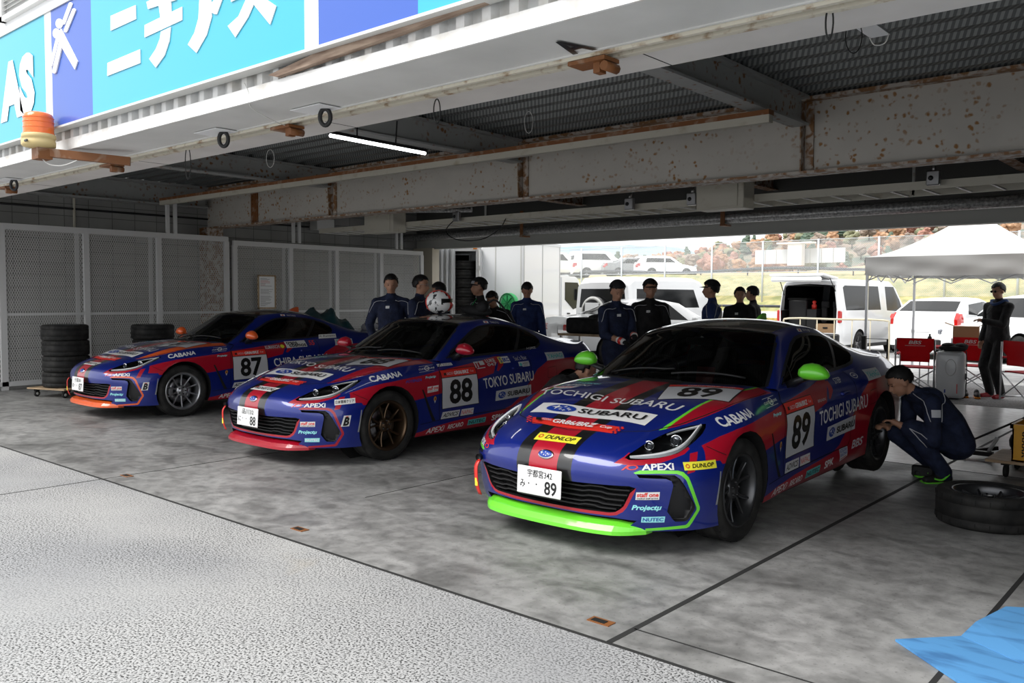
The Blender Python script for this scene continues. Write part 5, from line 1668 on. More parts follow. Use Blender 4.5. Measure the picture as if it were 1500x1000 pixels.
        b = NB(); box(b, (-.06, -.02, .0485), (.28, .16, .004)); obj('plate', b, M['whitepan'], r)
    # beacon
    g = thing('warning_beacon', 'orange rotating beacon on a cream base bolted to a rusty arm', 'beacon', (-6.75, 2.50, 2.55))
    b = NB(); lathe(b, [(0, .245), (.07, .243), (.092, .232), (.100, .205), (.102, .08)], 28, mi=0)
    for z in (.09, .13, .17, .20): lathe(b, [(.1025, z), (.104, z + .004), (.1025, z + .008)], 28)
    obj('dome', b, M['amber'], g)
    b = NB(); lathe(b, [(.103, .09), (.112, .085), (.114, .06), (.108, .055), (.108, .04), (.112, .035), (.110, .0), (.06, -.01), (0, -.01)], 28); box(b, (-.085, -.075, .045), (.025, .025, .06)); obj('base', b, M['beaconbase'], g)
    b = NB(); box(b, (.05, -.105, .028), (.055, .012, .02), bevel=.006); obj('badge', b, M['black'], g)
    b = NB(); box(b, (.0, .02, -.05), (.12, .10, .08)); bar(b, (0, 0, -.035), (.32, .52, -.075), .05, .06) ; obj('arm', b, M['rust'], g)
    b = NB(); tube(b, smooth_line([(0, 0, -.06), (.03, .05, -.12), (.10, .12, -.13), (.16, .2, -.09)], 4), .004, 5); obj('wire', b, M['whitecable'], g)
    # cable ties and loops
    def loop(x, y, z, w, h, m, lab, grp='hanging cable loops', th=.0035):
        b = NB(); pts = [(x + w * math.cos(t) * .75 , y + w * math.cos(t) * .65, z - h / 2 + h / 2 * math.sin(t)) for t in np.linspace(0, 2 * PI, 20, endpoint=False)]
        tube(b, pts, th, 5, closed=True); o = obj('cable_loop', b, m); tag(o, lab, 'cable', grp)
    loop(-5.95, 3.22, 2.56, .02, .24, M['cable'], 'thin black cable loop on the slot rail near the beacon')
    loop(-3.42, 3.30, 2.55, .018, .13, M['cable'], 'black cable tie loop at the middle of the slot rail')
    loop(-1.245, 3.22, 2.56, .014, .12, M['cable'], 'black cable tie loop at the right end of the slot rail')
    loop(-1.9, 5.3, 3.15, .05, .20, M['cable'], 'black cord loop hanging beside the bare lamp at right')
    loop(-5.2, 6.2, 3.2, .04, .2, M['whitecable'], 'pale cord loop hanging from the deck above the long rail', th=.0025)
    loop(-7.6, 5.0, 2.95, .04, .18, M['whitecable'], 'pale wire loop with a tag hanging at the left side', th=.0025)
    # fluorescent tubes
    g = thing('fluorescent_lamp', 'lit fluorescent tube hung diagonally below the deck', 'lamp', (-6.53, 5.55, 2.97))
    b = NB(); tube(b, [(.02, -.63, -.02), (-.03, .61, -.02)], .016, 10); o = obj('tube', b, M['tubelit'], g)
    b = NB(); bar(b, (.02, -.64, .01), (-.03, .63, .01), .035, .03); bar(b, (-.02, .2, .02), (-.02, .22, .25), .01, .01); bar(b, (0, -.3, .02), (0, -.3, .24), .01, .01); obj('batten', b, M['plastic'], g)
    g = thing('fluorescent_lamp', 'unlit white lamp fitting near the top right under the deck', 'lamp', (-1.87, 5.5, 3.13))
    b = NB(); prism(b, [(-.06, 0), (.06, 0), (.04, .035), (-.04, .035)], -.22, .18, 'XZ'); obj('housing', b, M['whitepan'], g)
    b = NB(); tube(b, smooth_line([(-.06, .16, 0), (-.03, .17, -.05), (.03, .17, -.05), (.06, .16, 0)], 4), .004, 5); obj('wire_guard', b, M['whitecable'], g)
    # little cord off white band
    b = NB(); tube(b, smooth_line([(-4.32, 2.68, 2.66), (-4.28, 2.69, 2.58), (-4.36, 2.75, 2.54), (-4.5, 3.0, 2.52), (-4.6, 3.15, 2.53)], 4), .003, 5); o = obj('cord', b, M['whitecable']); tag(o, 'loose white cord dangling from the fascia to the slot rail', 'cord')
M['tubelit'] = mat('lit_tube', (.9, .9, .9), .4, emit=(1, 1, 1), es=6)

def rear_services():
    # cable tray
    y0, y1, z = 10.3, 11.0, 2.70
    g = thing('cable_tray', 'ladder cable tray running the width of the pit behind the beam', 'cable tray', (-5, 10.65, z))
    b = NB(); box2(b, (-9.0, -.35, .0), (6.25, -.33, .09)); box2(b, (-9.0, .33, .0), (6.25, .35, .09)); obj('side_rail', b, M['boxcream'], g)
    for i in range(44):
        b = NB(); x = -8.95 + i * .345; box2(b, (x, -.33, 0), (x + .03, .33, .015)); obj('rung', b, M['ltgrey'], g)
    for i, x in enumerate((-10.2, -6.1, -3.2, 0)):
        b = NB(); box2(b, (x, 10.98, 2.72), (x + .03, 11.0, 3.55)); o = obj('tray_hanger', b, M['joist']); tag(o, 'thin steel hanger holding the cable tray', 'hanger', 'cable tray hangers')
    g = thing('duct_pipe', 'thick foil-wrapped grey pipe along the lintel', 'pipe', (-5, 13.55, 2.83))
    b = NB(); tube(b, [(-10.2, 0, 0), (6.25, 0, 0)], .085, 20); obj('pipe_body', b, M['pipe'], g)
    for x in (-2.0, 2.6, -6.5):
        b = NB(); box2(b, (x, -.11, -.13), (x + .1, .11, -.10)); box2(b, (x, -.10, -.12), (x + .08, -.085, .4)); obj('pipe_bracket', b, M['rust'], g)
    for i, (x0, x1, z0, z1, yy, lab) in enumerate(((-5.55, -4.89, 2.60, 3.04, 10.0, 'cream steel electrical cabinet under the beam at right of centre'), (-12.25, -11.46, 2.60, 3.03, 10.0, 'cream steel electrical cabinet under the beam near the mesh wall'))):
        g = thing('electrical_cabinet', lab, 'cabinet', ((x0 + x1) / 2, yy, z0), 0, 'cream cabinets hung behind the beam')
        w = x1 - x0
        b = NB(); box(b, (0, .15, (z1 - z0) / 2), (w, .30, z1 - z0), bevel=.008); box(b, (0, .15, z1 - z0 + .24), (.04, .04, .46)); obj('housing', b, M['boxcream'], g)
        b = NB(); box(b, (-.03, -.008, (z1 - z0) / 2), (w - .10, .014, z1 - z0 - .05), bevel=.004); dd = obj('door', b, M['boxcream'], g)
        b = NB(); box(b, (-w / 2 + .08, -.02, (z1 - z0) * .8), (.02, .012, .05)); obj('latch', b, M['plastic'], dd)
    b = NB(); box2(b, (-15.2, 10.95, 2.86), (-14.95, 11.4, 3.1), bevel=.008); o = obj('junction_box', b, M['ltgrey']); tag(o, 'light grey box on the block wall above the mesh', 'box')
    for i, (x, yy, zz, lab) in enumerate(((-6.7, 10.2, 2.78, 'silver camera box left of the right cabinet'), (-5.72, 10.2, 2.78, 'silver socket box touching the right cabinet'), (-2.75, 10.2, 2.80, 'silver camera box near the right end of the tray'), (-10.1, 10.2, 2.80, 'silver socket box right of the left cabinet'))):
        g = thing('socket_box', lab, 'box', (x, yy, zz), 0, 'small boxes clipped to the cable tray')
        b = NB(); box(b, (0, 0, 0), (.14, .07, .16), bevel=.01); tube(b, [(0, 0, .08), (0, .03, .16)], .02, 8); obj('casing', b, M['steel'], g)
        b = NB(); lathe(b, [(.0, -.045), (.026, -.045), (.028, -.03)], 14, 'Y', c=(-.02, 0, 0)); obj('lens', b, M['plastic'], g)
    b = NB(); tube(b, smooth_line([(-10.1, 10.3, 2.85), (-10.4, 10.25, 2.60), (-10.1, 10.2, 2.42), (-9.55, 10.2, 2.40), (-9.2, 10.25, 2.55), (-9.1, 10.3, 2.72)], 5), .008, 6); o = obj('sagging_cable', b, M['cable']); tag(o, 'black cable sagging from the tray over the container', 'cable')
    b = NB(); tube(b, [(-13.2, 10.5, 3.1), (-12.6, 10.5, 3.08), (-10.9, 11.4, 3.06)], .05, 10); o = obj('duct_pipe', b, M['pipe']); tag(o, 'short grey pipe crossing above the left cabinet', 'pipe')
    # conduit on the block wall
    b = NB(); tube(b, [(-15.17, 3.2, 2.92), (-15.17, 10.9, 2.92)], .018, 8); o = obj('wall_conduit', b, M['plastic']); tag(o, 'dark horizontal conduit on the block wall', 'conduit')
    b = NB(); tube(b, [(-15.17, 6.15, 2.5), (-15.17, 6.15, 3.5)], .022, 8); o = obj('wall_conduit', b, M['boxcream']); tag(o, 'cream vertical conduit on the block wall at left', 'conduit')

def mesh_wall():
    X = -14.5
    def panel(ys, lab, ztop, grp):
        g = thing('mesh_partition', lab, 'partition', (X, ys[0], 0), 0, grp)
        y0, y1 = 0, ys[-1] - ys[0]
        def put(nm, b, m): o = obj(nm, b, m, g); return o
        b = NB(); box2(b, (-.03, y0 - .03, ztop - .09), (.03, y1 + .03, ztop)); put('top_rail', b, M['wframe'])
        b = NB(); box2(b, (-.025, y0, 1.145), (.025, y1, 1.185)); put('middle_rail', b, M['wframe'])
        b = NB(); box2(b, (-.03, y0 - .03, .06), (.03, y1 + .03, .13)); put('bottom_rail', b, M['wframe'])
        for i, y in enumerate(ys):
            y = y - ys[0]
            b = NB(); box2(b, (-.03, y - .045, .0), (.03, y + .045, ztop - .09)); put('post', b, M['wframe'])
            if 0 < i < len(ys) - 1 or (i == len(ys) - 1 and False):
                b = NB(); box2(b, (-.07, y - .15, .0), (-.04, y - .09, ztop - .09)); put('back_post', b, M['wframe'])
        b = NB(); vs = [b.verts.new(p) for p in ((0, y0, .1), (0, y1, .1), (0, y1, ztop - .05), (0, y0, ztop - .05))]; b.faces.new(vs); put('mesh_sheet', b, M['xmetal'])
        return g
    panel([3.5, 4.80, 6.05, 7.28, 8.58], 'white framed expanded-metal partition nearest the camera along the left wall', 2.56, 'white mesh partitions')
    panel([8.75, 9.98, 11.1, 12.3, 13.5], 'white framed expanded-metal partition further back with the notice board', 2.50, 'white mesh partitions')
    for i, y in enumerate((7.45, 10.05, 12.75)):
        g = thing('support_tube_pair', ['pair of white tubes above the near partition', 'pair of white tubes above the partition right of the column', 'pair of white tubes above the far end of the partition'][i], 'tube', (X, y, 2.5), 0, 'white tube pairs on the partitions')
        for dy in (0, .14):
            b = NB(); box2(b, (-.02, dy - .03, .02), (.02, dy + .03, .64 if i == 0 else .9)); obj('tube', b, M['wframe'], g)
    # notice board
    g = thing('notice_board', 'small wooden framed notice sheet hanging on the mesh partition', 'notice board', (-14.44, 9.39, 1.22))
    b = NB()
    for a, c in (((0, -.2, 0), (.02, -.17, .65)), ((0, .17, 0), (.02, .2, .65)), ((0, -.2, 0), (.02, .2, .03)), ((0, -.2, .62), (.02, .2, .65))): box2(b, a, c)
    obj('frame', b, M['wood'], g)
    b = NB(); box2(b, (.005, -.17, .03), (.012, .17, .62)); obj('sheet', b, M['whitepan'], g)
    b = NB(); random.seed(3)
    for i in range(26):
        z = .58 - i * .021; w = random.uniform(.10, .28)
        if i in (8, 9, 15): continue
        box2(b, (.0122, -.14, z), (.0128, -.14 + w, z + .008), mi=1 if i in (2, 3, 4, 6) else 0)
    obj('printed_text', b, [M['ltgrey2'], M['redpale']], g)
    b = NB(); tube(b, [(.01, -.07, .65), (.01, 0, .75), (.01, .07, .65)], .004, 5); obj('hanger', b, M['steel'], g)
M['ltgrey2'] = mat('print_grey', (.35, .35, .36), .6)
M['redpale'] = mat('print_pale_red', (.65, .30, .30), .6)
# ================================================================== PROPS
M['navy'] = mat('navy_coverall_cloth', (.010, .016, .045), .85); add_noise(M['navy'], 14, (.007, .011, .032), (.014, .022, .060), detail=5, bump=.5, bscale=18, bdist=.03)
M['blackcloth'] = mat('black_cloth', (.010, .010, .011), .85); add_noise(M['blackcloth'], 10, (.007, .007, .008), (.018, .018, .019), detail=5, bump=.5, bscale=16, bdist=.03)
M['greycloth'] = mat('grey_cloth', (.35, .35, .37), .8)
M['skin'] = mat('skin', (.42, .22, .14), .55)
M['hair'] = mat('black_hair', (.008, .007, .007), .55)
M['greyhair'] = mat('dark_grey_hair', (.03, .03, .03), .6)
M['piping'] = mat('reflective_piping', (.55, .56, .60), .5)
M['patch'] = mat('white_cloth_patch', (.7, .7, .7), .7)
M['shoe'] = mat('black_shoe', (.012, .012, .012), .6)
M['redshoe'] = mat('red_shoe', (.30, .012, .02), .6)
M['limeshoe'] = mat('lime_shoe_trim', (.18, .75, .05), .5)
M['bluemat'] = mat('blue_foam_mat', (.09, .30, .62), .75); add_noise(M['bluemat'], 3.2, (.05, .17, .38), (.09, .29, .58), detail=7, lo=.36, hi=.48, stretch=(.8, 3.5, 1))
M['crate'] = mat('yellow_plastic_crate', (.62, .30, .01), .45)
M['cardboard'] = mat('cardboard', (.38, .24, .13), .8)
M['alu'] = mat('aluminium_tube', (.62, .63, .65), .3, metal=.8)
M['redchair'] = mat('red_chair_canvas', (.42, .008, .016), .8)
M['whiteshell'] = mat('white_plastic_shell', (.72, .73, .75), .3, coat=.5)
M['tentwhite'] = mat('tent_fabric', (.62, .62, .61), .7)
M['tealbag'] = mat('teal_sheet', (.008, .065, .085), .35, coat=.4)
M['whitecar'] = mat('white_car_paint', (.80, .81, .82), .3, coat=.8)
M['darkcar'] = mat('dark_car_paint', (.02, .02, .022), .3, coat=.8)
M['carglass'] = mat('dark_car_glass', (.010, .011, .012), .12, spec=.25)
M['amberlamp'] = mat('amber_lamp', (.8, .25, .02), .3)
M['cream2'] = mat('cream_tube', (.62, .56, .42), .5)
M['greenplastic'] = mat('green_plastic', (.03, .42, .12), .4)

def free_wheel(lab, loc, rot, style='ten', metal='silver', group=None, name='spare_wheel'):
    """a whole wheel lying or standing: tyre + rim parts"""
    r = thing(name, lab, 'wheel', loc, 0, group)
    w = make_wheel(style, metal, r, brake=False)
    # promote: wheel mesh (tyre) is a part, rim a part
    rim = w.children[0]; rim.parent = r
    w.name = 'tyre'
    for o in (w, rim): o.rotation_euler = rot
    return r

def tyre_stacks():
    random.seed(11)
    words = ['lowest', 'second from the floor', 'third from the floor', 'topmost']
    x0, y0 = -13.15, 5.17
    g = thing('wheel_dolly', 'square plywood dolly on four castors under the left tyre stack', 'dolly', (x0, y0, 0))
    g.rotation_euler = (0, 0, .35)
    b = NB(); box2(b, (-.36, -.36, .115), (.36, .36, .135), bevel=.004); obj('board', b, M['wood'], g)
    for sx in (-.27, .27):
        for sy in (-.27, .27):
            b = NB(); lathe(b, [(.0, -.014), (.042, -.014), (.046, -.008), (.046, .008), (.042, .014), (0, .014)], 16, 'X', c=(sx, sy, .046)); box(b, (sx, sy, .098), (.05, .06, .03)); obj('castor', b, M['rubber'], g)
            b = NB(); lathe(b, [(.0, .0145), (.022, .0145), (.022, .017), (0, .017)], 12, 'X', c=(sx, sy, .046)); obj('castor_hub', b, M['ltgrey'], g)
    for i in range(4):
        free_wheel('used race tyre, %s in the stack at the far left' % words[i], (x0 + random.uniform(-.025, .025), y0 + random.uniform(-.02, .02), .136 + .1125 + i * .2255), (0, -PI / 2, 0), group='wheels in the left stack')
    x1, y1 = -13.05, 6.45
    g = thing('wheel_dolly', 'dark low dolly under the tyre stack behind the coupe numbered 87', 'dolly', (x1, y1, 0))
    b = NB(); box2(b, (-.34, -.34, .095), (.34, .34, .115)); obj('board', b, M['wood'], g)
    for sx in (-.27, .27):
        for sy in (-.27, .27):
            b = NB(); lathe(b, [(.0, -.014), (.042, -.014), (.047, 0), (.042, .014), (0, .014)], 16, 'X', c=(sx, sy, .047)); obj('castor', b, M['rubber'], g)
    for i in range(4):
        free_wheel('used race tyre, %s in the stack behind the coupe numbered 87' % words[i], (x1 + random.uniform(-.02, .02), y1 + random.uniform(-.02, .02), .116 + .1125 + i * .2255), (0, -PI / 2, 0), group='wheels in the second stack')

def loose_things():
    # wheel lying beside the mechanic
    free_wheel('black-spoked wheel with worn slick tyre lying flat beside the mechanic', (-1.30, 6.30, .1125), (.5, -PI / 2, .0), 'vee', 'gunmetal')
    # blue mat in two leaves
    A, B, Cc, D, E_ = (-1.13, 3.83), (-.915, 4.09), (-.80, 4.50), (-.50, 4.62), (-.70, 3.50)
    g = thing('foam_mat', 'scuffed light blue foam mat folded open on the floor', 'mat', (-.8, 3.9, 0))
    def leaf(pts, nm, z=(.002, .012)):
        b = NB(); up = []; lo = []
        for (x, y, h) in pts: up.append(b.verts.new((x + .8, y - 3.9, z[1] + h))); lo.append(b.verts.new((x + .8, y - 3.9, z[0] + h * .6)))
        b.faces.new(up); b.faces.new(lo[::-1])
        n = len(pts)
        for i in range(n): b.faces.new((up[i], lo[i], lo[(i + 1) % n], up[(i + 1) % n]))
        bmesh.ops.recalc_face_normals(b, faces=b.faces[:]); return obj(nm, b, M['bluemat'], g)
    leaf([(-1.13, 3.83, 0), (-.60, 3.38, 0), (-.10, 3.00, 0), (.05, 3.35, 0), (-.45, 3.78, 0), (-.925, 4.06, .0)], 'front_leaf')
    leaf([(-.925, 4.06, .002), (-.45, 3.78, .002), (.05, 3.35, .002), (.30, 3.9, .05), (-.30, 4.33, .05), (-.66, 4.55, .05), (-.83, 4.44, .05), (-.90, 4.2, .03)], 'back_leaf')
    # floor sockets
    for i, (x, y) in enumerate(((-6.93, 3.18), (-4.53, 3.17), (-2.21, 3.17))):
        b = NB(); box2(b, (x - .06, y - .03, -.02), (x + .06, y + .03, .004)); 
        g = thing('floor_socket', ['rusty steel post socket set in the floor at left', 'rusty steel post socket set in the floor in the middle', 'rusty steel post socket set in the floor below the green-lipped coupe'][i], 'socket', (0, 0, 0), 0, 'post sockets in the floor')
        obj('plate', b, M['rust'], g)
        b = NB(); box2(b, (x - .045, y - .02, .003), (x + .03, y + .015, .006)); obj('slot', b, M['matte'], g)
    # yellow crate on dolly
    g = thing('tool_dolly', 'plywood dolly with black castors carrying the yellow crate', 'dolly', (-1.18, 8.25, 0))
    b = NB(); box2(b, (-.50, -.30, .125), (.45, .34, .15), bevel=.004); obj('board', b, M['wood'], g)
    for sx in (-.36, .34):
        for sy in (-.20, .24):
            b = NB(); lathe(b, [(.0, -.016), (.048, -.016), (.054, -.008), (.054, .008), (.048, .016), (0, .016)], 18, 'X', c=(sx, sy, .054)); box(b, (sx, sy, .115), (.06, .10, .022)); obj('castor', b, M['rubber'], g)
    g = thing('plastic_crate', 'yellow perforated plastic crate on the plywood dolly', 'crate', (-1.29, 8.14, .15))
    b = NB()
    for (a, c) in (((-.20, -.16, 0), (-.188, .26, .30)), ((.25, -.16, 0), (.262, .26, .30)), ((-.20, -.16, 0), (.262, -.148, .30)), ((-.20, .248, 0), (.262, .26, .30)), ((-.2, -.16, 0), (.262, .26, .012)), ((-.215, -.175, .27), (.277, -.15, .305)), ((-.215, .25, .27), (.277, .275, .305)), ((-.215, -.175, .27), (-.19, .275, .305)), ((.25, -.175, .27), (.277, .275, .305))): box2(b, a, c, mi=0)
    obj('crate_body', b, M['crate'], g)
    b = NB()
    for i in range(7):
        for j in range(9): 
            box(b, (-.12 + i * .05, -.1612, .05 + j * .024), (.022, .002, .011), rot=(0, .78 if (i + j) % 2 else -.78, 0)); 
    obj('perforations', b, M['matte'], g)
    # tool bag and jack handle
    b = NB(); 
    for (c, s, r) in (((0, 0, .16), (.22, .14, .16), .1), ((.08, .02, .28), (.12, .10, .10), .0), ((-.08, .0, .07), (.14, .12, .07), .0)): ellipsoid(b, c, s, (0, r, .2))
    o = obj('tool_bag', b, M['blackcloth']); o.location = (-1.48, 8.98, 0); tag(o, 'slumped black tool bag behind the yellow crate', 'bag')
    g = thing('trolley_jack', 'black trolley jack with long handle leaning beside the plywood dolly', 'jack', (-1.75, 8.85, 0))
    b = NB(); box2(b, (-.30, -.05, .03), (-.05, .02, .07)); bar(b, (-.28, -.02, .05), (-.06, .20, .08), .04, .035); obj('jack_body', b, M['plastic'], g)
    b = NB(); tube(b, [(-.30, -.15, .12), (.38, .22, .52)], .010, 8); obj('jack_handle', b, M['plastic'], g)
    b = NB(); tube(b, [(-.10, .02, .05), (-.03, .05, .20)], .018, 8); obj('jack_strut', b, M['whiteshell'], g)
    # low jack stand and torque tool near the mechanic's foot
    g = thing('wheel_chock', 'small black rubber block on the floor by the rear tyre', 'block', (-2.02, 7.60, 0))
    b = NB(); box(b, (-.03, 0, .05), (.18, .12, .10), bevel=.015); obj('block_body', b, M['plastic'], g)
    b = NB(); lathe(b, [(0, -.02), (.04, -.02), (.045, 0), (.04, .02), (0, .02)], 14, 'X', c=(.12, -.05, .045)); tube(b, [(.06, -.02, .05), (.2, -.1, .06)], .012, 6); obj('roller', b, M['steel'], g)
    # helmet on the roof of the middle car
    g = thing('racing_helmet', 'white patterned racing helmet with red stripe on the roof of the coupe numbered 88', 'helmet', (-6.83, 6.62, 1.288))
    b = NB()
    prof = []
    n = 24
    vs = bmesh.ops.create_uvsphere(b, u_segments=32, v_segments=20, radius=1.0)['verts']
    for v in vs:
        x, y, z = v.co
        v.co = Vector((x * .128, y * .150 * (1.0 if y < 0 else 1.0), z * .135 + .128))
        if v.co.z < .03: v.co.z = max(v.co.z, .004); v.co.x *= .86; v.co.y *= .88
        if y < -.3 and z < -.1: v.co.y -= .018
    for f in b.faces:
        f.smooth = True; c = f.calc_center_median()
        if abs(c.x + .045) < .016 and c.z > .03: f.material_index = 1
    obj('shell', b, [M['helmet'], M['redv']], g)
    b = NB()
    for (z0, z1) in ((.10, .165),):
        rows = []
        for t in np.linspace(-1.25, 1.25, 18):
            rows.append([b.verts.new((.131 * math.sin(t), -.154 * math.cos(t), z)) for z in (z0, (z0 + z1) / 2, z1)])
        grid_faces(b, rows)
    obj('visor', b, M['carglass'], g)
    g.rotation_euler = (0, 0, 2.2)
    # black gear beside the helmet
    b = NB(); ellipsoid(b, (0, 0, .05), (.20, .10, .06), (0, .1, .3)); ellipsoid(b, (.12, -.03, .09), (.08, .06, .06)); tube(b, smooth_line([(.1, 0, .08), (.22, .05, .17), (.30, .1, .10), (.36, .12, .02)], 4), .012, 6)
    o = obj('glove_bag', b, M['blackcloth']); o.location = (-6.55, 6.92, 1.272); tag(o, 'black gear bag with strap lying behind the white helmet', 'bag')
    # teal sheet bundle on the tail of the far car
    b = NB(); random.seed(5)
    rows = []
    for i in range(15):
        r = []
        for j in range(11):
            u, v = i / 14, j / 10
            hgt = math.sin(PI * u) ** .7 * math.sin(PI * v) ** .6
            r.append(b.verts.new((-.42 + .84 * v, -.45 + .85 * u, .22 * hgt * (1 + .35 * math.sin(u * 17 + v * 9)) + .02 * math.sin(v * 21) * hgt)))
        rows.append(r)
    grid_faces(b, rows)
    o = obj('crumpled_sheet', b, M['tealbag']); o.location = (-10.55, 7.85, 1.02); o.rotation_euler = (-.28, 0, 0); tag(o, 'crumpled dark teal plastic sheet on the rear glass of the coupe numbered 87', 'sheet')
    b = NB(); ellipsoid(b, (0, 0, .05), (.16, .10, .07)); ellipsoid(b, (.1, .05, .07), (.09, .07, .05)); tube(b, smooth_line([(-.1, 0, .1), (0, .1, .13), (.14, .0, .11)], 4), .012, 6)
    o = obj('plastic_bag', b, M['greycloth']); o.location = (-10.2, 8.42, .955); tag(o, 'pale crumpled plastic bag on the tail of the coupe numbered 87', 'bag')
M['helmet'] = mat('white_graphic_helmet', (.8, .8, .8), .25, coat=.8); add_noise(M['helmet'], 16, (.03, .03, .035), (.80, .80, .80), detail=2, lo=.42, hi=.47)

def camp_chair(lab, loc, rz, word=True):
    g = thing('camp_chair', lab, 'chair', loc, rz, 'red folding chairs behind the pit')
    b = NB()   # canvas back (facing +y side is the sitter's; logo on the -y back side)
    rows = []
    for i in range(9):
        u = i / 8; x = -.26 + .52 * u
        sag = .03 * math.sin(PI * u)
        rows.append([b.verts.new((x * (1 if z > .70 else .78 + .0 * z), -.22 + sag + (.02 if z < .7 else 0), z)) for z in (.52, .60, .66, .72, .80, .88)])
    grid_faces(b, rows)
    bmesh.ops.solidify(b, geom=b.faces[:], thickness=.012)
    obj('back_canvas', b, M['redchair'], g)
    b = NB(); box(b, (0, .02, .43), (.50, .44, .02), bevel=.006); obj('seat', b, M['redchair'], g)
    for x in (-.27, .27):
        b = NB(); tube(b, [(x, -.24, 0.02), (x, -.235, .86)], .013, 8); tube(b, [(x, .24, .02), (x, .24, .62)], .013, 8); tube(b, [(x, -.24, .06), (x, .24, .06)], .012, 8); tube(b, [(x, -.24, .42), (x, .24, .42)], .012, 8)
        obj('side_frame', b, M['alu'], g)
        b = NB(); box(b, (x, .02, .635), (.05, .48, .03), bevel=.008); obj('armrest', b, M['redchair'], g)
    b = NB()
    for y in (-.22, .22):
        tube(b, [(-.26, y, .06), (.26, y, .40)], .010, 8); tube(b, [(.26, y, .06), (-.26, y, .40)], .010, 8)
    obj('cross_frame', b, M['alu'], g)
    if word:
        b = NB(); v, fs, _ = text_bm('BBS', bold=.02, shear=.2)
        vv = [b.verts.new((-.09 + p[0] * .18, -.240, .79 + p[1] * .055)) for p in v]
        for f in fs:
            try: b.faces.new([vv[i] for i in f])
            except ValueError: pass
        box2(b, (-.14, -.240, .765), (.14, -.2395, .771))
        bmesh.ops.recalc_face_normals(b, faces=b.faces[:])
        obj('chair_lettering', b, M['patch'], g)
    return g

def tent():
    x0, y0, x1, y1 = -5.61, 16.56, -2.61, 19.56
    ze, zb, za = 2.25, 1.92, 3.15
    g = thing('canopy_tent', 'white pop-up canopy tent with grey valance behind the pit', 'tent', (x0, y0, 0))
    def L_(o): o.location = (-x0, -y0, 0); return o
    b = NB(); cx, cy = (x0 + x1) / 2, (y0 + y1) / 2
    n = 10; rows = []
    for k, (ax, ay, bx, by) in enumerate(((x0, y0, x1, y0), (x1, y0, x1, y1), (x1, y1, x0, y1), (x0, y1, x0, y0))):
        rows = []
        for i in range(n + 1):
            t = i / n; ex, ey = ax + (bx - ax) * t, ay + (by - ay) * t
            r = []
            for j in range(n + 1):
                s = j / n
                r.append(b.verts.new((ex + (cx - ex) * s, ey + (cy - ey) * s, ze + (za - ze) * (s ** 1.45) - .05 * math.sin(PI * s) * math.sin(PI * t))))
            rows.append(r)
        grid_faces(b, rows)
    bmesh.ops.remove_doubles(b, verts=b.verts[:], dist=.001)
    L_(obj('roof_fabric', b, M['tentwhite'], g))
    for k, (ax, ay, bx, by) in enumerate(((x0, y0, x1, y0), (x1, y0, x1, y1), (x1, y1, x0, y1), (x0, y1, x0, y0))):
        b = NB(); rows = []
        nx, ny = -(by - ay) / 3.0, (bx - ax) / 3.0
        for i in range(41):
            t = i / 40
            wv = lambda s: .012 * math.sin(t * 23 + s * 5 + k) * s + .010 * math.sin(t * 9 - s * 7)
            rows.append([b.verts.new((ax + (bx - ax) * t - nx * (.01 + wv(s)), ay + (by - ay) * t - ny * (.01 + wv(s)), ze - (ze - zb) * s - .03 * s * math.sin(PI * t))) for s in (0, .2, .4, .6, .8, 1)])
        grid_faces(b, rows)
        L_(obj('valance', b, M['tentwhite'], g))
    for (x, y) in ((x0 + .03, y0 + .03), (x1 - .03, y0 + .03), (x1 - .03, y1 - .03), (x0 + .03, y1 - .03)):
        b = NB(); box2(b, (x - .022, y - .022, 0), (x + .022, y + .022, 2.2)); box2(b, (x - .03, y - .03, 0), (x + .03, y + .03, .02)); box2(b, (x - .03, y - .03, .75), (x + .03, y + .03, .82))
        L_(obj('pole', b, M['alu'], g))
    for (ax, ay, bx, by) in ((x0, y0, x1, y0), (x1, y0, x1, y1), (x1, y1, x0, y1), (x0, y1, x0, y0)):
        b = NB(); N_ = 4
        for i in range(N_):
            p = lambda t, z: (ax + (bx - ax) * t + (.05 if ax == bx == x0 else -.05 if ax == bx else 0), ay + (by - ay) * t + (.05 if ay == by == y0 else -.05 if ay == by else 0), z)
            tube(b, [p(i / N_, 1.80 if i % 2 == 0 else 2.12), p((i + 1) / N_, 2.12 if i % 2 == 0 else 1.80)], .012, 6)
            tube(b, [p(i / N_, 2.12 if i % 2 == 0 else 1.80), p((i + 1) / N_, 1.80 if i % 2 == 0 else 2.12)], .012, 6)
        L_(obj('truss', b, M['alu'], g))
    b = NB(); 
    for (x, y) in ((x0, y0), (x1, y0), (x1, y1), (x0, y1)): tube(b, [(x, y, 2.12), (cx, cy, 2.95)], .012, 6)
    L_(obj('rafter', b, M['alu'], g))

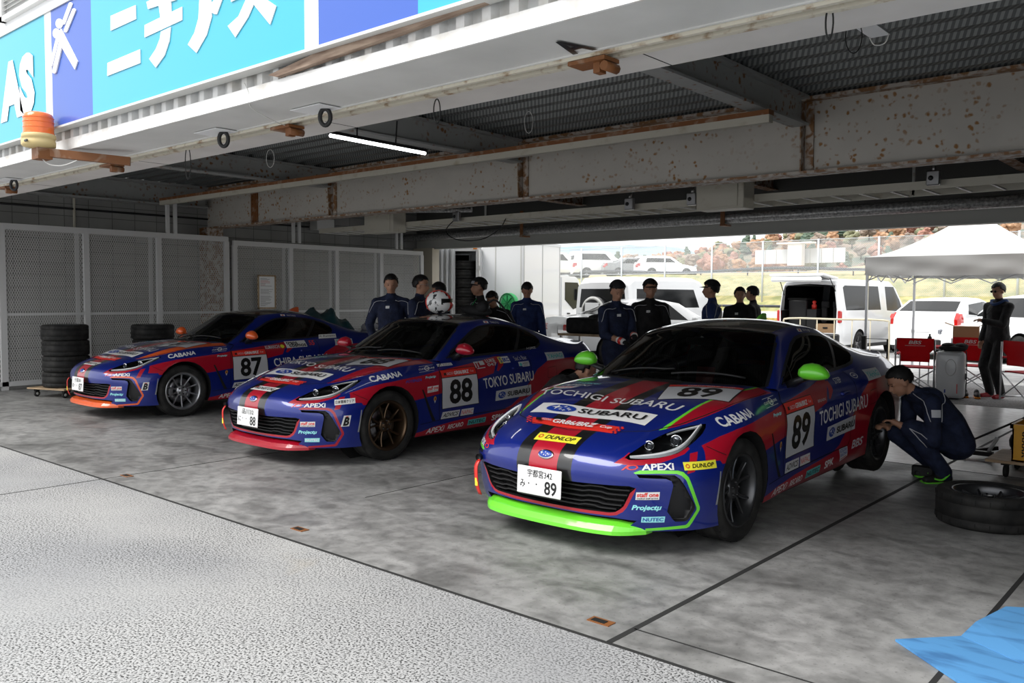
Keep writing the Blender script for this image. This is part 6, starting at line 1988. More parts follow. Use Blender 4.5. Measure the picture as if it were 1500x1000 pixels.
def outside_props():
    camp_chair('red folding camp chair with white lettering, leftmost of the red chairs', (-3.95, 14.05, 0), .15)
    camp_chair('red folding camp chair with white lettering behind the white shell case', (-3.35, 14.95, 0), -.05)
    camp_chair('red folding camp chair on castors right of the man in black', (-2.45, 14.10, 0), -.75, False)
    # white shell case with black cloth
    g = thing('hard_shell_case', 'white moulded hard shell case standing upright by the red chairs', 'case', (-3.42, 13.85, 0), .25)
    b = NB(); box(b, (0, 0, .36), (.40, .24, .70), bevel=.07, seg=4, mi=0); 
    for f in b.faces: f.smooth = True
    obj('shell', b, M['whiteshell'], g)
    b = NB(); pts = [(.205 if abs(a) < 9 else 0, 0, 0) for a in (0,)]
    tube(b, smooth_line([(-.15, .0, .715), (.15, 0, .715), (.205, 0, .64), (.207, 0, .1), (.15, 0, .01), (-.15, 0, .01), (-.205, 0, .1), (-.207, 0, .64)], 4, closed=True), .008, 6, closed=True); obj('seal', b, M['plastic'], g)
    b = NB()
    for z in (.2, .5): box(b, (.205, 0, z), (.02, .05, .05), bevel=.005)
    box(b, (.202, -.07, .34), (.012, .05, .09), bevel=.004); obj('latch', b, M['plastic'], g)
    b = NB(); tube(b, [(.07 * math.cos(t), -.1225, .47 + .12 * math.sin(t)) for t in np.linspace(0, 2 * PI, 20, endpoint=False)], .004, 5, closed=True); box(b, (.09, -.122, .16), (.012, .004, .14), mi=1); box(b, (-.07, -.122, .12), (.02, .004, .05), mi=2); obj('markings', b, [M['ltgrey'], M['redv'], M['bluev']], g)
    b = NB(); ellipsoid(b, (0, 0, .03), (.20, .12, .05)); ellipsoid(b, (.10, .03, .06), (.10, .10, .05)); ellipsoid(b, (-.06, .0, .07), (.10, .09, .04))
    o = obj('folded_jacket', b, M['blackcloth']); o.location = (-3.40, 13.87, .72); tag(o, 'black jacket heaped on top of the white shell case', 'jacket')
    # folding table, carton, bottle
    g = thing('folding_table', 'low dark folding table with aluminium legs behind the chairs', 'table', (-3.75, 15.55, 0))
    b = NB(); box2(b, (-.55, -.30, .66), (.65, .30, .69), bevel=.004); obj('tabletop', b, M['redchair'], g)
    for x in (-.5, .6):
        for y in (-.26, .26):
            b = NB(); tube(b, [(x, y, 0), (x, y, .66)], .012, 8); obj('leg', b, M['alu'], g)
    g = thing('cardboard_box', 'open brown cardboard carton on the folding table', 'box', (-3.62, 15.55, .69), .2)
    b = NB(); box(b, (0, 0, .17), (.38, .30, .34)); obj('carton_body', b, M['cardboard'], g)
    for s in (-1, 1):
        b = NB(); box(b, (s * .25, 0, .37), (.14, .30, .006), rot=(0, s * -.35, 0)); obj('flap', b, M['cardboard'], g)
    b = NB(); box2(b, (-.12, -.152, .05), (-.02, -.150, .13), mi=0); box2(b, (.03, -.152, .06), (.15, -.150, .10), mi=1); obj('carton_label', b, [M['whitepan'], M['greenplastic']], g)
    b = NB(); lathe(b, [(0, 0), (.035, 0), (.036, .12), (.030, .15), (.014, .165), (.014, .20), (0, .20)], 16); o = obj('bottle', b, M['plastic']); o.location = (-4.15, 15.45, .69); tag(o, 'dark plastic bottle at the left of the folding table', 'bottle')
    # pair of shoes
    for i, (x, lab) in enumerate(((-3.30, 'left one of the dark trainers standing beside the white shell case'), (-3.14, 'right one of the dark trainers standing beside the white shell case'))):
        g = thing('trainer', lab, 'shoe', (x, 14.22, 0), .3, 'pair of trainers')
        b = NB(); ellipsoid(b, (0, -.03, .045), (.045, .13, .045)); ellipsoid(b, (0, .05, .075), (.038, .06, .05)); obj('upper', b, M['shoe'], g)
        b = NB(); box(b, (0, -.02, .014), (.085, .26, .028), bevel=.012, seg=3); obj('sole', b, M['amberlamp'], g)
    # black trolley frame behind car 89, crowd barrier
    g = thing('folding_trolley', 'black folding trolley frame standing behind the tail of the coupe numbered 89', 'trolley', (-4.45, 13.6, 0))
    b = NB(); tube(b, [(-.16, 0, .0), (-.16, 0, .86), (.20, 0, .86), (.20, 0, 0)], .014, 6); obj('frame', b, M['plastic'], g)
    b = NB(); box2(b, (-.18, -.02, .55), (-.12, .04, .90)); obj('grip', b, M['plastic'], g)
    for k, (x, y, lab) in enumerate(((-7.3, 19.6, 'cream tubular crowd barrier in front of the white van'),)):
        g = thing('crowd_barrier', lab, 'barrier', (x, y, 0), 0)
        b = NB(); tube(b, smooth_line([(-1.2, 0, .12), (-1.2, 0, .85), (-1.08, 0, 1.0), (0, 0, 1.0), (1.08, 0, 1.0), (1.2, 0, .85), (1.2, 0, .12)], 3), .022, 8); tube(b, [(-1.2, 0, .18), (1.2, 0, .18)], .018, 8); obj('frame', b, M['cream2'], g)
        for i in range(5):
            b = NB(); xx = -.8 + i * .4; tube(b, [(xx, 0, .18), (xx, 0, 1.0)], .012, 6); obj('upright', b, M['cream2'], g)
        for xx in (-1.0, 1.0):
            b = NB(); box2(b, (xx - .02, -.25, 0), (xx + .02, .25, .04)); box2(b, (xx - .015, -.015, .02), (xx + .015, .015, .2)); obj('foot', b, M['cream2'], g)
    g = thing('tubular_trolley', 'white tubular trolley between the pit people', 'trolley', (-9.6, 15.2, 0))
    b = NB(); tube(b, [(-.3, 0, 0), (-.3, 0, 1.05), (.3, 0, 1.05), (.3, 0, 0)], .025, 8); tube(b, [(-.3, 0, .3), (.3, 0, .3)], .02, 8); tube(b, [(-.3, 0, .7), (.3, 0, .7)], .02, 8); obj('frame', b, M['whiteshell'], g)
    g['label'] = 'white tubular trolley frame behind the tail of the coupe numbered 88'
    b = NB(); box(b, (0, 0, 0), (1.25, .55, .28), bevel=.06, seg=3); ellipsoid(b, (.1, 0, .14), (.4, .2, .08)); o = obj('equipment_bag', b, M['blackcloth']); o.location = (-8.6, 12.3, .98); tag(o, 'large black equipment bag on the table behind the coupe numbered 88', 'bag')
    g = thing('work_table', 'narrow steel work table holding the black equipment bag', 'table', (-8.6, 12.3, 0))
    b = NB(); box2(b, (-.75, -.32, .80), (.75, .32, .84)); obj('tabletop', b, M['wood'], g)
    for x in (-.7, .7):
        for y in (-.28, .28):
            b = NB(); box2(b, (x - .02, y - .02, 0), (x + .02, y + .02, .80)); obj('leg', b, M['steel'], g)
    b = NB(); lathe(b, [(0, .10), (.05, .10), (.22, .10), (.26, .06), (.28, 0), (.26, -.06), (.22, -.10), (0, -.10)], 28, 'Y'); 
    g = thing('hose_reel', 'green plastic hose reel hanging on the white truck body', 'reel', CAMX(-.07, 22.45) + (1.30,))
    o = obj('reel_drum', b, M['greenplastic'], g)
    b = NB()
    for i in range(8):
        t = 2 * PI * i / 8; bar(b, (0, -.115, 0), (.22 * math.cos(t), -.115, .22 * math.sin(t)), .03, .012)
    tube(b, [(.26 * math.cos(t), -.10, .26 * math.sin(t)) for t in np.linspace(0, 2 * PI, 24, endpoint=False)], .02, 6, closed=True); obj('reel_spokes', b, M['greenplastic2'], g)
M['greenplastic2'] = mat('dark_green_plastic', (.01, .20, .06), .5)
# ================================================================== PEOPLE
def capsule(bm, a, b, ra, rb, n=12, sx=1.0, wid=None):
    """tapered capsule; sx stretches sideways (along wid)"""
    a = Vector(a); b = Vector(b); d = b - a; L = d.length
    if L < 1e-5: d = Vector((0, 0, 1)); L = 1e-5
    d.normalize()
    if wid is not None:
        u = Vector(wid); u = (u - d * u.dot(d)).normalized()
    else:
        u, _ = frame_of(d)
    v = d.cross(u).normalized()
    rings = []
    prof = [(-ra * math.cos(t), ra * math.sin(t)) for t in np.linspace(.25, PI / 2, 4)] + [(L + rb * math.sin(t), rb * math.cos(t)) for t in np.linspace(0, PI / 2 - .25, 4)]
    for (h, r) in prof:
        rings.append([bm.verts.new(a + d * h + u * math.cos(2 * PI * k / n) * r * sx + v * math.sin(2 * PI * k / n) * r) for k in range(n)])
    for i in range(len(rings) - 1):
        for k in range(n): bm.faces.new((rings[i][k], rings[i][(k + 1) % n], rings[i + 1][(k + 1) % n], rings[i + 1][k]))
    bm.faces.new(rings[0][::-1]); bm.faces.new(rings[-1])

def ik(a, c, l1, l2, hint):
    """joint between a and c"""
    a = Vector(a); c = Vector(c); d = c - a; L = min(d.length, (l1 + l2) * .999)
    dn = d.normalized(); x = (l1 * l1 - l2 * l2 + L * L) / (2 * L); h = math.sqrt(max(l1 * l1 - x * x, 0))
    u = Vector(hint); u = (u - dn * u.dot(dn)).normalized()
    return a + dn * x + u * h

def person(lab, loc, rz, h=1.72, pose=None, top='navy', bottom='navy', shoe='shoe', hat=None, hair='hair', hands=None, look=(0, 0), lean=0.0, vox=.013, piping=True, patch=True, extras=(), crouch=False, fem=False, glasses=False, handmat=None, seat_h=.30, name='person', sleeves='long'):
    """local frame: y = forward, x = the person's left is -x ... (x right), z up"""
    g = thing(name, lab, 'person', loc, rz)
    s = h / 1.72
    V3 = lambda x, y, z: Vector((x, y, z)) * s
    segs = []   # (a, b, ra, rb, region, sx, wid)
    X = Vector((1, 0, 0))
    if crouch:
        hip = V3(0, 0, seat_h); chest = hip + V3(0, .23, .33); waist = hip + V3(0, .07, .17); neck = chest + V3(0, .13, .09); headc = neck + V3(0, .115, .085)
        hips = [hip + V3(sx * .09, 0, 0) for sx in (-1, 1)]
        ank = [V3(-.13, .16, .09), V3(.10, .10, .09)]
        knee = [ik(hips[0], ank[0], .44 * s, .43 * s, (0, 1, .6)), ik(hips[1], ank[1], .44 * s, .43 * s, (0, 1, .6))]
        sh = [chest + V3(sx * .18, .07, .01) for sx in (-1, 1)]
    else:
        hip = V3(0, 0, .92); ln = lean
        rot = Matrix.Rotation(-ln, 3, 'X')
        f = lambda p: hip + rot @ (p - hip)
        waist = f(V3(0, 0, 1.08)); chest = f(V3(0, 0, 1.30)); neck = f(V3(0, -.005, 1.46)); headc = f(V3(0, .02, 1.60))
        hips = [V3(sx * .09, 0, .90) for sx in (-1, 1)]
        ank = [V3(sx * .11, -.01 if sx > 0 else .03, .09) for sx in (-1, 1)]
        knee = [ik(hips[i], ank[i], .44 * s, .42 * s, (0, 1, 0)) for i in (0, 1)]
        sh = [f(V3(sx * .178, 0, 1.365)) for sx in (-1, 1)]
    if hands is None: hands = [(-.27, .06, .80), (.27, .06, .80)]
    hd = [V3(*p) for p in hands]
    elb = [ik(sh[i], hd[i], .29 * s, .27 * s, ((-1 if i == 0 else 1) * .5, -.8, -.5)) for i in (0, 1)]
    T = segs.append
    k = .92 if fem else 1.0
    T((hips[0] * .5 + hips[1] * .5, waist, .14 * s, .125 * s, 'bottom', 1.30, X))
    T((waist, chest, .125 * s, .135 * s * k, 'top', 1.30, X))
    T((chest, neck * .35 + chest * .65, .120 * s * k, .085 * s, 'top', 1.45, X))
    T((neck * .55 + chest * .45, neck, .075 * s, .060 * s, 'top', 1.1, X))
    for sx_, sh_ in zip((-1, 1), sh): T((neck + V3(sx_ * .02, -.005, -.03), sh_ + V3(0, 0, .012), .050 * s, .052 * s, 'top', 1, None))
    T((neck, neck * .4 + headc * .6, .052 * s, .052 * s, 'skin', 1, X))
    for i in (0, 1):
        sx = -1 if i == 0 else 1
        T((chest + V3(0, 0, .03), sh[i], .085 * s, .072 * s, 'top', 1, None))
        T((sh[i], elb[i], .070 * s, .060 * s, 'top', 1, None))
        if sleeves == 'rolled':
            m = elb[i] * .6 + hd[i] * .4
            T((elb[i], m, .052 * s, .048 * s, 'top', 1, None)); T((m, hd[i], .040 * s, .030 * s, 'skin', 1, None))
        else:
            T((elb[i], elb[i] * .06 + hd[i] * .94, .058 * s, .044 * s, 'top', 1, None)); T((elb[i] * .1 + hd[i] * .9, hd[i], .030 * s, .028 * s, 'hand', 1, None))
        T((hips[i], knee[i], .106 * s, .082 * s, 'bottom', 1, None)); T((knee[i], ank[i], .078 * s, .064 * s, 'bottom', 1, None))
        T((ank[i], ank[i] + V3(0, -.03, -.045), .045 * s, .040 * s, 'shoe', 1, None)); T((ank[i] + V3(0, -.03, -.05), ank[i] + V3(sx * .02, .15, -.058), .040 * s, .032 * s, 'shoe', 1.1, X))
        # hand: palm + fingers
        d = (hd[i] - elb[i]).normalized(); side = X * sx
        side = (side - d * side.dot(d)).normalized(); nrm = d.cross(side).normalized()
        if nrm.z > 0: nrm = -nrm
        palm = hd[i] + d * .055 * s
        T((hd[i], palm, .024 * s, .026 * s, 'hand', 1.35, side))
        for q in range(4):
            o0 = palm + side * (-.027 + q * .018) * s + d * .015 * s
            ln_ = (.036, .042, .040, .032)[q] * s
            p1 = o0 + d * ln_ + nrm * .012 * s; p2 = p1 + (d * .45 + nrm * .75).normalized() * ln_ * .85
            T((o0, p1, .0095 * s, .009 * s, 'hand', 1, None)); T((p1, p2, .009 * s, .0075 * s, 'hand', 1, None))
        t0 = hd[i] + d * .02 * s - side * .028 * s * 1; t1 = t0 + (d * .6 - side * .6 + nrm * .4).normalized() * .035 * s; t2 = t1 + (d * .8 + nrm * .5).normalized() * .028 * s
        T((t0, t1, .011 * s, .010 * s, 'hand', 1, None)); T((t1, t2, .010 * s, .008 * s, 'hand', 1, None))
    b = NB()
    for (p, q, ra, rb, rg, sx, wd) in segs: capsule(b, p, q, ra, rb, 12, sx, wd)
    # head
    yaw, pit = look
    RH = Matrix.Rotation(yaw, 3, 'Z') @ Matrix.Rotation(pit, 3, 'X')
    hf = lambda x, y, z: headc + RH @ (Vector((x, y, z)) * s)
    def hell(c, sz, u=20, v=14):
        M4 = Matrix.Translation(hf(*c)) @ RH.to_4x4() @ Matrix.Diagonal((sz[0] * s, sz[1] * s, sz[2] * s, 1))
        return bmesh.ops.create_uvsphere(b, u_segments=u, v_segments=v, radius=1.0, matrix=M4)['verts']
    hell((0, -.008, .025), (.076, .095, .090)); hell((0, .022, -.035), (.060, .070, .075)); hell((0, .055, -.088), (.026, .022, .020)); 
    capsule(b, hf(0, .088, .005), hf(0, .103, -.028), .009 * s, .014 * s, 8); hell((0, .088, -.058), (.026, .012, .010), 10, 8)
    for sx in (-1, 1): hell((sx * .078, .0, -.012), (.010, .022, .032), 10, 8); hell((sx * .030, .072, .012), (.022, .014, .010), 10, 8)
    me = bpy.data.meshes.new('t'); b.to_mesh(me); b.free()
    o = bpy.data.objects.new('t', me); C.objects.link(o)
    m = o.modifiers.new('r', 'REMESH'); m.mode = 'VOXEL'; m.voxel_size = vox; m.adaptivity = 0.0
    m2 = o.modifiers.new('s', 'SMOOTH'); m2.factor = .5; m2.iterations = 3 if vox > .009 else 4
    dg = bpy.context.evaluated_depsgraph_get(); dg.update()
    body = bpy.data.meshes.new_from_object(o.evaluated_get(dg)); bpy.data.objects.remove(o)
    # region per face: nearest segment
    A = np.array([list(q[0]) for q in segs]); Bv = np.array([list(q[1]) for q in segs]); Rr = np.array([(q[2] + q[3]) / 2 for q in segs]); reg = [q[4] for q in segs]
    cen = np.empty(len(body.polygons) * 3); body.polygons.foreach_get('center', cen); cen = cen.reshape(-1, 3)
    D = Bv - A; LL = (D * D).sum(1) + 1e-9
    t = np.clip(((cen[:, None, :] - A[None]) * D[None]).sum(2) / LL[None], 0, 1)
    dist = np.linalg.norm(cen[:, None, :] - (A[None] + t[..., None] * D[None]), axis=2) - Rr[None]
    best = dist.argmin(1)
    hn = np.array(list(headc)); isH = np.linalg.norm(cen - hn, axis=1) < .135 * s
    names = ['top', 'bottom', 'skin', 'hand', 'shoe']
    mm = {'top': M[top], 'bottom': M[bottom], 'skin': M['skin'], 'hand': M[handmat] if handmat else M['skin'], 'shoe': M[shoe]}
    idx = np.array([names.index(reg[i]) for i in best])
    up = np.array(list((headc - neck).normalized()))
    hh = ((cen - np.array(list(neck))) @ up) > .035 * s
    idx[isH & hh] = 2
    for nme in names: body.materials.append(mm[nme])
    body.polygons.foreach_set('material_index', idx.astype(np.int32)); body.polygons.foreach_set('use_smooth', np.ones(len(idx), bool))
    body.name = 'body'
    bo = link('body', body, g)
    # hair, hat, eyes
    def cap_shell(nm, c, sz, zc, mt, front=-.2, extra=None):
        b = NB(); vs = bmesh.ops.create_uvsphere(b, u_segments=34, v_segments=24, radius=1.0)['verts']; random.seed(int(loc[0] * 77) + 3)
        dl = []
        for v in vs:
            yy = v.co.y
            if nm == 'hair': th = -.62 if yy < -.15 else (-.28 if yy < .12 else (.05 if yy < .45 else .40)); th += random.uniform(-.10, .10)
            else: th = zc + (.36 if yy > .35 else (.16 if yy > 0 else 0))
            if v.co.z < th: dl.append(v)
        bmesh.ops.delete(b, geom=dl, context='VERTS')
        random.seed(int(loc[0] * 100))
        for v in b.verts:
            k_ = 1 + (random.uniform(-.045, .05) if nm == 'hair' else 0)
            p = Vector((v.co.x * sz[0], v.co.y * sz[1], v.co.z * sz[2])) * k_ + Vector(c)
            v.co = hf(*p)
        bmesh.ops.solidify(b, geom=b.faces[:], thickness=-.008 * s)
        if extra: extra(b)
        for f in b.faces: f.smooth = True
        return obj(nm, b, mt, g)
    hb = M[hair]
    cap_shell('hair', (0, -.010, .024), (.083, .103, .100), -.45, hb)
    if hat:
        bill = 1 if hat != 'back' else -1
        def ex(b):
            rows = []
            for t_ in np.linspace(-1, 1, 9):
                rows.append([b.verts.new(hf(.074 * t_, bill * (.085 * math.sqrt(max(1 - t_ * t_ * .75, 0)) + e * .075 * math.sqrt(max(1 - t_ * t_, 0))) - .01, .048 - .012 * e - .012 * t_ * t_)) for e in (0, .5, 1)])
            grid_faces(b, rows)
        cap_shell('cap', (0, -.012, .030), (.094, .114, .108), .08, M['blackcloth'], extra=ex)
        if hat == 'greyfront':
            b = NB(); rows = []
            for t_ in np.linspace(-.7, .7, 7): rows.append([b.verts.new(hf(.094 * math.sin(t_) * q, .116 * math.cos(t_) * q - .012 + .002, z)) for z, q in ((.05, 1.0), (.075, .93), (.10, .80))])
            grid_faces(b, rows); obj('cap_panel', b, M['greycloth'], g)
    b = NB()
    for sx in (-1, 1):
        ellipsoid(b, hf(sx * .030, .086, .010), (.009 * s, .004 * s, .004 * s), u=8, v=6, mi=0)
        capsule(b, hf(sx * .016, .092, .030), hf(sx * .046, .080, .030), .0018 * s, .0018 * s, 6)
    obj('eyes', b, M['hair'], g)
    if glasses:
        b = NB()
        for sx in (-1, 1):
            tube(b, [hf(sx * .032 + .022 * math.cos(t_), .098 - .006 * abs(math.cos(t_)), .010 + .016 * math.sin(t_)) for t_ in np.linspace(0, 2 * PI, 14, endpoint=False)], .0022, 5, closed=True)
            tube(b, [hf(sx * .054, .092, .012), hf(sx * .080, .0, .010)], .002, 5)
        tube(b, [hf(-.01, .10, .012), hf(.01, .10, .012)], .002, 5)
        obj('glasses', b, M['steel'] if glasses == 1 else M['plastic'], g)
        if glasses == 2:
            b = NB()
            for sx in (-1, 1): ellipsoid(b, hf(sx * .032, .098, .010), (.021 * s, .004 * s, .015 * s), u=12, v=8)
            obj('dark_lenses', b, M['carglass'], g)
    bvh = BVHTree.FromPolygons([v.co.copy() for v in body.vertices], [tuple(p.vertices) for p in body.polygons])
    def on(p, off=.004):
        h_ = bvh.find_nearest(Vector(p)); 
        return h_[0] + h_[1] * off
    if piping:
        for i in (0, 1):
            sx = -1 if i == 0 else 1
            for fb in ((1, .10), (-1, -.12)):
                b = NB()
                a_ = neck * .5 + chest * .5 + V3(sx * .06, fb[1], .04); c_ = sh[i] * .55 + elb[i] * .45 + V3(sx * .06, fb[1] * .5, .0); m_ = sh[i] + V3(sx * .02, fb[1], .02)
                pts = [on(p) for p in smooth_line([a_, m_, c_], 7)]
                tube(b, pts, .0032, 5); obj('piping', b, M['piping'], g)
        b = NB()
    if patch and not crouch:
        b = NB(); cx = on(chest + V3(.085, .25, .06), .003); 
        rows = [[b.verts.new(on(cx + Vector((dx, .1, dz)), .004)) for dz in (-.022, .022)] for dx in (-.026, 0, .026)]
        grid_faces(b, rows); obj('chest_patch', b, M['patch'], g)
    for fn in extras: fn(g, dict(on=on, hf=hf, V3=V3, sh=sh, elb=elb, hd=hd, knee=knee, ank=ank, chest=chest, hip=hip, neck=neck, headc=headc, s=s, hips=hips))
    return g

def facing(dx, dy):   # rotation so that local +y points to world (dx,dy)
    return math.atan2(dy, dx) - PI / 2

def at(px, D, z=0.0):
    """world ground position below the pixel column px at camera depth D"""
    c = (px - 750) / 1257.01
    # pixel row only matters through the small roll/pitch; use the horizon row
    v = (438 - 500) / 1257.01
    R = ((.75438054, .65641749, .00510707), (.0380579, -.03596808, -.99862801), (-.6553332, .7535399, -.05211549))
    return (D * (R[0][0] * c + R[1][0] * v + R[2][0]), D * (R[0][1] * c + R[1][1] * v + R[2][1]), z)
CAMX = lambda a, b: (a * .754 - b * .655, a * .656 + b * .7535)   # (right, away) -> world xy

def people():
    toC = lambda r, f: facing(*CAMX(r, f))
    person('person in navy coverall looking down, standing at the far left before the mesh partition', at(573, 10.9), toC(.1, -1), 1.75, look=(0, -.25), hands=[(-.22, .10, .92), (.22, .10, .92)])
    person('person in navy coverall with glasses looking right behind the white helmet', at(615, 10.9), toC(1, -.35), 1.74, look=(0, -.1), glasses=1)
    person('person in navy coverall with bowl haircut turned away right of the white helmet', at(644, 11.4), toC(-.8, .3), 1.66, look=(0, -.15), patch=False)
    def lanyard(g, k):
        b = NB(); pts = [k['on'](p, .01) for p in (k['neck'] + k['V3'](-.05, .1, 0), k['chest'] + k['V3'](-.03, .2, .05), k['chest'] + k['V3'](.0, .2, -.02))]
        tube(b, pts, .006, 5); obj('lanyard', b, M['greenplastic'], g)
    person('person in black jacket and grey-fronted cap looking left beside the tyre container', at(703, 11.6), toC(-1, -.35), 1.72, hat='greyfront', top='blackcloth', extras=[lanyard])
    person('person bending low behind the red antenna fin, only dark hair showing', at(733, 12.0), toC(-.4, -1), 1.62, lean=.45, look=(0, -.5), top='blackcloth', patch=False)
    def towel(g, k): pass
    person('person in blue coverall with head bowed, standing before the white truck', at(772, 12.8), toC(0, -1), 1.69, look=(0, -.65), top='bluesuit', bottom='bluesuit')
    def gloves(g, k):
        b = NB()
        for i in (0, 1):
            d = (k['hd'][i] - k['elb'][i]).normalized()
            capsule(b, k['hd'][i] - d * .035, k['hd'][i] + d * .02, .040, .038, 14)
        obj('glove_cuff', b, M['whitestripe'], g)
        b = NB()
        for i in (0, 1):
            d = (k['hd'][i] - k['elb'][i]).normalized()
            capsule(b, k['hd'][i] - d * .012, k['hd'][i] - d * .006, .043, .043, 14)
        obj('glove_band', b, M['redv'], g)
    person('person in navy coverall and backwards black cap looking down at red and white gloves', at(903, 10.0), toC(.45, -1), 1.66, hat='back', look=(-.2, -.45), hands=[(-.04, .34, 1.08), (.12, .32, 1.02)], handmat='blackcloth', sleeves='rolled', extras=[gloves], vox=.011)
    person('person in black coverall and black cap facing the camera, behind the gloved person', at(952, 11.0), toC(.0, -1), 1.70, hat='front', look=(.1, -.1), top='blackcloth', bottom='blackcloth')
    def yoke(g, k):
        b = NB(); rows = []
        for u in np.linspace(0, 1, 8):
            rows.append([b.verts.new(k['on'](k['neck'] * (1 - v) + (k['sh'][0] * (1 - u) + k['sh'][1] * u) * v + k['V3'](0, -.16, -.02 - .10 * v), .006)) for v in np.linspace(.25, 1.1, 5)])
        grid_faces(b, rows); obj('grey_yoke', b, M['greycloth'], g)
    person('person in navy jacket with grey shoulder yoke and black cap looking left', at(1043, 11.3), toC(-1, .25), 1.70, hat='front', patch=False, extras=[yoke], top='bluesuit')
    person('short-haired person in black jacket with small white logos near the open van', at(1084, 12.6), toC(-.35, -1), 1.63, look=(.2, -.1), top='blackcloth', piping=False)
    person('person in black hood mostly hidden behind the short-haired person by the van', at(1103, 13.5), toC(-.8, .5), 1.66, top='blackcloth', piping=False, patch=False)
    # man in black jacket outside
    def man(g, k):
        b = NB(); tube(b, [k['on'](p, .01) for p in smooth_line([k['neck'] + k['V3'](-.08, -.1, -.02), k['neck'] + k['V3'](-.1, .02, -.02), k['neck'] + k['V3'](0, .12, -.05), k['neck'] + k['V3'](.1, .02, -.02), k['neck'] + k['V3'](.08, -.1, -.02)], 4)], .022, 8); obj('blue_collar', b, M['bluevest'], g)
        b = NB(); tube(b, [k['on'](k['chest'] + k['V3'](0, .3, z), .004) for z in (.12, .05, -.05, -.15, -.25, -.34)], .005, 5); obj('zip', b, M['plastic'], g)
    person('person in black jacket, dark glasses and red shoes standing outside by the red chairs', (-2.93, 14.42, 0), toC(-1, -.35), 1.72, hair='greyhair', look=(0, -.22), top='blackcloth', bottom='blackcloth', shoe='redshoe', hands=[(-.06, .36, 1.16), (.20, .10, .86)], glasses=2, piping=False, patch=False, extras=[man], vox=.010)
    # mechanic
    def mech(g, k):
        b = NB(); V = k['V3']
        kn, an = k['knee'][0], k['ank'][0]
        pts = [k['on'](p, .004) for p in smooth_line([kn + V(-.08, .06, .02), kn * .55 + k['hips'][0] * .45 + V(-.09, 0, -.05)], 5)]
        tube(b, pts, .0035, 5); pts = [k['on'](p, .004) for p in smooth_line([kn + V(-.08, .06, .02), kn * .6 + an * .4 + V(-.08, .02, 0)], 5)]; tube(b, pts, .0035, 5)
        obj('knee_piping', b, M['piping'], g)
        b = NB(); c = k['sh'][0] * .78 + k['elb'][0] * .22
        rows = [[b.verts.new(k['on'](c + V(-.08, dx, dz), .005)) for dz in (-.03, .03)] for dx in (-.05, 0, .05)]
        grid_faces(b, rows); obj('sleeve_patch', b, M['piping'], g)
        for i in (0, 1):
            a = k['ank'][i]; b = NB(); sx = -1 if i == 0 else 1
            box(b, a + V(0, .04, -.082), (.09, .27, .014), bevel=.006)
            pts = [a + V(-.052, -.02, -.01), a + V(-.054, .04, -.055), a + V(-.050, .10, -.045)]
            tube(b, [Vector(p) for p in smooth_line(pts, 3)], .008, 5)
            obj('shoe_trim', b, M['limeshoe'], g)
    person('person in navy coverall squatting at the rear wheel of the nearest coupe', (-1.83, 7.64, 0), toC(-1, -.02), 1.72, crouch=True, hands=[(-.08, .50, .46), (.10, .52, .42)], look=(.0, -.55), extras=[mech], vox=.0085, sleeves='rolled', handmat='skin', patch=False)
    person('person in black jacket crouching between the two nearest coupes, back of head showing', (-4.92, 6.0, 0), toC(1, .15), 1.68, crouch=True, seat_h=.33, hands=[(-.08, .45, .42), (.10, .48, .40)], look=(0, -.4), top='blackcloth', patch=False, piping=False)
M['bluesuit'] = mat('blue_coverall_cloth', (.018, .035, .13), .85); add_noise(M['bluesuit'], 14, (.012, .024, .09), (.022, .045, .16), detail=5, bump=.4, bscale=18, bdist=.03)
M['bluevest'] = mat('blue_collar_cloth', (.03, .06, .16), .9)
M['whitestripe'] = mat('white_glove_cloth', (.7, .7, .7), .7)
# ================================================================== OTHER VEHICLES
def prof_at(P, y): return float(np.interp(y, [p[0] for p in P], [p[1] for p in P]))
_VW = {}
def road_wheel(parent, x, y, r=.32, sgn=1, rimcol='silver'):
    k = (r, rimcol)
    if k not in _VW:
        b = NB(); lathe(b, [(r * .66, -.09), (r * .72, -.10), (r * .96, -.10), (r, -.07), (r, .07), (r * .96, .10), (r * .72, .10), (r * .66, .09)], 28, 'X', closed=True)
        me = bpy.data.meshes.new('tyre'); b.to_mesh(me); b.free(); me.materials.append(M['rubber'])
        b = NB(); lathe(b, [(0, .055), (r * .14, .06), (r * .16, .045), (r * .2, .03)], 16, 'X')
        lathe(b, [(r * .2, -.05), (r * .62, -.05), (r * .66, .09), (r * .60, .085), (r * .2, -.03)], 28, 'X', mi=1)
        for i in range(5):
            t = 2 * PI * i / 5; bar(b, (.05, .05 * math.sin(t), .05 * math.cos(t)), (.07, r * .63 * math.sin(t), r * .63 * math.cos(t)), r * .16, .02, mi=0, up=(1, 0, 0))
        m2 = bpy.data.meshes.new('rim'); b.to_mesh(m2); b.free(); m2.materials.append(M[rimcol]); m2.materials.append(M['plastic'])
        _VW[k] = (me, m2)
    w = link('wheel', _VW[k][0], parent); w.location = (x, y, r); w.rotation_euler = (0, 0, 0 if sgn > 0 else PI)
    link('rim', _VW[k][1], w)
    return w

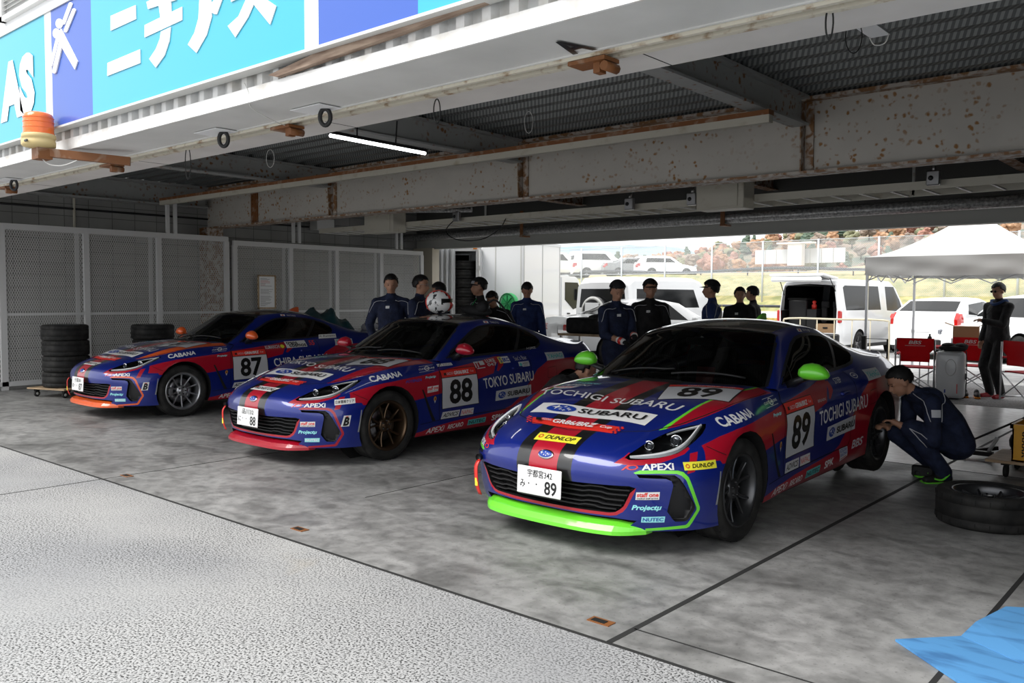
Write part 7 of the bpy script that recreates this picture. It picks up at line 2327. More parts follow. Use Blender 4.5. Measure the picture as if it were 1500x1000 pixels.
def vehicle(name, lab, loc, rz, Lh, W, P, belt, tumble=.16, y_cab=(1.2, 3.6), paint_m='whitecar', side_windows=(), front_win=None, rear_win=None, axles=(.8, 3.3), r=.32, group=None, zb=.22, open_rear=None, lampz=(.62, .78), rear_lamp=None, rimcol='silver', cat='car', plate=True):
    g = thing(name, lab, cat, loc, rz, group)
    b = NB(); w = W / 2
    ys = sorted(set([0, .04, .12, .25, Lh - .25, Lh - .12, Lh - .04, Lh] + [round(float(v), 3) for v in np.linspace(0, Lh, 30)] + [p[0] for p in P]))
    V = []
    for y in ys:
        zt = prof_at(P, y); e = 1 - .10 * max(0, 1 - y / .35) ** 2 - .07 * max(0, 1 - (Lh - y) / .25) ** 2
        ww = w * e
        zbelt = min(belt, zt - .04)
        t = max(0, (zt - belt)) / .6
        wt = ww * (1 - tumble * min(t, 1.2)) if zt > belt + .05 else ww * .93
        V.append([b.verts.new(p) for p in ((0, y, zb), (ww * .9, y, zb), (ww * .985, y, zb + .12), (ww, y, (zb + zbelt) / 2), (ww * .985, y, zbelt), (wt + .02, y, zt - .09 if zt > belt + .15 else zt - .02), (wt - .06, y, zt - .015), (wt * .5, y, zt + .012), (0, y, zt + .018))])
    grid_faces(b, V)
    for row, fl in ((V[0], True), (V[-1], False)):
        try: f = b.faces.new(row if fl else row[::-1])
        except ValueError: pass
    b.normal_update()
    for f in b.faces:
        c = f.calc_center_median(); core = Vector((0, min(max(c.y, 1.0), Lh - 1.0), .8))
        if f.normal.dot(c - core) < 0: f.normal_flip()
    b.normal_update()
    cf = lambda f: f.calc_center_median()
    for poly in side_windows: paint(b, poly, 1, 'side', lambda f: cf(f).x > .35 and abs(f.normal.x) > .5)
    if front_win: paint(b, front_win, 1, 'front', lambda f: f.normal.y < -.15 and cf(f).y < Lh * .6 and cf(f).z > belt - .1)
    if rear_win: paint(b, rear_win, 1, 'front', lambda f: f.normal.y > .10 and cf(f).y > Lh * .6)
    if rear_lamp: paint(b, rear_lamp, 2, 'front', lambda f: f.normal.y > .3 and cf(f).y > Lh * .8)
    if rear_lamp: paint(b, [(Lh - .25, lampz[0]), (Lh + .1, lampz[0]), (Lh + .1, lampz[1]), (Lh - .25, lampz[1])], 2, 'side', lambda f: cf(f).x > .4 and cf(f).y > Lh - .6 and abs(f.normal.x) > .6)
    paint(b, [(.0, zb - .1), (Lh, zb - .1), (Lh, zb + .10), (0, zb + .10)], 3, 'side', lambda f: True)
    if open_rear:
        cut_poly(b, open_rear, 'front', lambda f: cf(f).y > Lh - .5)
        bmesh.ops.delete(b, geom=region(b, open_rear, 'front', lambda f: cf(f).y > Lh - .5), context='FACES')
    for cy in axles:
        ap = arch_poly(cy, r * 1.18, r * 1.02)
        cut_poly(b, ap, 'side', lambda f: cf(f).x > .4); bmesh.ops.delete(b, geom=region(b, ap, 'side', lambda f: cf(f).x > w * .7), context='FACES')
    bmesh.ops.mirror(b, geom=b.verts[:] + b.edges[:] + b.faces[:], axis='X', merge_dist=.001)
    body = obj('body', b, [M[paint_m], M['carglass'], M['tail'], M['plastic']], g, smooth=38)
    b = NB()
    for cy in axles:
        for s in (-1, 1):
            prev = None
            for t in np.linspace(-.4, PI + .4, 14):
                ring = [b.verts.new((s * (w - .02), cy + r * 1.17 * math.cos(t), max(r * 1.02 + r * 1.17 * math.sin(t), .18))), b.verts.new((s * (w - .35), cy + r * 1.17 * math.cos(t), max(r * 1.02 + r * 1.17 * math.sin(t), .18)))]
                if prev: b.faces.new((prev[0], ring[0], ring[1], prev[1]))
                prev = ring
            c = [b.verts.new((s * (w - .35), cy + r * 1.2 * math.cos(a), r + r * 1.2 * math.sin(a))) for a in np.linspace(0, 2 * PI, 16, endpoint=False)]; b.faces.new(c)
    obj('wheel_arch', b, M['matte'], g)
    for cy in axles:
        for s in (-1, 1): road_wheel(g, s * (w - .11), cy, r, s, rimcol)
    for s in (-1, 1):
        b = NB(); box(b, (s * (w + .09), y_cab[0] + .25, belt + .06), (.16, .10, .14), bevel=.03, seg=2); obj('side_mirror', b, M[paint_m], g)
        b = NB(); box(b, (s * w * .72, .03, lampz[0] + .06), (.32, .10, .14), bevel=.03); obj('headlamp', b, M['lens'], g)
    if plate:
        b = NB(); box(b, (0, Lh + .005, .75 if open_rear is None else .5), (.33, .01, .165)); obj('licence_plate', b, M['whitevinyl2'], g)
    return g
M['whitevinyl2'] = mat('plate_white', (.75, .76, .76), .4)

def head(px_dir):  # rotation from a (right, away) camera-space heading of the NOSE: local -y -> heading
    dx, dy = CAMX(*px_dir); return math.atan2(dy, dx) + PI / 2

def vehicles():
    # --- white high-roof van with the tailgate up
    Lh = 4.7
    Pv = [(0, .80), (.06, 1.0), (.35, 1.12), (.95, 1.84), (1.25, 1.96), (4.45, 1.97), (4.62, 1.90), (4.70, 1.10), (4.7, .8)]
    Pv = [(0, .80), (.06, 1.0), (.35, 1.12), (.95, 1.84), (1.25, 1.96), (4.45, 1.97), (4.64, 1.88), (4.70, 1.70)]
    loc = at(1184, 21.6)
    rz = head((.70, .715))
    # at() is the rear end: move root (nose) forward by the length
    fx, fy = CAMX(.70, .715); n_ = math.hypot(fx, fy); fx, fy = fx / n_, fy / n_
    root = (loc[0] + fx * Lh, loc[1] + fy * Lh, 0)
    g = vehicle('van', 'white van with raised tailgate and gear inside, behind the pit', root, rz, Lh, 1.70, Pv, 1.08, .13, (.6, 4.4), 'whitecar',
        side_windows=[[(2.15, 1.18), (4.35, 1.18), (4.42, 1.75), (4.30, 1.80), (2.2, 1.80)], [(.62, 1.12), (1.75, 1.16), (1.75, 1.80), (1.12, 1.80), (.78, 1.45)]], front_win=[(-.01, 1.15), (.72, 1.15), (.62, 1.80), (-.01, 1.80)],
        axles=(.75, 3.55), r=.32, open_rear=[(-.01, .62), (.72, .62), (.74, 1.2), (.66, 1.80), (-.01, 1.84)], rimcol='steel')
    b = NB()
    def inner(a, c, flip=False):
        vs = [b.verts.new(p) for p in ((a[0], a[1], a[2]), (c[0], a[1], a[2]), (c[0], c[1], c[2]), (a[0], c[1], c[2]))]; b.faces.new(vs)
    box2(b, (-.80, 1.9, .55), (.80, 4.66, .60)); box2(b, (-.80, 1.9, .6), (-.77, 4.6, 1.16)); box2(b, (.77, 1.9, .6), (.80, 4.6, 1.16)); box2(b, (-.72, 2.0, 1.86), (.72, 4.5, 1.88)); box2(b, (-.78, 1.88, .6), (.78, 1.92, 1.3))
    obj('cargo_lining', b, M['matte'], g)
    b = NB(); box(b, (0, 4.98, 2.01), (1.42, .85, .07), rot=(.10, 0, 0), bevel=.03, seg=2); box(b, (0, 5.40, 1.94), (1.30, .10, .12), rot=(.3, 0, 0), bevel=.03); 
    t = obj('tailgate', b, M['whitecar'], g); 
    b = NB(); box(b, (0, 4.98, 1.965), (1.1, .5, .02), rot=(.10, 0, 0)); obj('tailgate_glass', b, M['carglass'], t)
    for s in (-1, 1):
        b = NB(); tube(b, [(s * .70, 4.60, 1.55), (s * .66, 4.95, 1.97)], .012, 6); obj('gas_strut', b, M['plastic'], g)
        b = NB(); box(b, (s * .80, 4.66, 1.02), (.09, .10, .30), bevel=.02); obj('tail_lamp', b, M['tail'], g)
    b = NB(); box(b, (0, 4.72, .47), (1.64, .14, .26), bevel=.04, seg=2); obj('rear_bumper', b, M['plastic'], g)
    for i, x in enumerate((-.55, -.25)):
        b = NB(); box(b, (x, 4.3, 1.05), (.14, .10, .40), bevel=.04, seg=2); box(b, (x, 4.26, 1.32), (.20, .10, .18), bevel=.04, seg=2); obj('seat_back', b, M['fabric'], g)
    # cargo (loose things)
    base = Vector(root)
    RM = Matrix.Rotation(rz, 3, 'Z')
    def inside(x, y, z): return tuple(base + RM @ Vector((x, y, z)))
    cg = thing('cargo_box', 'brown wooden box in the open back of the white van', 'box', inside(-.38, 4.38, .60), rz)
    b = NB(); box(b, (0, 0, .12), (.50, .30, .24), bevel=.01); obj('box_body', b, M['cardboard'], cg)
    b = NB(); box(b, (0, .155, .14), (.12, .02, .04)); obj('box_handle', b, M['plastic'], cg)
    cg = thing('storage_bin', 'tall dark storage bin on the right of the van load space', 'bin', inside(.42, 4.2, .60), rz)
    b = NB(); box(b, (0, 0, .42), (.50, .45, .84), bevel=.04, seg=2); obj('bin_body', b, M['plastic'], cg)
    b = NB(); box(b, (0, 0, .86), (.54, .49, .05), bevel=.02); obj('bin_lid', b, M['matte'], cg)
    cg = thing('lantern', 'small red lantern standing in the back of the white van', 'lantern', inside(.0, 4.35, 1.20), rz)
    b = NB(); lathe(b, [(0, .0), (.06, 0), (.065, .10), (.03, .14), (.05, .17), (.04, .21), (0, .22)], 14); obj('lantern_body', b, M['redv'], cg)
    b = NB(); box(b, (0, 0, -.30), (.25, .3, .60)); obj('lantern_stand', b, M['plastic'], cg)
    # --- white box truck
    lx, ly, _ = at(752, 20.4); 
    # truck length runs along camera right; nose to the right
    rz = head((.5, .866))
    o = CAMX(.667, 24.93) + (0,)
    g = thing('box_truck', 'white box truck with open side door, parked behind the pit', 'truck', o, rz)
    b = NB(); box2(b, (-.85, .10, .82), (.85, 2.25, 2.92), bevel=.02); obj('cargo_box', b, M['whitecar'], g)
    for i, y in enumerate((.12, 1.15, 2.18)):
        b = NB(); box2(b, (-.862, y, .85), (-.848, y + .035, 2.90)); obj('panel_rib', b, M['ltgrey'], g)
    for x in (-.80, -.02, .76):
        b = NB(); box2(b, (x, 2.25, .85), (x + .03, 2.262, 2.90)); obj('door_rib', b, M['ltgrey'], g)
    b = NB(); box2(b, (-.87, .08, 2.88), (.87, 2.27, 2.95)); obj('roof_trim', b, M['whiteshell'], g)
    b = NB(); box2(b, (-.7, -1.4, .55), (.7, 2.2, .80)); obj('chassis', b, M['plastic'], g)
    Pc = [(-1.55, .62), (-1.50, 1.05), (-1.18, 1.98), (-1.0, 2.08), (.02, 2.08), (.02, .62)]
    b = NB(); prism(b, Pc, -.84, .84, 'YZ'); 
    bmesh.ops.bevel(b, geom=b.edges[:], offset=.04, segments=2, affect='EDGES', clamp_overlap=True)
    obj('cab', b, M['whitecar'], g, smooth=40)
    b = NB(); prism(b, [(-1.33, 1.22), (-1.13, 1.80), (-1.04, 1.90), (-.22, 1.90), (-.22, 1.40), (-.75, 1.12)], -.853, -.838, 'YZ'); prism(b, [(-1.33, 1.22), (-1.13, 1.80), (-1.04, 1.90), (-.22, 1.90), (-.22, 1.40), (-.75, 1.12)], .838, .853, 'YZ')
    obj('cab_window', b, M['carglass'], g)
    b = NB(); vs = [b.verts.new(p) for p in ((-.75, -1.51, 1.10), (.75, -1.51, 1.10), (.70, -1.22, 1.92), (-.70, -1.22, 1.92))]; b.faces.new(vs); obj('windscreen', b, M['carglass'], g)
    b = NB(); box(b, (-.855, -.45, 1.0), (.03, .14, .04)); obj('door_handle', b, M['plastic'], g)
    b = NB(); box(b, (-1.02, -1.25, 1.55), (.10, .06, .34), bevel=.02); tube(b, [(-.88, -1.3, 1.4), (-1.0, -1.25, 1.45)], .012, 6); obj('side_mirror', b, M['plastic'], g)
    b = NB(); box(b, (-.85, -1.3, .72), (.03, .10, .05)); box(b, (-.855, .2, .86), (.03, .06, .05)); obj('marker_lamp', b, M['amberlamp'], g)
    for y in (-.9, 1.7):
        for s in (-1, 1): road_wheel(g, s * .72, y, .38, s, 'ltgrey')
    # --- white container with tyres, doors open
    rz = head((1, .02)); o = at(736, 22.6)
    g = thing('storage_container', 'white steel tyre container with folded doors left of the box truck', 'container', o, rz)
    b = NB()
    box2(b, (-.9, .55, .70), (.9, .60, 2.68)); box2(b, (.85, .55, .70), (.9, 1.75, 2.68)); box2(b, (-.9, 1.70, .70), (.9, 1.75, 2.68)); box2(b, (-.9, .55, 2.62), (.9, 1.75, 2.74)); box2(b, (-.9, .55, .68), (.9, 1.75, .76)); box2(b, (-.92, .55, .7), (-.86, .68, 2.66))
    obj('container_body', b, M['whitecar'], g)
    b = NB(); box2(b, (-.80, .7, .76), (.84, 1.69, .765)); box2(b, (.80, .66, .76), (.84, 1.69, 2.6)); box2(b, (-.82, .64, .76), (.84, .66, 2.6)); obj('dark_lining', b, M['matte'], g)
    b = NB()
    prof = []; y = 1.12
    rows = [[], []]
    for i in range(9):
        xx = -.93 if i % 2 == 0 else -1.02
        for k in (0, 1): 
            rows[0].append(b.verts.new((xx, 1.20 + i * .062 + k * .031, .72))); rows[1].append(b.verts.new((xx, 1.20 + i * .062 + k * .031, 2.66)))
    grid_faces(b, rows, smooth=False); bmesh.ops.solidify(b, geom=b.faces[:], thickness=.01); obj('folding_door', b, M['whitecar'], g)
    b = NB(); tube(b, [(-.95, .60, .72), (-.95, .60, 2.66)], .02, 8); box(b, (-.95, .60, 2.2), (.05, .06, .10)); obj('door_bar', b, M['ltgrey'], g)
    b = NB(); box(b, (-.93, .70, 2.68), (.03, .10, .03)); obj('marker_lamp', b, M['amberlamp'], g)
    b = NB(); 
    for x in (-.7, .7):
        for y in (.7, 1.5): box2(b, (x - .08, y - .08, 0), (x + .08, y + .08, .70))
    obj('container_foot', b, M['steel'], g)
    base = Vector(o); RM = Matrix.Rotation(rz, 3, 'Z')
    for i in range(7):
        p = base + RM @ Vector((-.52, .97, .765 + .115 + i * .232))
        free_wheel(['black tyre at the bottom of the container stack', 'black tyre second in the container stack', 'black tyre third in the container stack', 'black tyre fourth in the container stack', 'black tyre fifth in the container stack', 'black tyre sixth in the container stack', 'black tyre on top of the container stack'][i], tuple(p), (0, -PI / 2, 0), 'ten', 'gunmetal', 'tyres stored in the container', 'stored_tyre')
    # --- off-roader with spare wheel
    Ps = [(0, .95), (.08, 1.05), (1.15, 1.2), (1.55, 1.90), (1.9, 1.98), (4.35, 1.96), (4.55, 1.82)]
    o = at(888, 21.0); f = (.72, .69); fx, fy = CAMX(*f); n_ = math.hypot(fx, fy); fx /= n_; fy /= n_
    root = (o[0] + fx * 4.4, o[1] + fy * 4.4, 0)
    g = vehicle('off_road_vehicle', 'white off-roader with dark windows and covered spare wheel', root, head(f), 4.55, 1.85, Ps, 1.15, .10, (1.3, 4.3), 'whitecar', side_windows=[[(1.75, 1.22), (4.35, 1.22), (4.30, 1.68), (1.95, 1.68)]], front_win=[(-.01, 1.2), (.75, 1.2), (.68, 1.75), (-.01, 1.75)], rear_win=[(-.01, 1.22), (.74, 1.22), (.68, 1.68), (-.01, 1.68)], axles=(.85, 3.55), r=.38, zb=.42, rear_lamp=[(.70, .80), (.95, .80), (.95, 1.05), (.70, 1.05)], lampz=(.8, 1.05))
    b = NB(); lathe(b, [(0, .20), (.30, .20), (.36, .17), (.385, .10), (.385, 0), (0, 0)], 32, 'Y'); sp = obj('spare_wheel_cover', b, M['darkcar'], g, smooth=40); sp.location = (.15, 4.55, 1.12)
    b = NB(); lathe(b, [(.30, .206), (.375, .175), (.37, .172), (.30, .201)], 32, 'Y', closed=True); obj('cover_ring', b, M['ltgrey'], sp)
    b = NB(); box(b, (0, .212, 0), (.44, .01, .44), bevel=.004); obj('cover_panel', b, M['whitepan'], sp)
    b = NB(); box(b, (0, 4.6, .62), (1.6, .14, .25), bevel=.04); obj('rear_bumper', b, M['plastic'], g)
    # --- dark-roofed sedan
    Pd = [(0, .62), (.1, .75), (1.2, .92), (1.9, 1.36), (2.3, 1.43), (2.9, 1.42), (3.8, 1.08), (4.5, 1.02), (4.6, .85)]
    o = at(1078, 20.5)
    g = vehicle('coupe', 'white coupe with dark side glass behind the people in caps', o, head((.95, .30)), 4.6, 1.8, Pd, .92, .22, (1.4, 3.6), 'whitecar', side_windows=[[(1.75, .97), (3.6, 1.02), (3.0, 1.32), (2.2, 1.34)]], front_win=[(-.01, .95), (.72, .95), (.58, 1.36), (-.01, 1.38)], rear_win=[(-.01, 1.08), (.66, 1.08), (.56, 1.36), (-.01, 1.38)], axles=(.85, 3.6), rear_lamp=[(.5, .74), (.95, .74), (.95, .88), (.5, .88)], lampz=(.74, .88))
    # --- white hatchback and white estate behind the tent
    Ph = [(0, .62), (.1, .78), (.95, .98), (1.75, 1.44), (2.2, 1.51), (3.2, 1.46), (3.85, 1.16), (4.02, 1.0)]
    o = at(1385, 22.0); fx, fy = CAMX(.72, .69)
    g = vehicle('hatchback', 'white hatchback with red tail lamps seen from behind', (o[0] + fx * 2.6, o[1] + fy * 2.6, 0), head((.72, .69)), 4.02, 1.72, Ph, .98, .20, (1.3, 3.3), 'whitecar', side_windows=[[(1.45, 1.02), (3.35, 1.10), (3.2, 1.34), (2.0, 1.42), (1.75, 1.34)]], front_win=[(-.01, 1.0), (.7, 1.0), (.58, 1.44), (-.01, 1.45)], rear_win=[(-.01, 1.17), (.68, 1.17), (.60, 1.42), (-.01, 1.43)], axles=(.8, 3.25), r=.31, rear_lamp=[(.72, .84), (.95, .84), (.90, 1.14), (.70, 1.14)], lampz=(.90, 1.12))
    b = NB(); box(b, (0, 3.98, .42), (1.3, .12, .16), bevel=.03); obj('rear_diffuser', b, M['plastic'], g)
    Pe = [(0, .68), (.1, .82), (1.2, 1.0), (1.95, 1.50), (2.4, 1.58), (4.2, 1.52), (4.6, 1.1), (4.65, .9)]
    o = at(1545, 19.0)
    g = vehicle('estate_car', 'white car with large sloping windscreen right behind the man in black', at(1405, 20.2), head((-.93, -.30)), 4.65, 1.8, Pe, 1.0, .18, (1.4, 4.0), 'whitecar', side_windows=[[(1.8, 1.06), (4.2, 1.12), (4.0, 1.42), (2.3, 1.46)]], front_win=[(-.01, 1.05), (.75, 1.05), (.62, 1.50), (-.01, 1.51)], rear_win=[(-.01, 1.12), (.7, 1.12), (.6, 1.45), (-.01, 1.46)], axles=(.88, 3.6))
    # --- parked cars on the upper car park
    Pm = [(0, .8), (.1, 1.0), (1.0, 1.15), (1.8, 1.72), (2.2, 1.78), (4.3, 1.74), (4.5, 1.1)]
    specs = [(884, 'white minivan, leftmost car on the upper car park', Pm, 1.1, 'whitecar'), (946, 'white tall minivan, second on the upper car park', [(p[0], p[1] * 1.06) for p in Pm], 1.15, 'whitecar'), (992, 'grey low car, third on the upper car park', Pd, .92, 'greycar'), (1040, 'white estate car, rightmost on the upper car park', Pe, 1.0, 'whitecar')]
    for px, lab, PP, bt, pm in specs:
        D = 62.0
        o = at(px, D)
        vehicle('parked_car', lab, (o[0] - 1.5, o[1], 2.9), head((.96, .25)), PP[-1][0] + .05, 1.75, PP, bt, .16, (1.3, 4.0), pm, side_windows=[[(1.7, bt + .08), (4.0 if PP is not Pd else 3.3, bt + .08), (3.9 if PP is not Pd else 2.9, bt + (.52 if PP[4][1] > 1.7 else .38)), (2.1, bt + (.54 if PP[4][1] > 1.7 else .38))]], front_win=[(-.01, bt + .08), (.7, bt + .08), (.6, bt + .45), (-.01, bt + .45)], rear_win=[(-.01, bt + .08), (.7, bt + .08), (.6, bt + .4), (-.01, bt + .4)], axles=(.85, 3.55), group='cars on the upper car park', rear_lamp=[(.6, .7), (.95, .7), (.95, .95), (.6, .95)], lampz=(.8, 1.0))
M['greycar'] = mat('grey_car_paint', (.25, .26, .27), .3, coat=.8)

# ================================================================== LANDSCAPE
M['grassy'] = mat('yellow_green_bank', (.3, .3, .1), .95); add_noise(M['grassy'], 1.6, (.22, .24, .10), (.46, .40, .19), detail=9, lo=.35, hi=.62, bump=.6, bscale=6, bdist=.15)
M['dryslope'] = mat('dry_grass_slope', (.5, .38, .22), .95); add_noise(M['dryslope'], .5, (.42, .34, .19), (.56, .42, .27), detail=8, lo=.35, hi=.65)
M['redearth'] = mat('reddish_dry_bank', (.34, .17, .09), .95); add_noise(M['redearth'], 4, (.26, .12, .06), (.46, .30, .16), detail=8)
M['hillside'] = mat('distant_wooded_hill', (.2, .2, .2), 1.0); add_noise(M['hillside'], .09, (.16, .20, .16), (.34, .26, .20), detail=10, lo=.4, hi=.6, bump=.9, bscale=.25, bdist=3.0)
M['mountain'] = mat('far_haze_mountain', (.50, .60, .68), 1.0); add_noise(M['mountain'], .02, (.25, .33, .39), (.32, .39, .44), detail=9)  # distance haze painted into the blue colour
M['postgrey'] = mat('galvanised_post', (.50, .53, .56), .5, metal=.2)
M['guard'] = mat('black_guard_pipe', (.04, .045, .06), .6)
M['guardw'] = mat('white_guard_rail', (.72, .73, .74), .5)
M['bark'] = mat('bark', (.10, .075, .055), .9)
LEAF = {}  # foliage colours kept pale to carry distance haze
for k, (a, c) in {'orange': ((.30, .17, .10), (.50, .32, .20)), 'rust': ((.27, .13, .10), (.44, .25, .19)), 'green': ((.07, .11, .085), (.17, .22, .16)), 'olive': ((.17, .18, .11), (.31, .31, .20)), 'brown': ((.21, .17, .14), (.38, .31, .25))}.items():
    LEAF[k] = mat('foliage_' + k, a, .95); add_noise(LEAF[k], .9, a, c, detail=8, lo=.38, hi=.62)
M['weeds'] = mat('yellow_weeds', (.5, .42, .06), .9); add_noise(M['weeds'], 3, (.26, .30, .06), (.68, .52, .08), detail=5)

HF = lambda x: 19 + 14 / (1 + math.exp(-(x + 172) / 13)) - 6 / (1 + math.exp((x + 268) / 5)) + 4 / (1 + math.exp(-(x + 120) / 9))
def landscape():
    b = NB(); box2(b, (-90, 16.8, -.2), (60, 40, -.008)); struct('ground_1', b, M['lot'])
    # profile of the bank behind the lot, extruded along X; rises to the upper car park
    prof = [(40, -.01), (41.5, .45), (42.5, .5), (44, .95), (48.5, 2.75), (50, 2.9), (74, 2.9), (76, 3.4), (110, 5.0), (250, 9)]
    b = NB()
    xs = np.linspace(-160, 80, 60)
    V = [[b.verts.new((x, y, z + (.25 * math.sin(x * .3 + y) if 2 < i < 5 else 0))) for i, (y, z) in enumerate(prof)] for x in xs]
    grid_faces(b, V)
    for f in b.faces:
        c = f.calc_center_median()
        f.material_index = 0 if c.y < 42 else (1 if c.y < 50 else (2 if c.y < 74 else 3))
    o = struct('ground_2', b, [M['redearth'], M['grassy'], M['lot'], M['dryslope']])
    # dry slope at right behind the fence
    b = NB(); V = []
    for i in range(13):
        u = i / 12
        V.append([b.verts.new((-40 + 60 * u, 58 + 22 * v, 2.85 + (3.2 * math.sin(min(u * 1.5, 1) * PI / 2)) * v ** .8)) for v in np.linspace(0, 1, 6)])
    grid_faces(b, V); struct('ground_3', b, M['dryslope'])
    # weeds at the foot of the bank: countless blades
    b = NB(); random.seed(9)
    for i in range(1500):
        x = random.uniform(-48, -14); y = random.uniform(40.4, 42.3); h_ = random.uniform(.25, .85) * (1.25 if random.random() < .2 else .8); a = random.uniform(0, PI); w_ = random.uniform(.03, .09)
        vs = [b.verts.new((x - w_ * math.cos(a), y - w_ * math.sin(a), .1)), b.verts.new((x + w_ * math.cos(a), y + w_ * math.sin(a), .1)), b.verts.new((x + random.uniform(-.1, .1), y, .25 + h_))]; b.faces.new(vs)
    o = obj('weeds', b, M['weeds']); tag(o, 'yellow and green weeds growing along the foot of the bank', 'weeds', kind='stuff')
    # fence
    g = thing('wire_fence', 'tall chain-link fence on grey posts along the bank', 'fence', (0, 45, 0))
    for i in range(18):
        x = -58 + i * 3.1
        b = NB(); tube(b, [(x, 0, .9), (x, 0, 4.62)], .055, 8); obj('post', b, M['postgrey'], g)
    b = NB(); 
    for z in (4.58, 2.9): tube(b, [(-58, 0, z), (-5, 0, z)], .02, 6)
    obj('top_wire', b, M['postgrey'], g)
    b = NB(); vs = [b.verts.new(p) for p in ((-58, .05, 1.6), (-5, .05, 1.6), (-5, .05, 4.6), (-58, .05, 4.6))]; b.faces.new(vs); obj('mesh_sheet', b, M['chain'], g)
    g = thing('guard_pipe', 'dark pipe guard rail running below the upper car park', 'guard rail', (0, 49.4, 2.7))
    b = NB(); pts = [(x, 0, .48 + .10 * math.sin(x * .5)) for x in np.linspace(-75, 0, 60)]; tube(b, pts, .09, 8); obj('rail_pipe', b, M['guard'], g)
    for i in range(24):
        b = NB(); x = -75 + i * 3.2; tube(b, [(x, 0, 0), (x, 0, .5)], .04, 6); obj('rail_post', b, M['guard'], g)
    g = thing('guard_pipe', 'dark low pipe rail at the foot of the weedy bank', 'guard rail', (0, 42.6, .5))
    b = NB(); tube(b, [(-60, 0, .55), (0, 0, .55)], .07, 8); obj('rail_pipe', b, M['guard'], g)
    for i in range(14):
        b = NB(); x = -60 + i * 4.4; tube(b, [(x, 0, 0), (x, 0, .5)], .04, 6); obj('rail_post', b, M['guard'], g)
    g = thing('guard_rail', 'white guard rail along the far side of the lot', 'guard rail', (0, 38.5, 0))
    b = NB(); box2(b, (-50, -.03, .55), (6, .03, .85)); obj('rail_beam', b, M['guardw'], g)
    for i in range(14):
        b = NB(); x = -50 + i * 4.2; box2(b, (x - .06, .03, 0), (x + .06, .12, 1.0 if i % 2 else .9)); obj('rail_post', b, M['guardw'], g)
    # white hoardings on the slope
    for k, (x, y, z, L_, H_, n, lab) in enumerate(((-59.5, 66, 2.9, 7.5, 2.6, 6, 'white panelled shed left of the parked minivans'), (-33.2, 70.3, 4.4, 7.8, 1.2, 8, 'long pale screen wall on the dry slope behind the fence'))):
        g = thing('site_wall', lab, 'wall', (x, y, z))
        for i in range(n):
            b = NB(); box2(b, (L_ * i / n, 0, 0), (L_ * (i + 1) / n - .05, .08, H_)); obj('panel', b, M['postgrey'] if k else M['guardw'], g)
        if k == 0:
            b = NB(); box2(b, (0, .08, 0), (L_, 2.4, H_)); obj('shed_body', b, M['guardw'], g)
    b = NB(); box2(b, (-29.9, 69.4, 4.2), (-28.7, 70.1, 6.0)); box2(b, (-30.8, 69.2, 6.0), (-27.8, 70.2, 6.12)); o = obj('marshal_post', b, M['guardw']); tag(o, 'small white flat-roofed post on the slope behind the fence', 'hut')
    # hills
    def ridge(name, y0, y1, fn, m, x0=-700, x1=300, n=90, kk=8):
        b = NB(); V = []
        for x in np.linspace(x0, x1, n):
            V.append([b.verts.new((x, y0 + (y1 - y0) * v, fn(x) * math.sin(v * PI / 2) + (1.6 * math.sin(x * .11 + v * 9) + .9 * math.sin(x * .37 + v * 23)) * (fn(x) / 60) )) for v in np.linspace(0, 1, kk)])
        grid_faces(b, V); return struct(name, b, m)
    ridge('hill_1', 245, 420, HF, M['hillside'], -700, 300, 110, 10)
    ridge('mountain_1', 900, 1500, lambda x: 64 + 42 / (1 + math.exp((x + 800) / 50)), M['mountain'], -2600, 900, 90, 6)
    # trees: a few crown shapes shared by all
    random.seed(21)
    crowns = []
    for v in range(5):
        b = NB(); con = v == 4
        for k in range(16 if not con else 9):
            if con:
                z = .15 + k * .1; rr = .34 * (1 - k / 9.5) + .03
                M4 = Matrix.Translation((random.uniform(-.03, .03), random.uniform(-.03, .03), z)) @ Matrix.Diagonal((rr, rr, .11, 1))
            else:
                a = random.uniform(0, 2 * PI); rad = random.uniform(0, .32); z = random.uniform(.28, .82); rr = random.uniform(.12, .22) * (1.1 - abs(z - .5))
                M4 = Matrix.Translation((rad * math.cos(a), rad * math.sin(a), z)) @ Matrix.Diagonal((rr, rr, rr * .85, 1))
            vs = bmesh.ops.create_icosphere(b, subdivisions=2, radius=1.0, matrix=M4)['verts']
            c = Vector(M4.translation)
            for q in vs: q.co = c + (q.co - c) * random.uniform(.72, 1.25)
        me = bpy.data.meshes.new('crown'); b.to_mesh(me); b.free(); crowns.append(me)
    b = NB(); tube(b, [(0, 0, -.05), (.01, 0, .35), (0, .01, .6)], [.03, .022, .01], 6); tr = bpy.data.meshes.new('trunk'); b.to_mesh(tr); b.free(); tr.materials.append(M['bark'])
    LK = {'orange': 'orange-brown autumn tree on the wooded slope', 'rust': 'reddish autumn tree on the wooded slope', 'green': 'dark green conifer on the wooded slope', 'olive': 'olive green broadleaf tree on the wooded slope', 'brown': 'bare brownish tree on the wooded slope'}
    cm = {}
    TP = []
    for i in range(560):
        if len(TP) >= 290: break
        D = random.uniform(250, 440); px = random.uniform(800, 1480)
        if px < 1050 and random.random() < .4: px = random.uniform(1050, 1420)
        x, y, _ = at(px, D)
        if y < 215 or y > 400: continue
        zg = max(HF(x) * math.sin(min(max((y - 245) / 175, 0), 1) * PI / 2), float(np.interp(y, [110, 250, 260], [5, 9, 0])))
        if any((x - a) ** 2 + (y - c) ** 2 < 20 for a, c in TP): continue
        TP.append((x, y))
        kind = random.choices(['orange', 'rust', 'green', 'olive', 'brown'], [.34, .16, .18, .14, .18])[0]
        v = 4 if kind == 'green' else random.randrange(4)
        if (v, kind) not in cm:
            m_ = crowns[v].copy(); m_.materials.append(LEAF[kind]); cm[(v, kind)] = m_
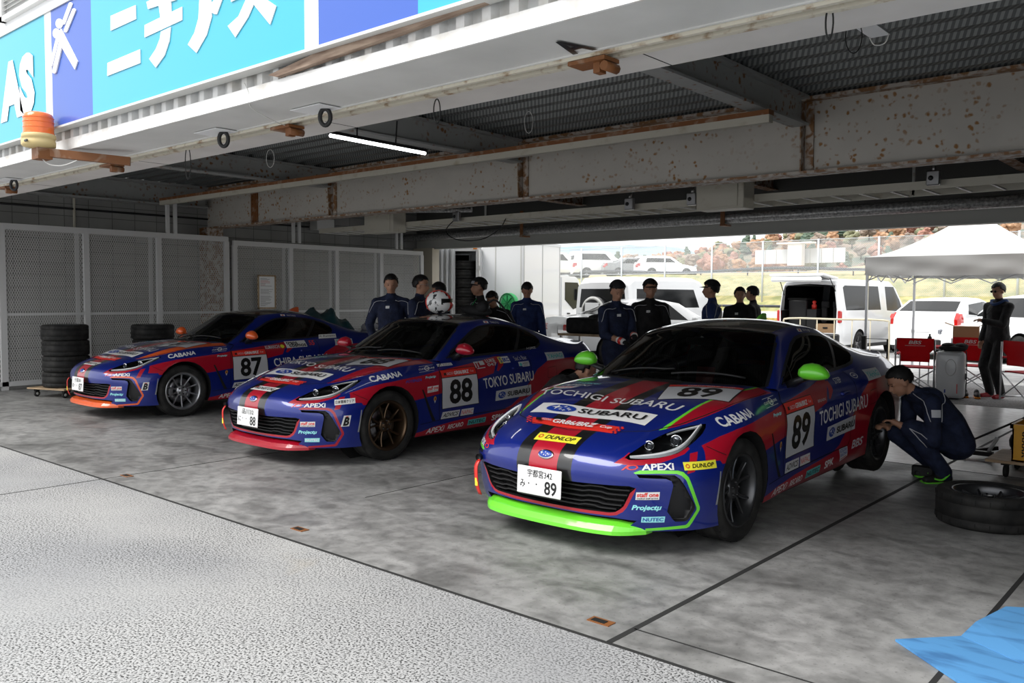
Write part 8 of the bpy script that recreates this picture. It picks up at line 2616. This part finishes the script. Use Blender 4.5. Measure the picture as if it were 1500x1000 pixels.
        h_ = random.uniform(5.0, 8.0) * (1.15 if kind == 'green' else 1)
        t = thing('hillside_tree', LK[kind], 'tree', (x, y, float(zg) - .4), random.uniform(0, 6), {'orange': 'orange-brown trees on the slope', 'rust': 'reddish trees on the slope', 'green': 'dark conifers on the slope', 'olive': 'olive green trees on the slope', 'brown': 'bare brownish trees on the slope'}[kind])
        t.scale = (h_ * 1.05, h_ * 1.05, h_)
        link('crown', cm[(v, kind)], t); link('trunk', tr, t)
# ================================================================== LIGHT
def lighting():
    w = bpy.data.worlds.new('overcast'); sc.world = w; w.use_nodes = True
    N, L = w.node_tree.nodes, w.node_tree.links
    bg = N['Background']
    tc = N.new('ShaderNodeTexCoord'); sp = N.new('ShaderNodeSeparateXYZ'); L.new(tc.outputs['Generated'], sp.inputs[0])
    r = N.new('ShaderNodeValToRGB'); L.new(sp.outputs['Z'], r.inputs[0])
    e = r.color_ramp.elements
    e[0].position = 0.0; e[0].color = (.90, .93, .96, 1); e[1].position = .6; e[1].color = (1.0, 1.0, 1.0, 1)
    L.new(r.outputs[0], bg.inputs[0]); bg.inputs[1].default_value = WORLD_S
    # hazy sun above the pit lane, very soft
    sd = bpy.data.lights.new('sun', 'SUN'); so = bpy.data.objects.new('sun', sd); C.objects.link(so)
    sd.energy = SUN_E; sd.angle = R_(40); sd.color = (1, .98, .95)
    so.rotation_euler = (R_(38), 0, R_(-20))
    sc.view_settings.exposure = EXPO
WORLD_S, SUN_E, EXPO = 1.2, 3.0, .42
# ------------------------------------------------------------------ camera (from the vanishing points of the photograph)
def make_camera():
    cd = bpy.data.cameras.new('camera'); co = bpy.data.objects.new('camera', cd); C.objects.link(co)
    cd.sensor_width = 36.0; cd.lens = 1257.01 * 36 / 1500
    cd.clip_end = 3000
    Rw = Matrix(((0.75438054, 0.65641749, 0.00510707), (0.0380579, -0.03596808, -0.99862801), (-0.6553332, 0.7535399, -0.05211549)))
    # rows: camera right, down, forward in world coordinates
    right = Vector(Rw[0]); down = Vector(Rw[1]); fwd = Vector(Rw[2])
    m = Matrix((right, -down, -fwd)).transposed().to_4x4()
    m.translation = Vector((0, 0, 1.478))
    co.matrix_world = m
    bpy.context.scene.camera = co
make_camera()
sc = bpy.context.scene
sc.view_settings.view_transform = 'Standard'; sc.view_settings.look = 'None'; sc.view_settings.gamma = 1.0
sc.view_settings.use_curve_mapping = False
cars()
building(); sign(); rear_services(); mesh_wall()
tyre_stacks(); loose_things(); tent(); outside_props()
people()
vehicles(); landscape()
lighting()
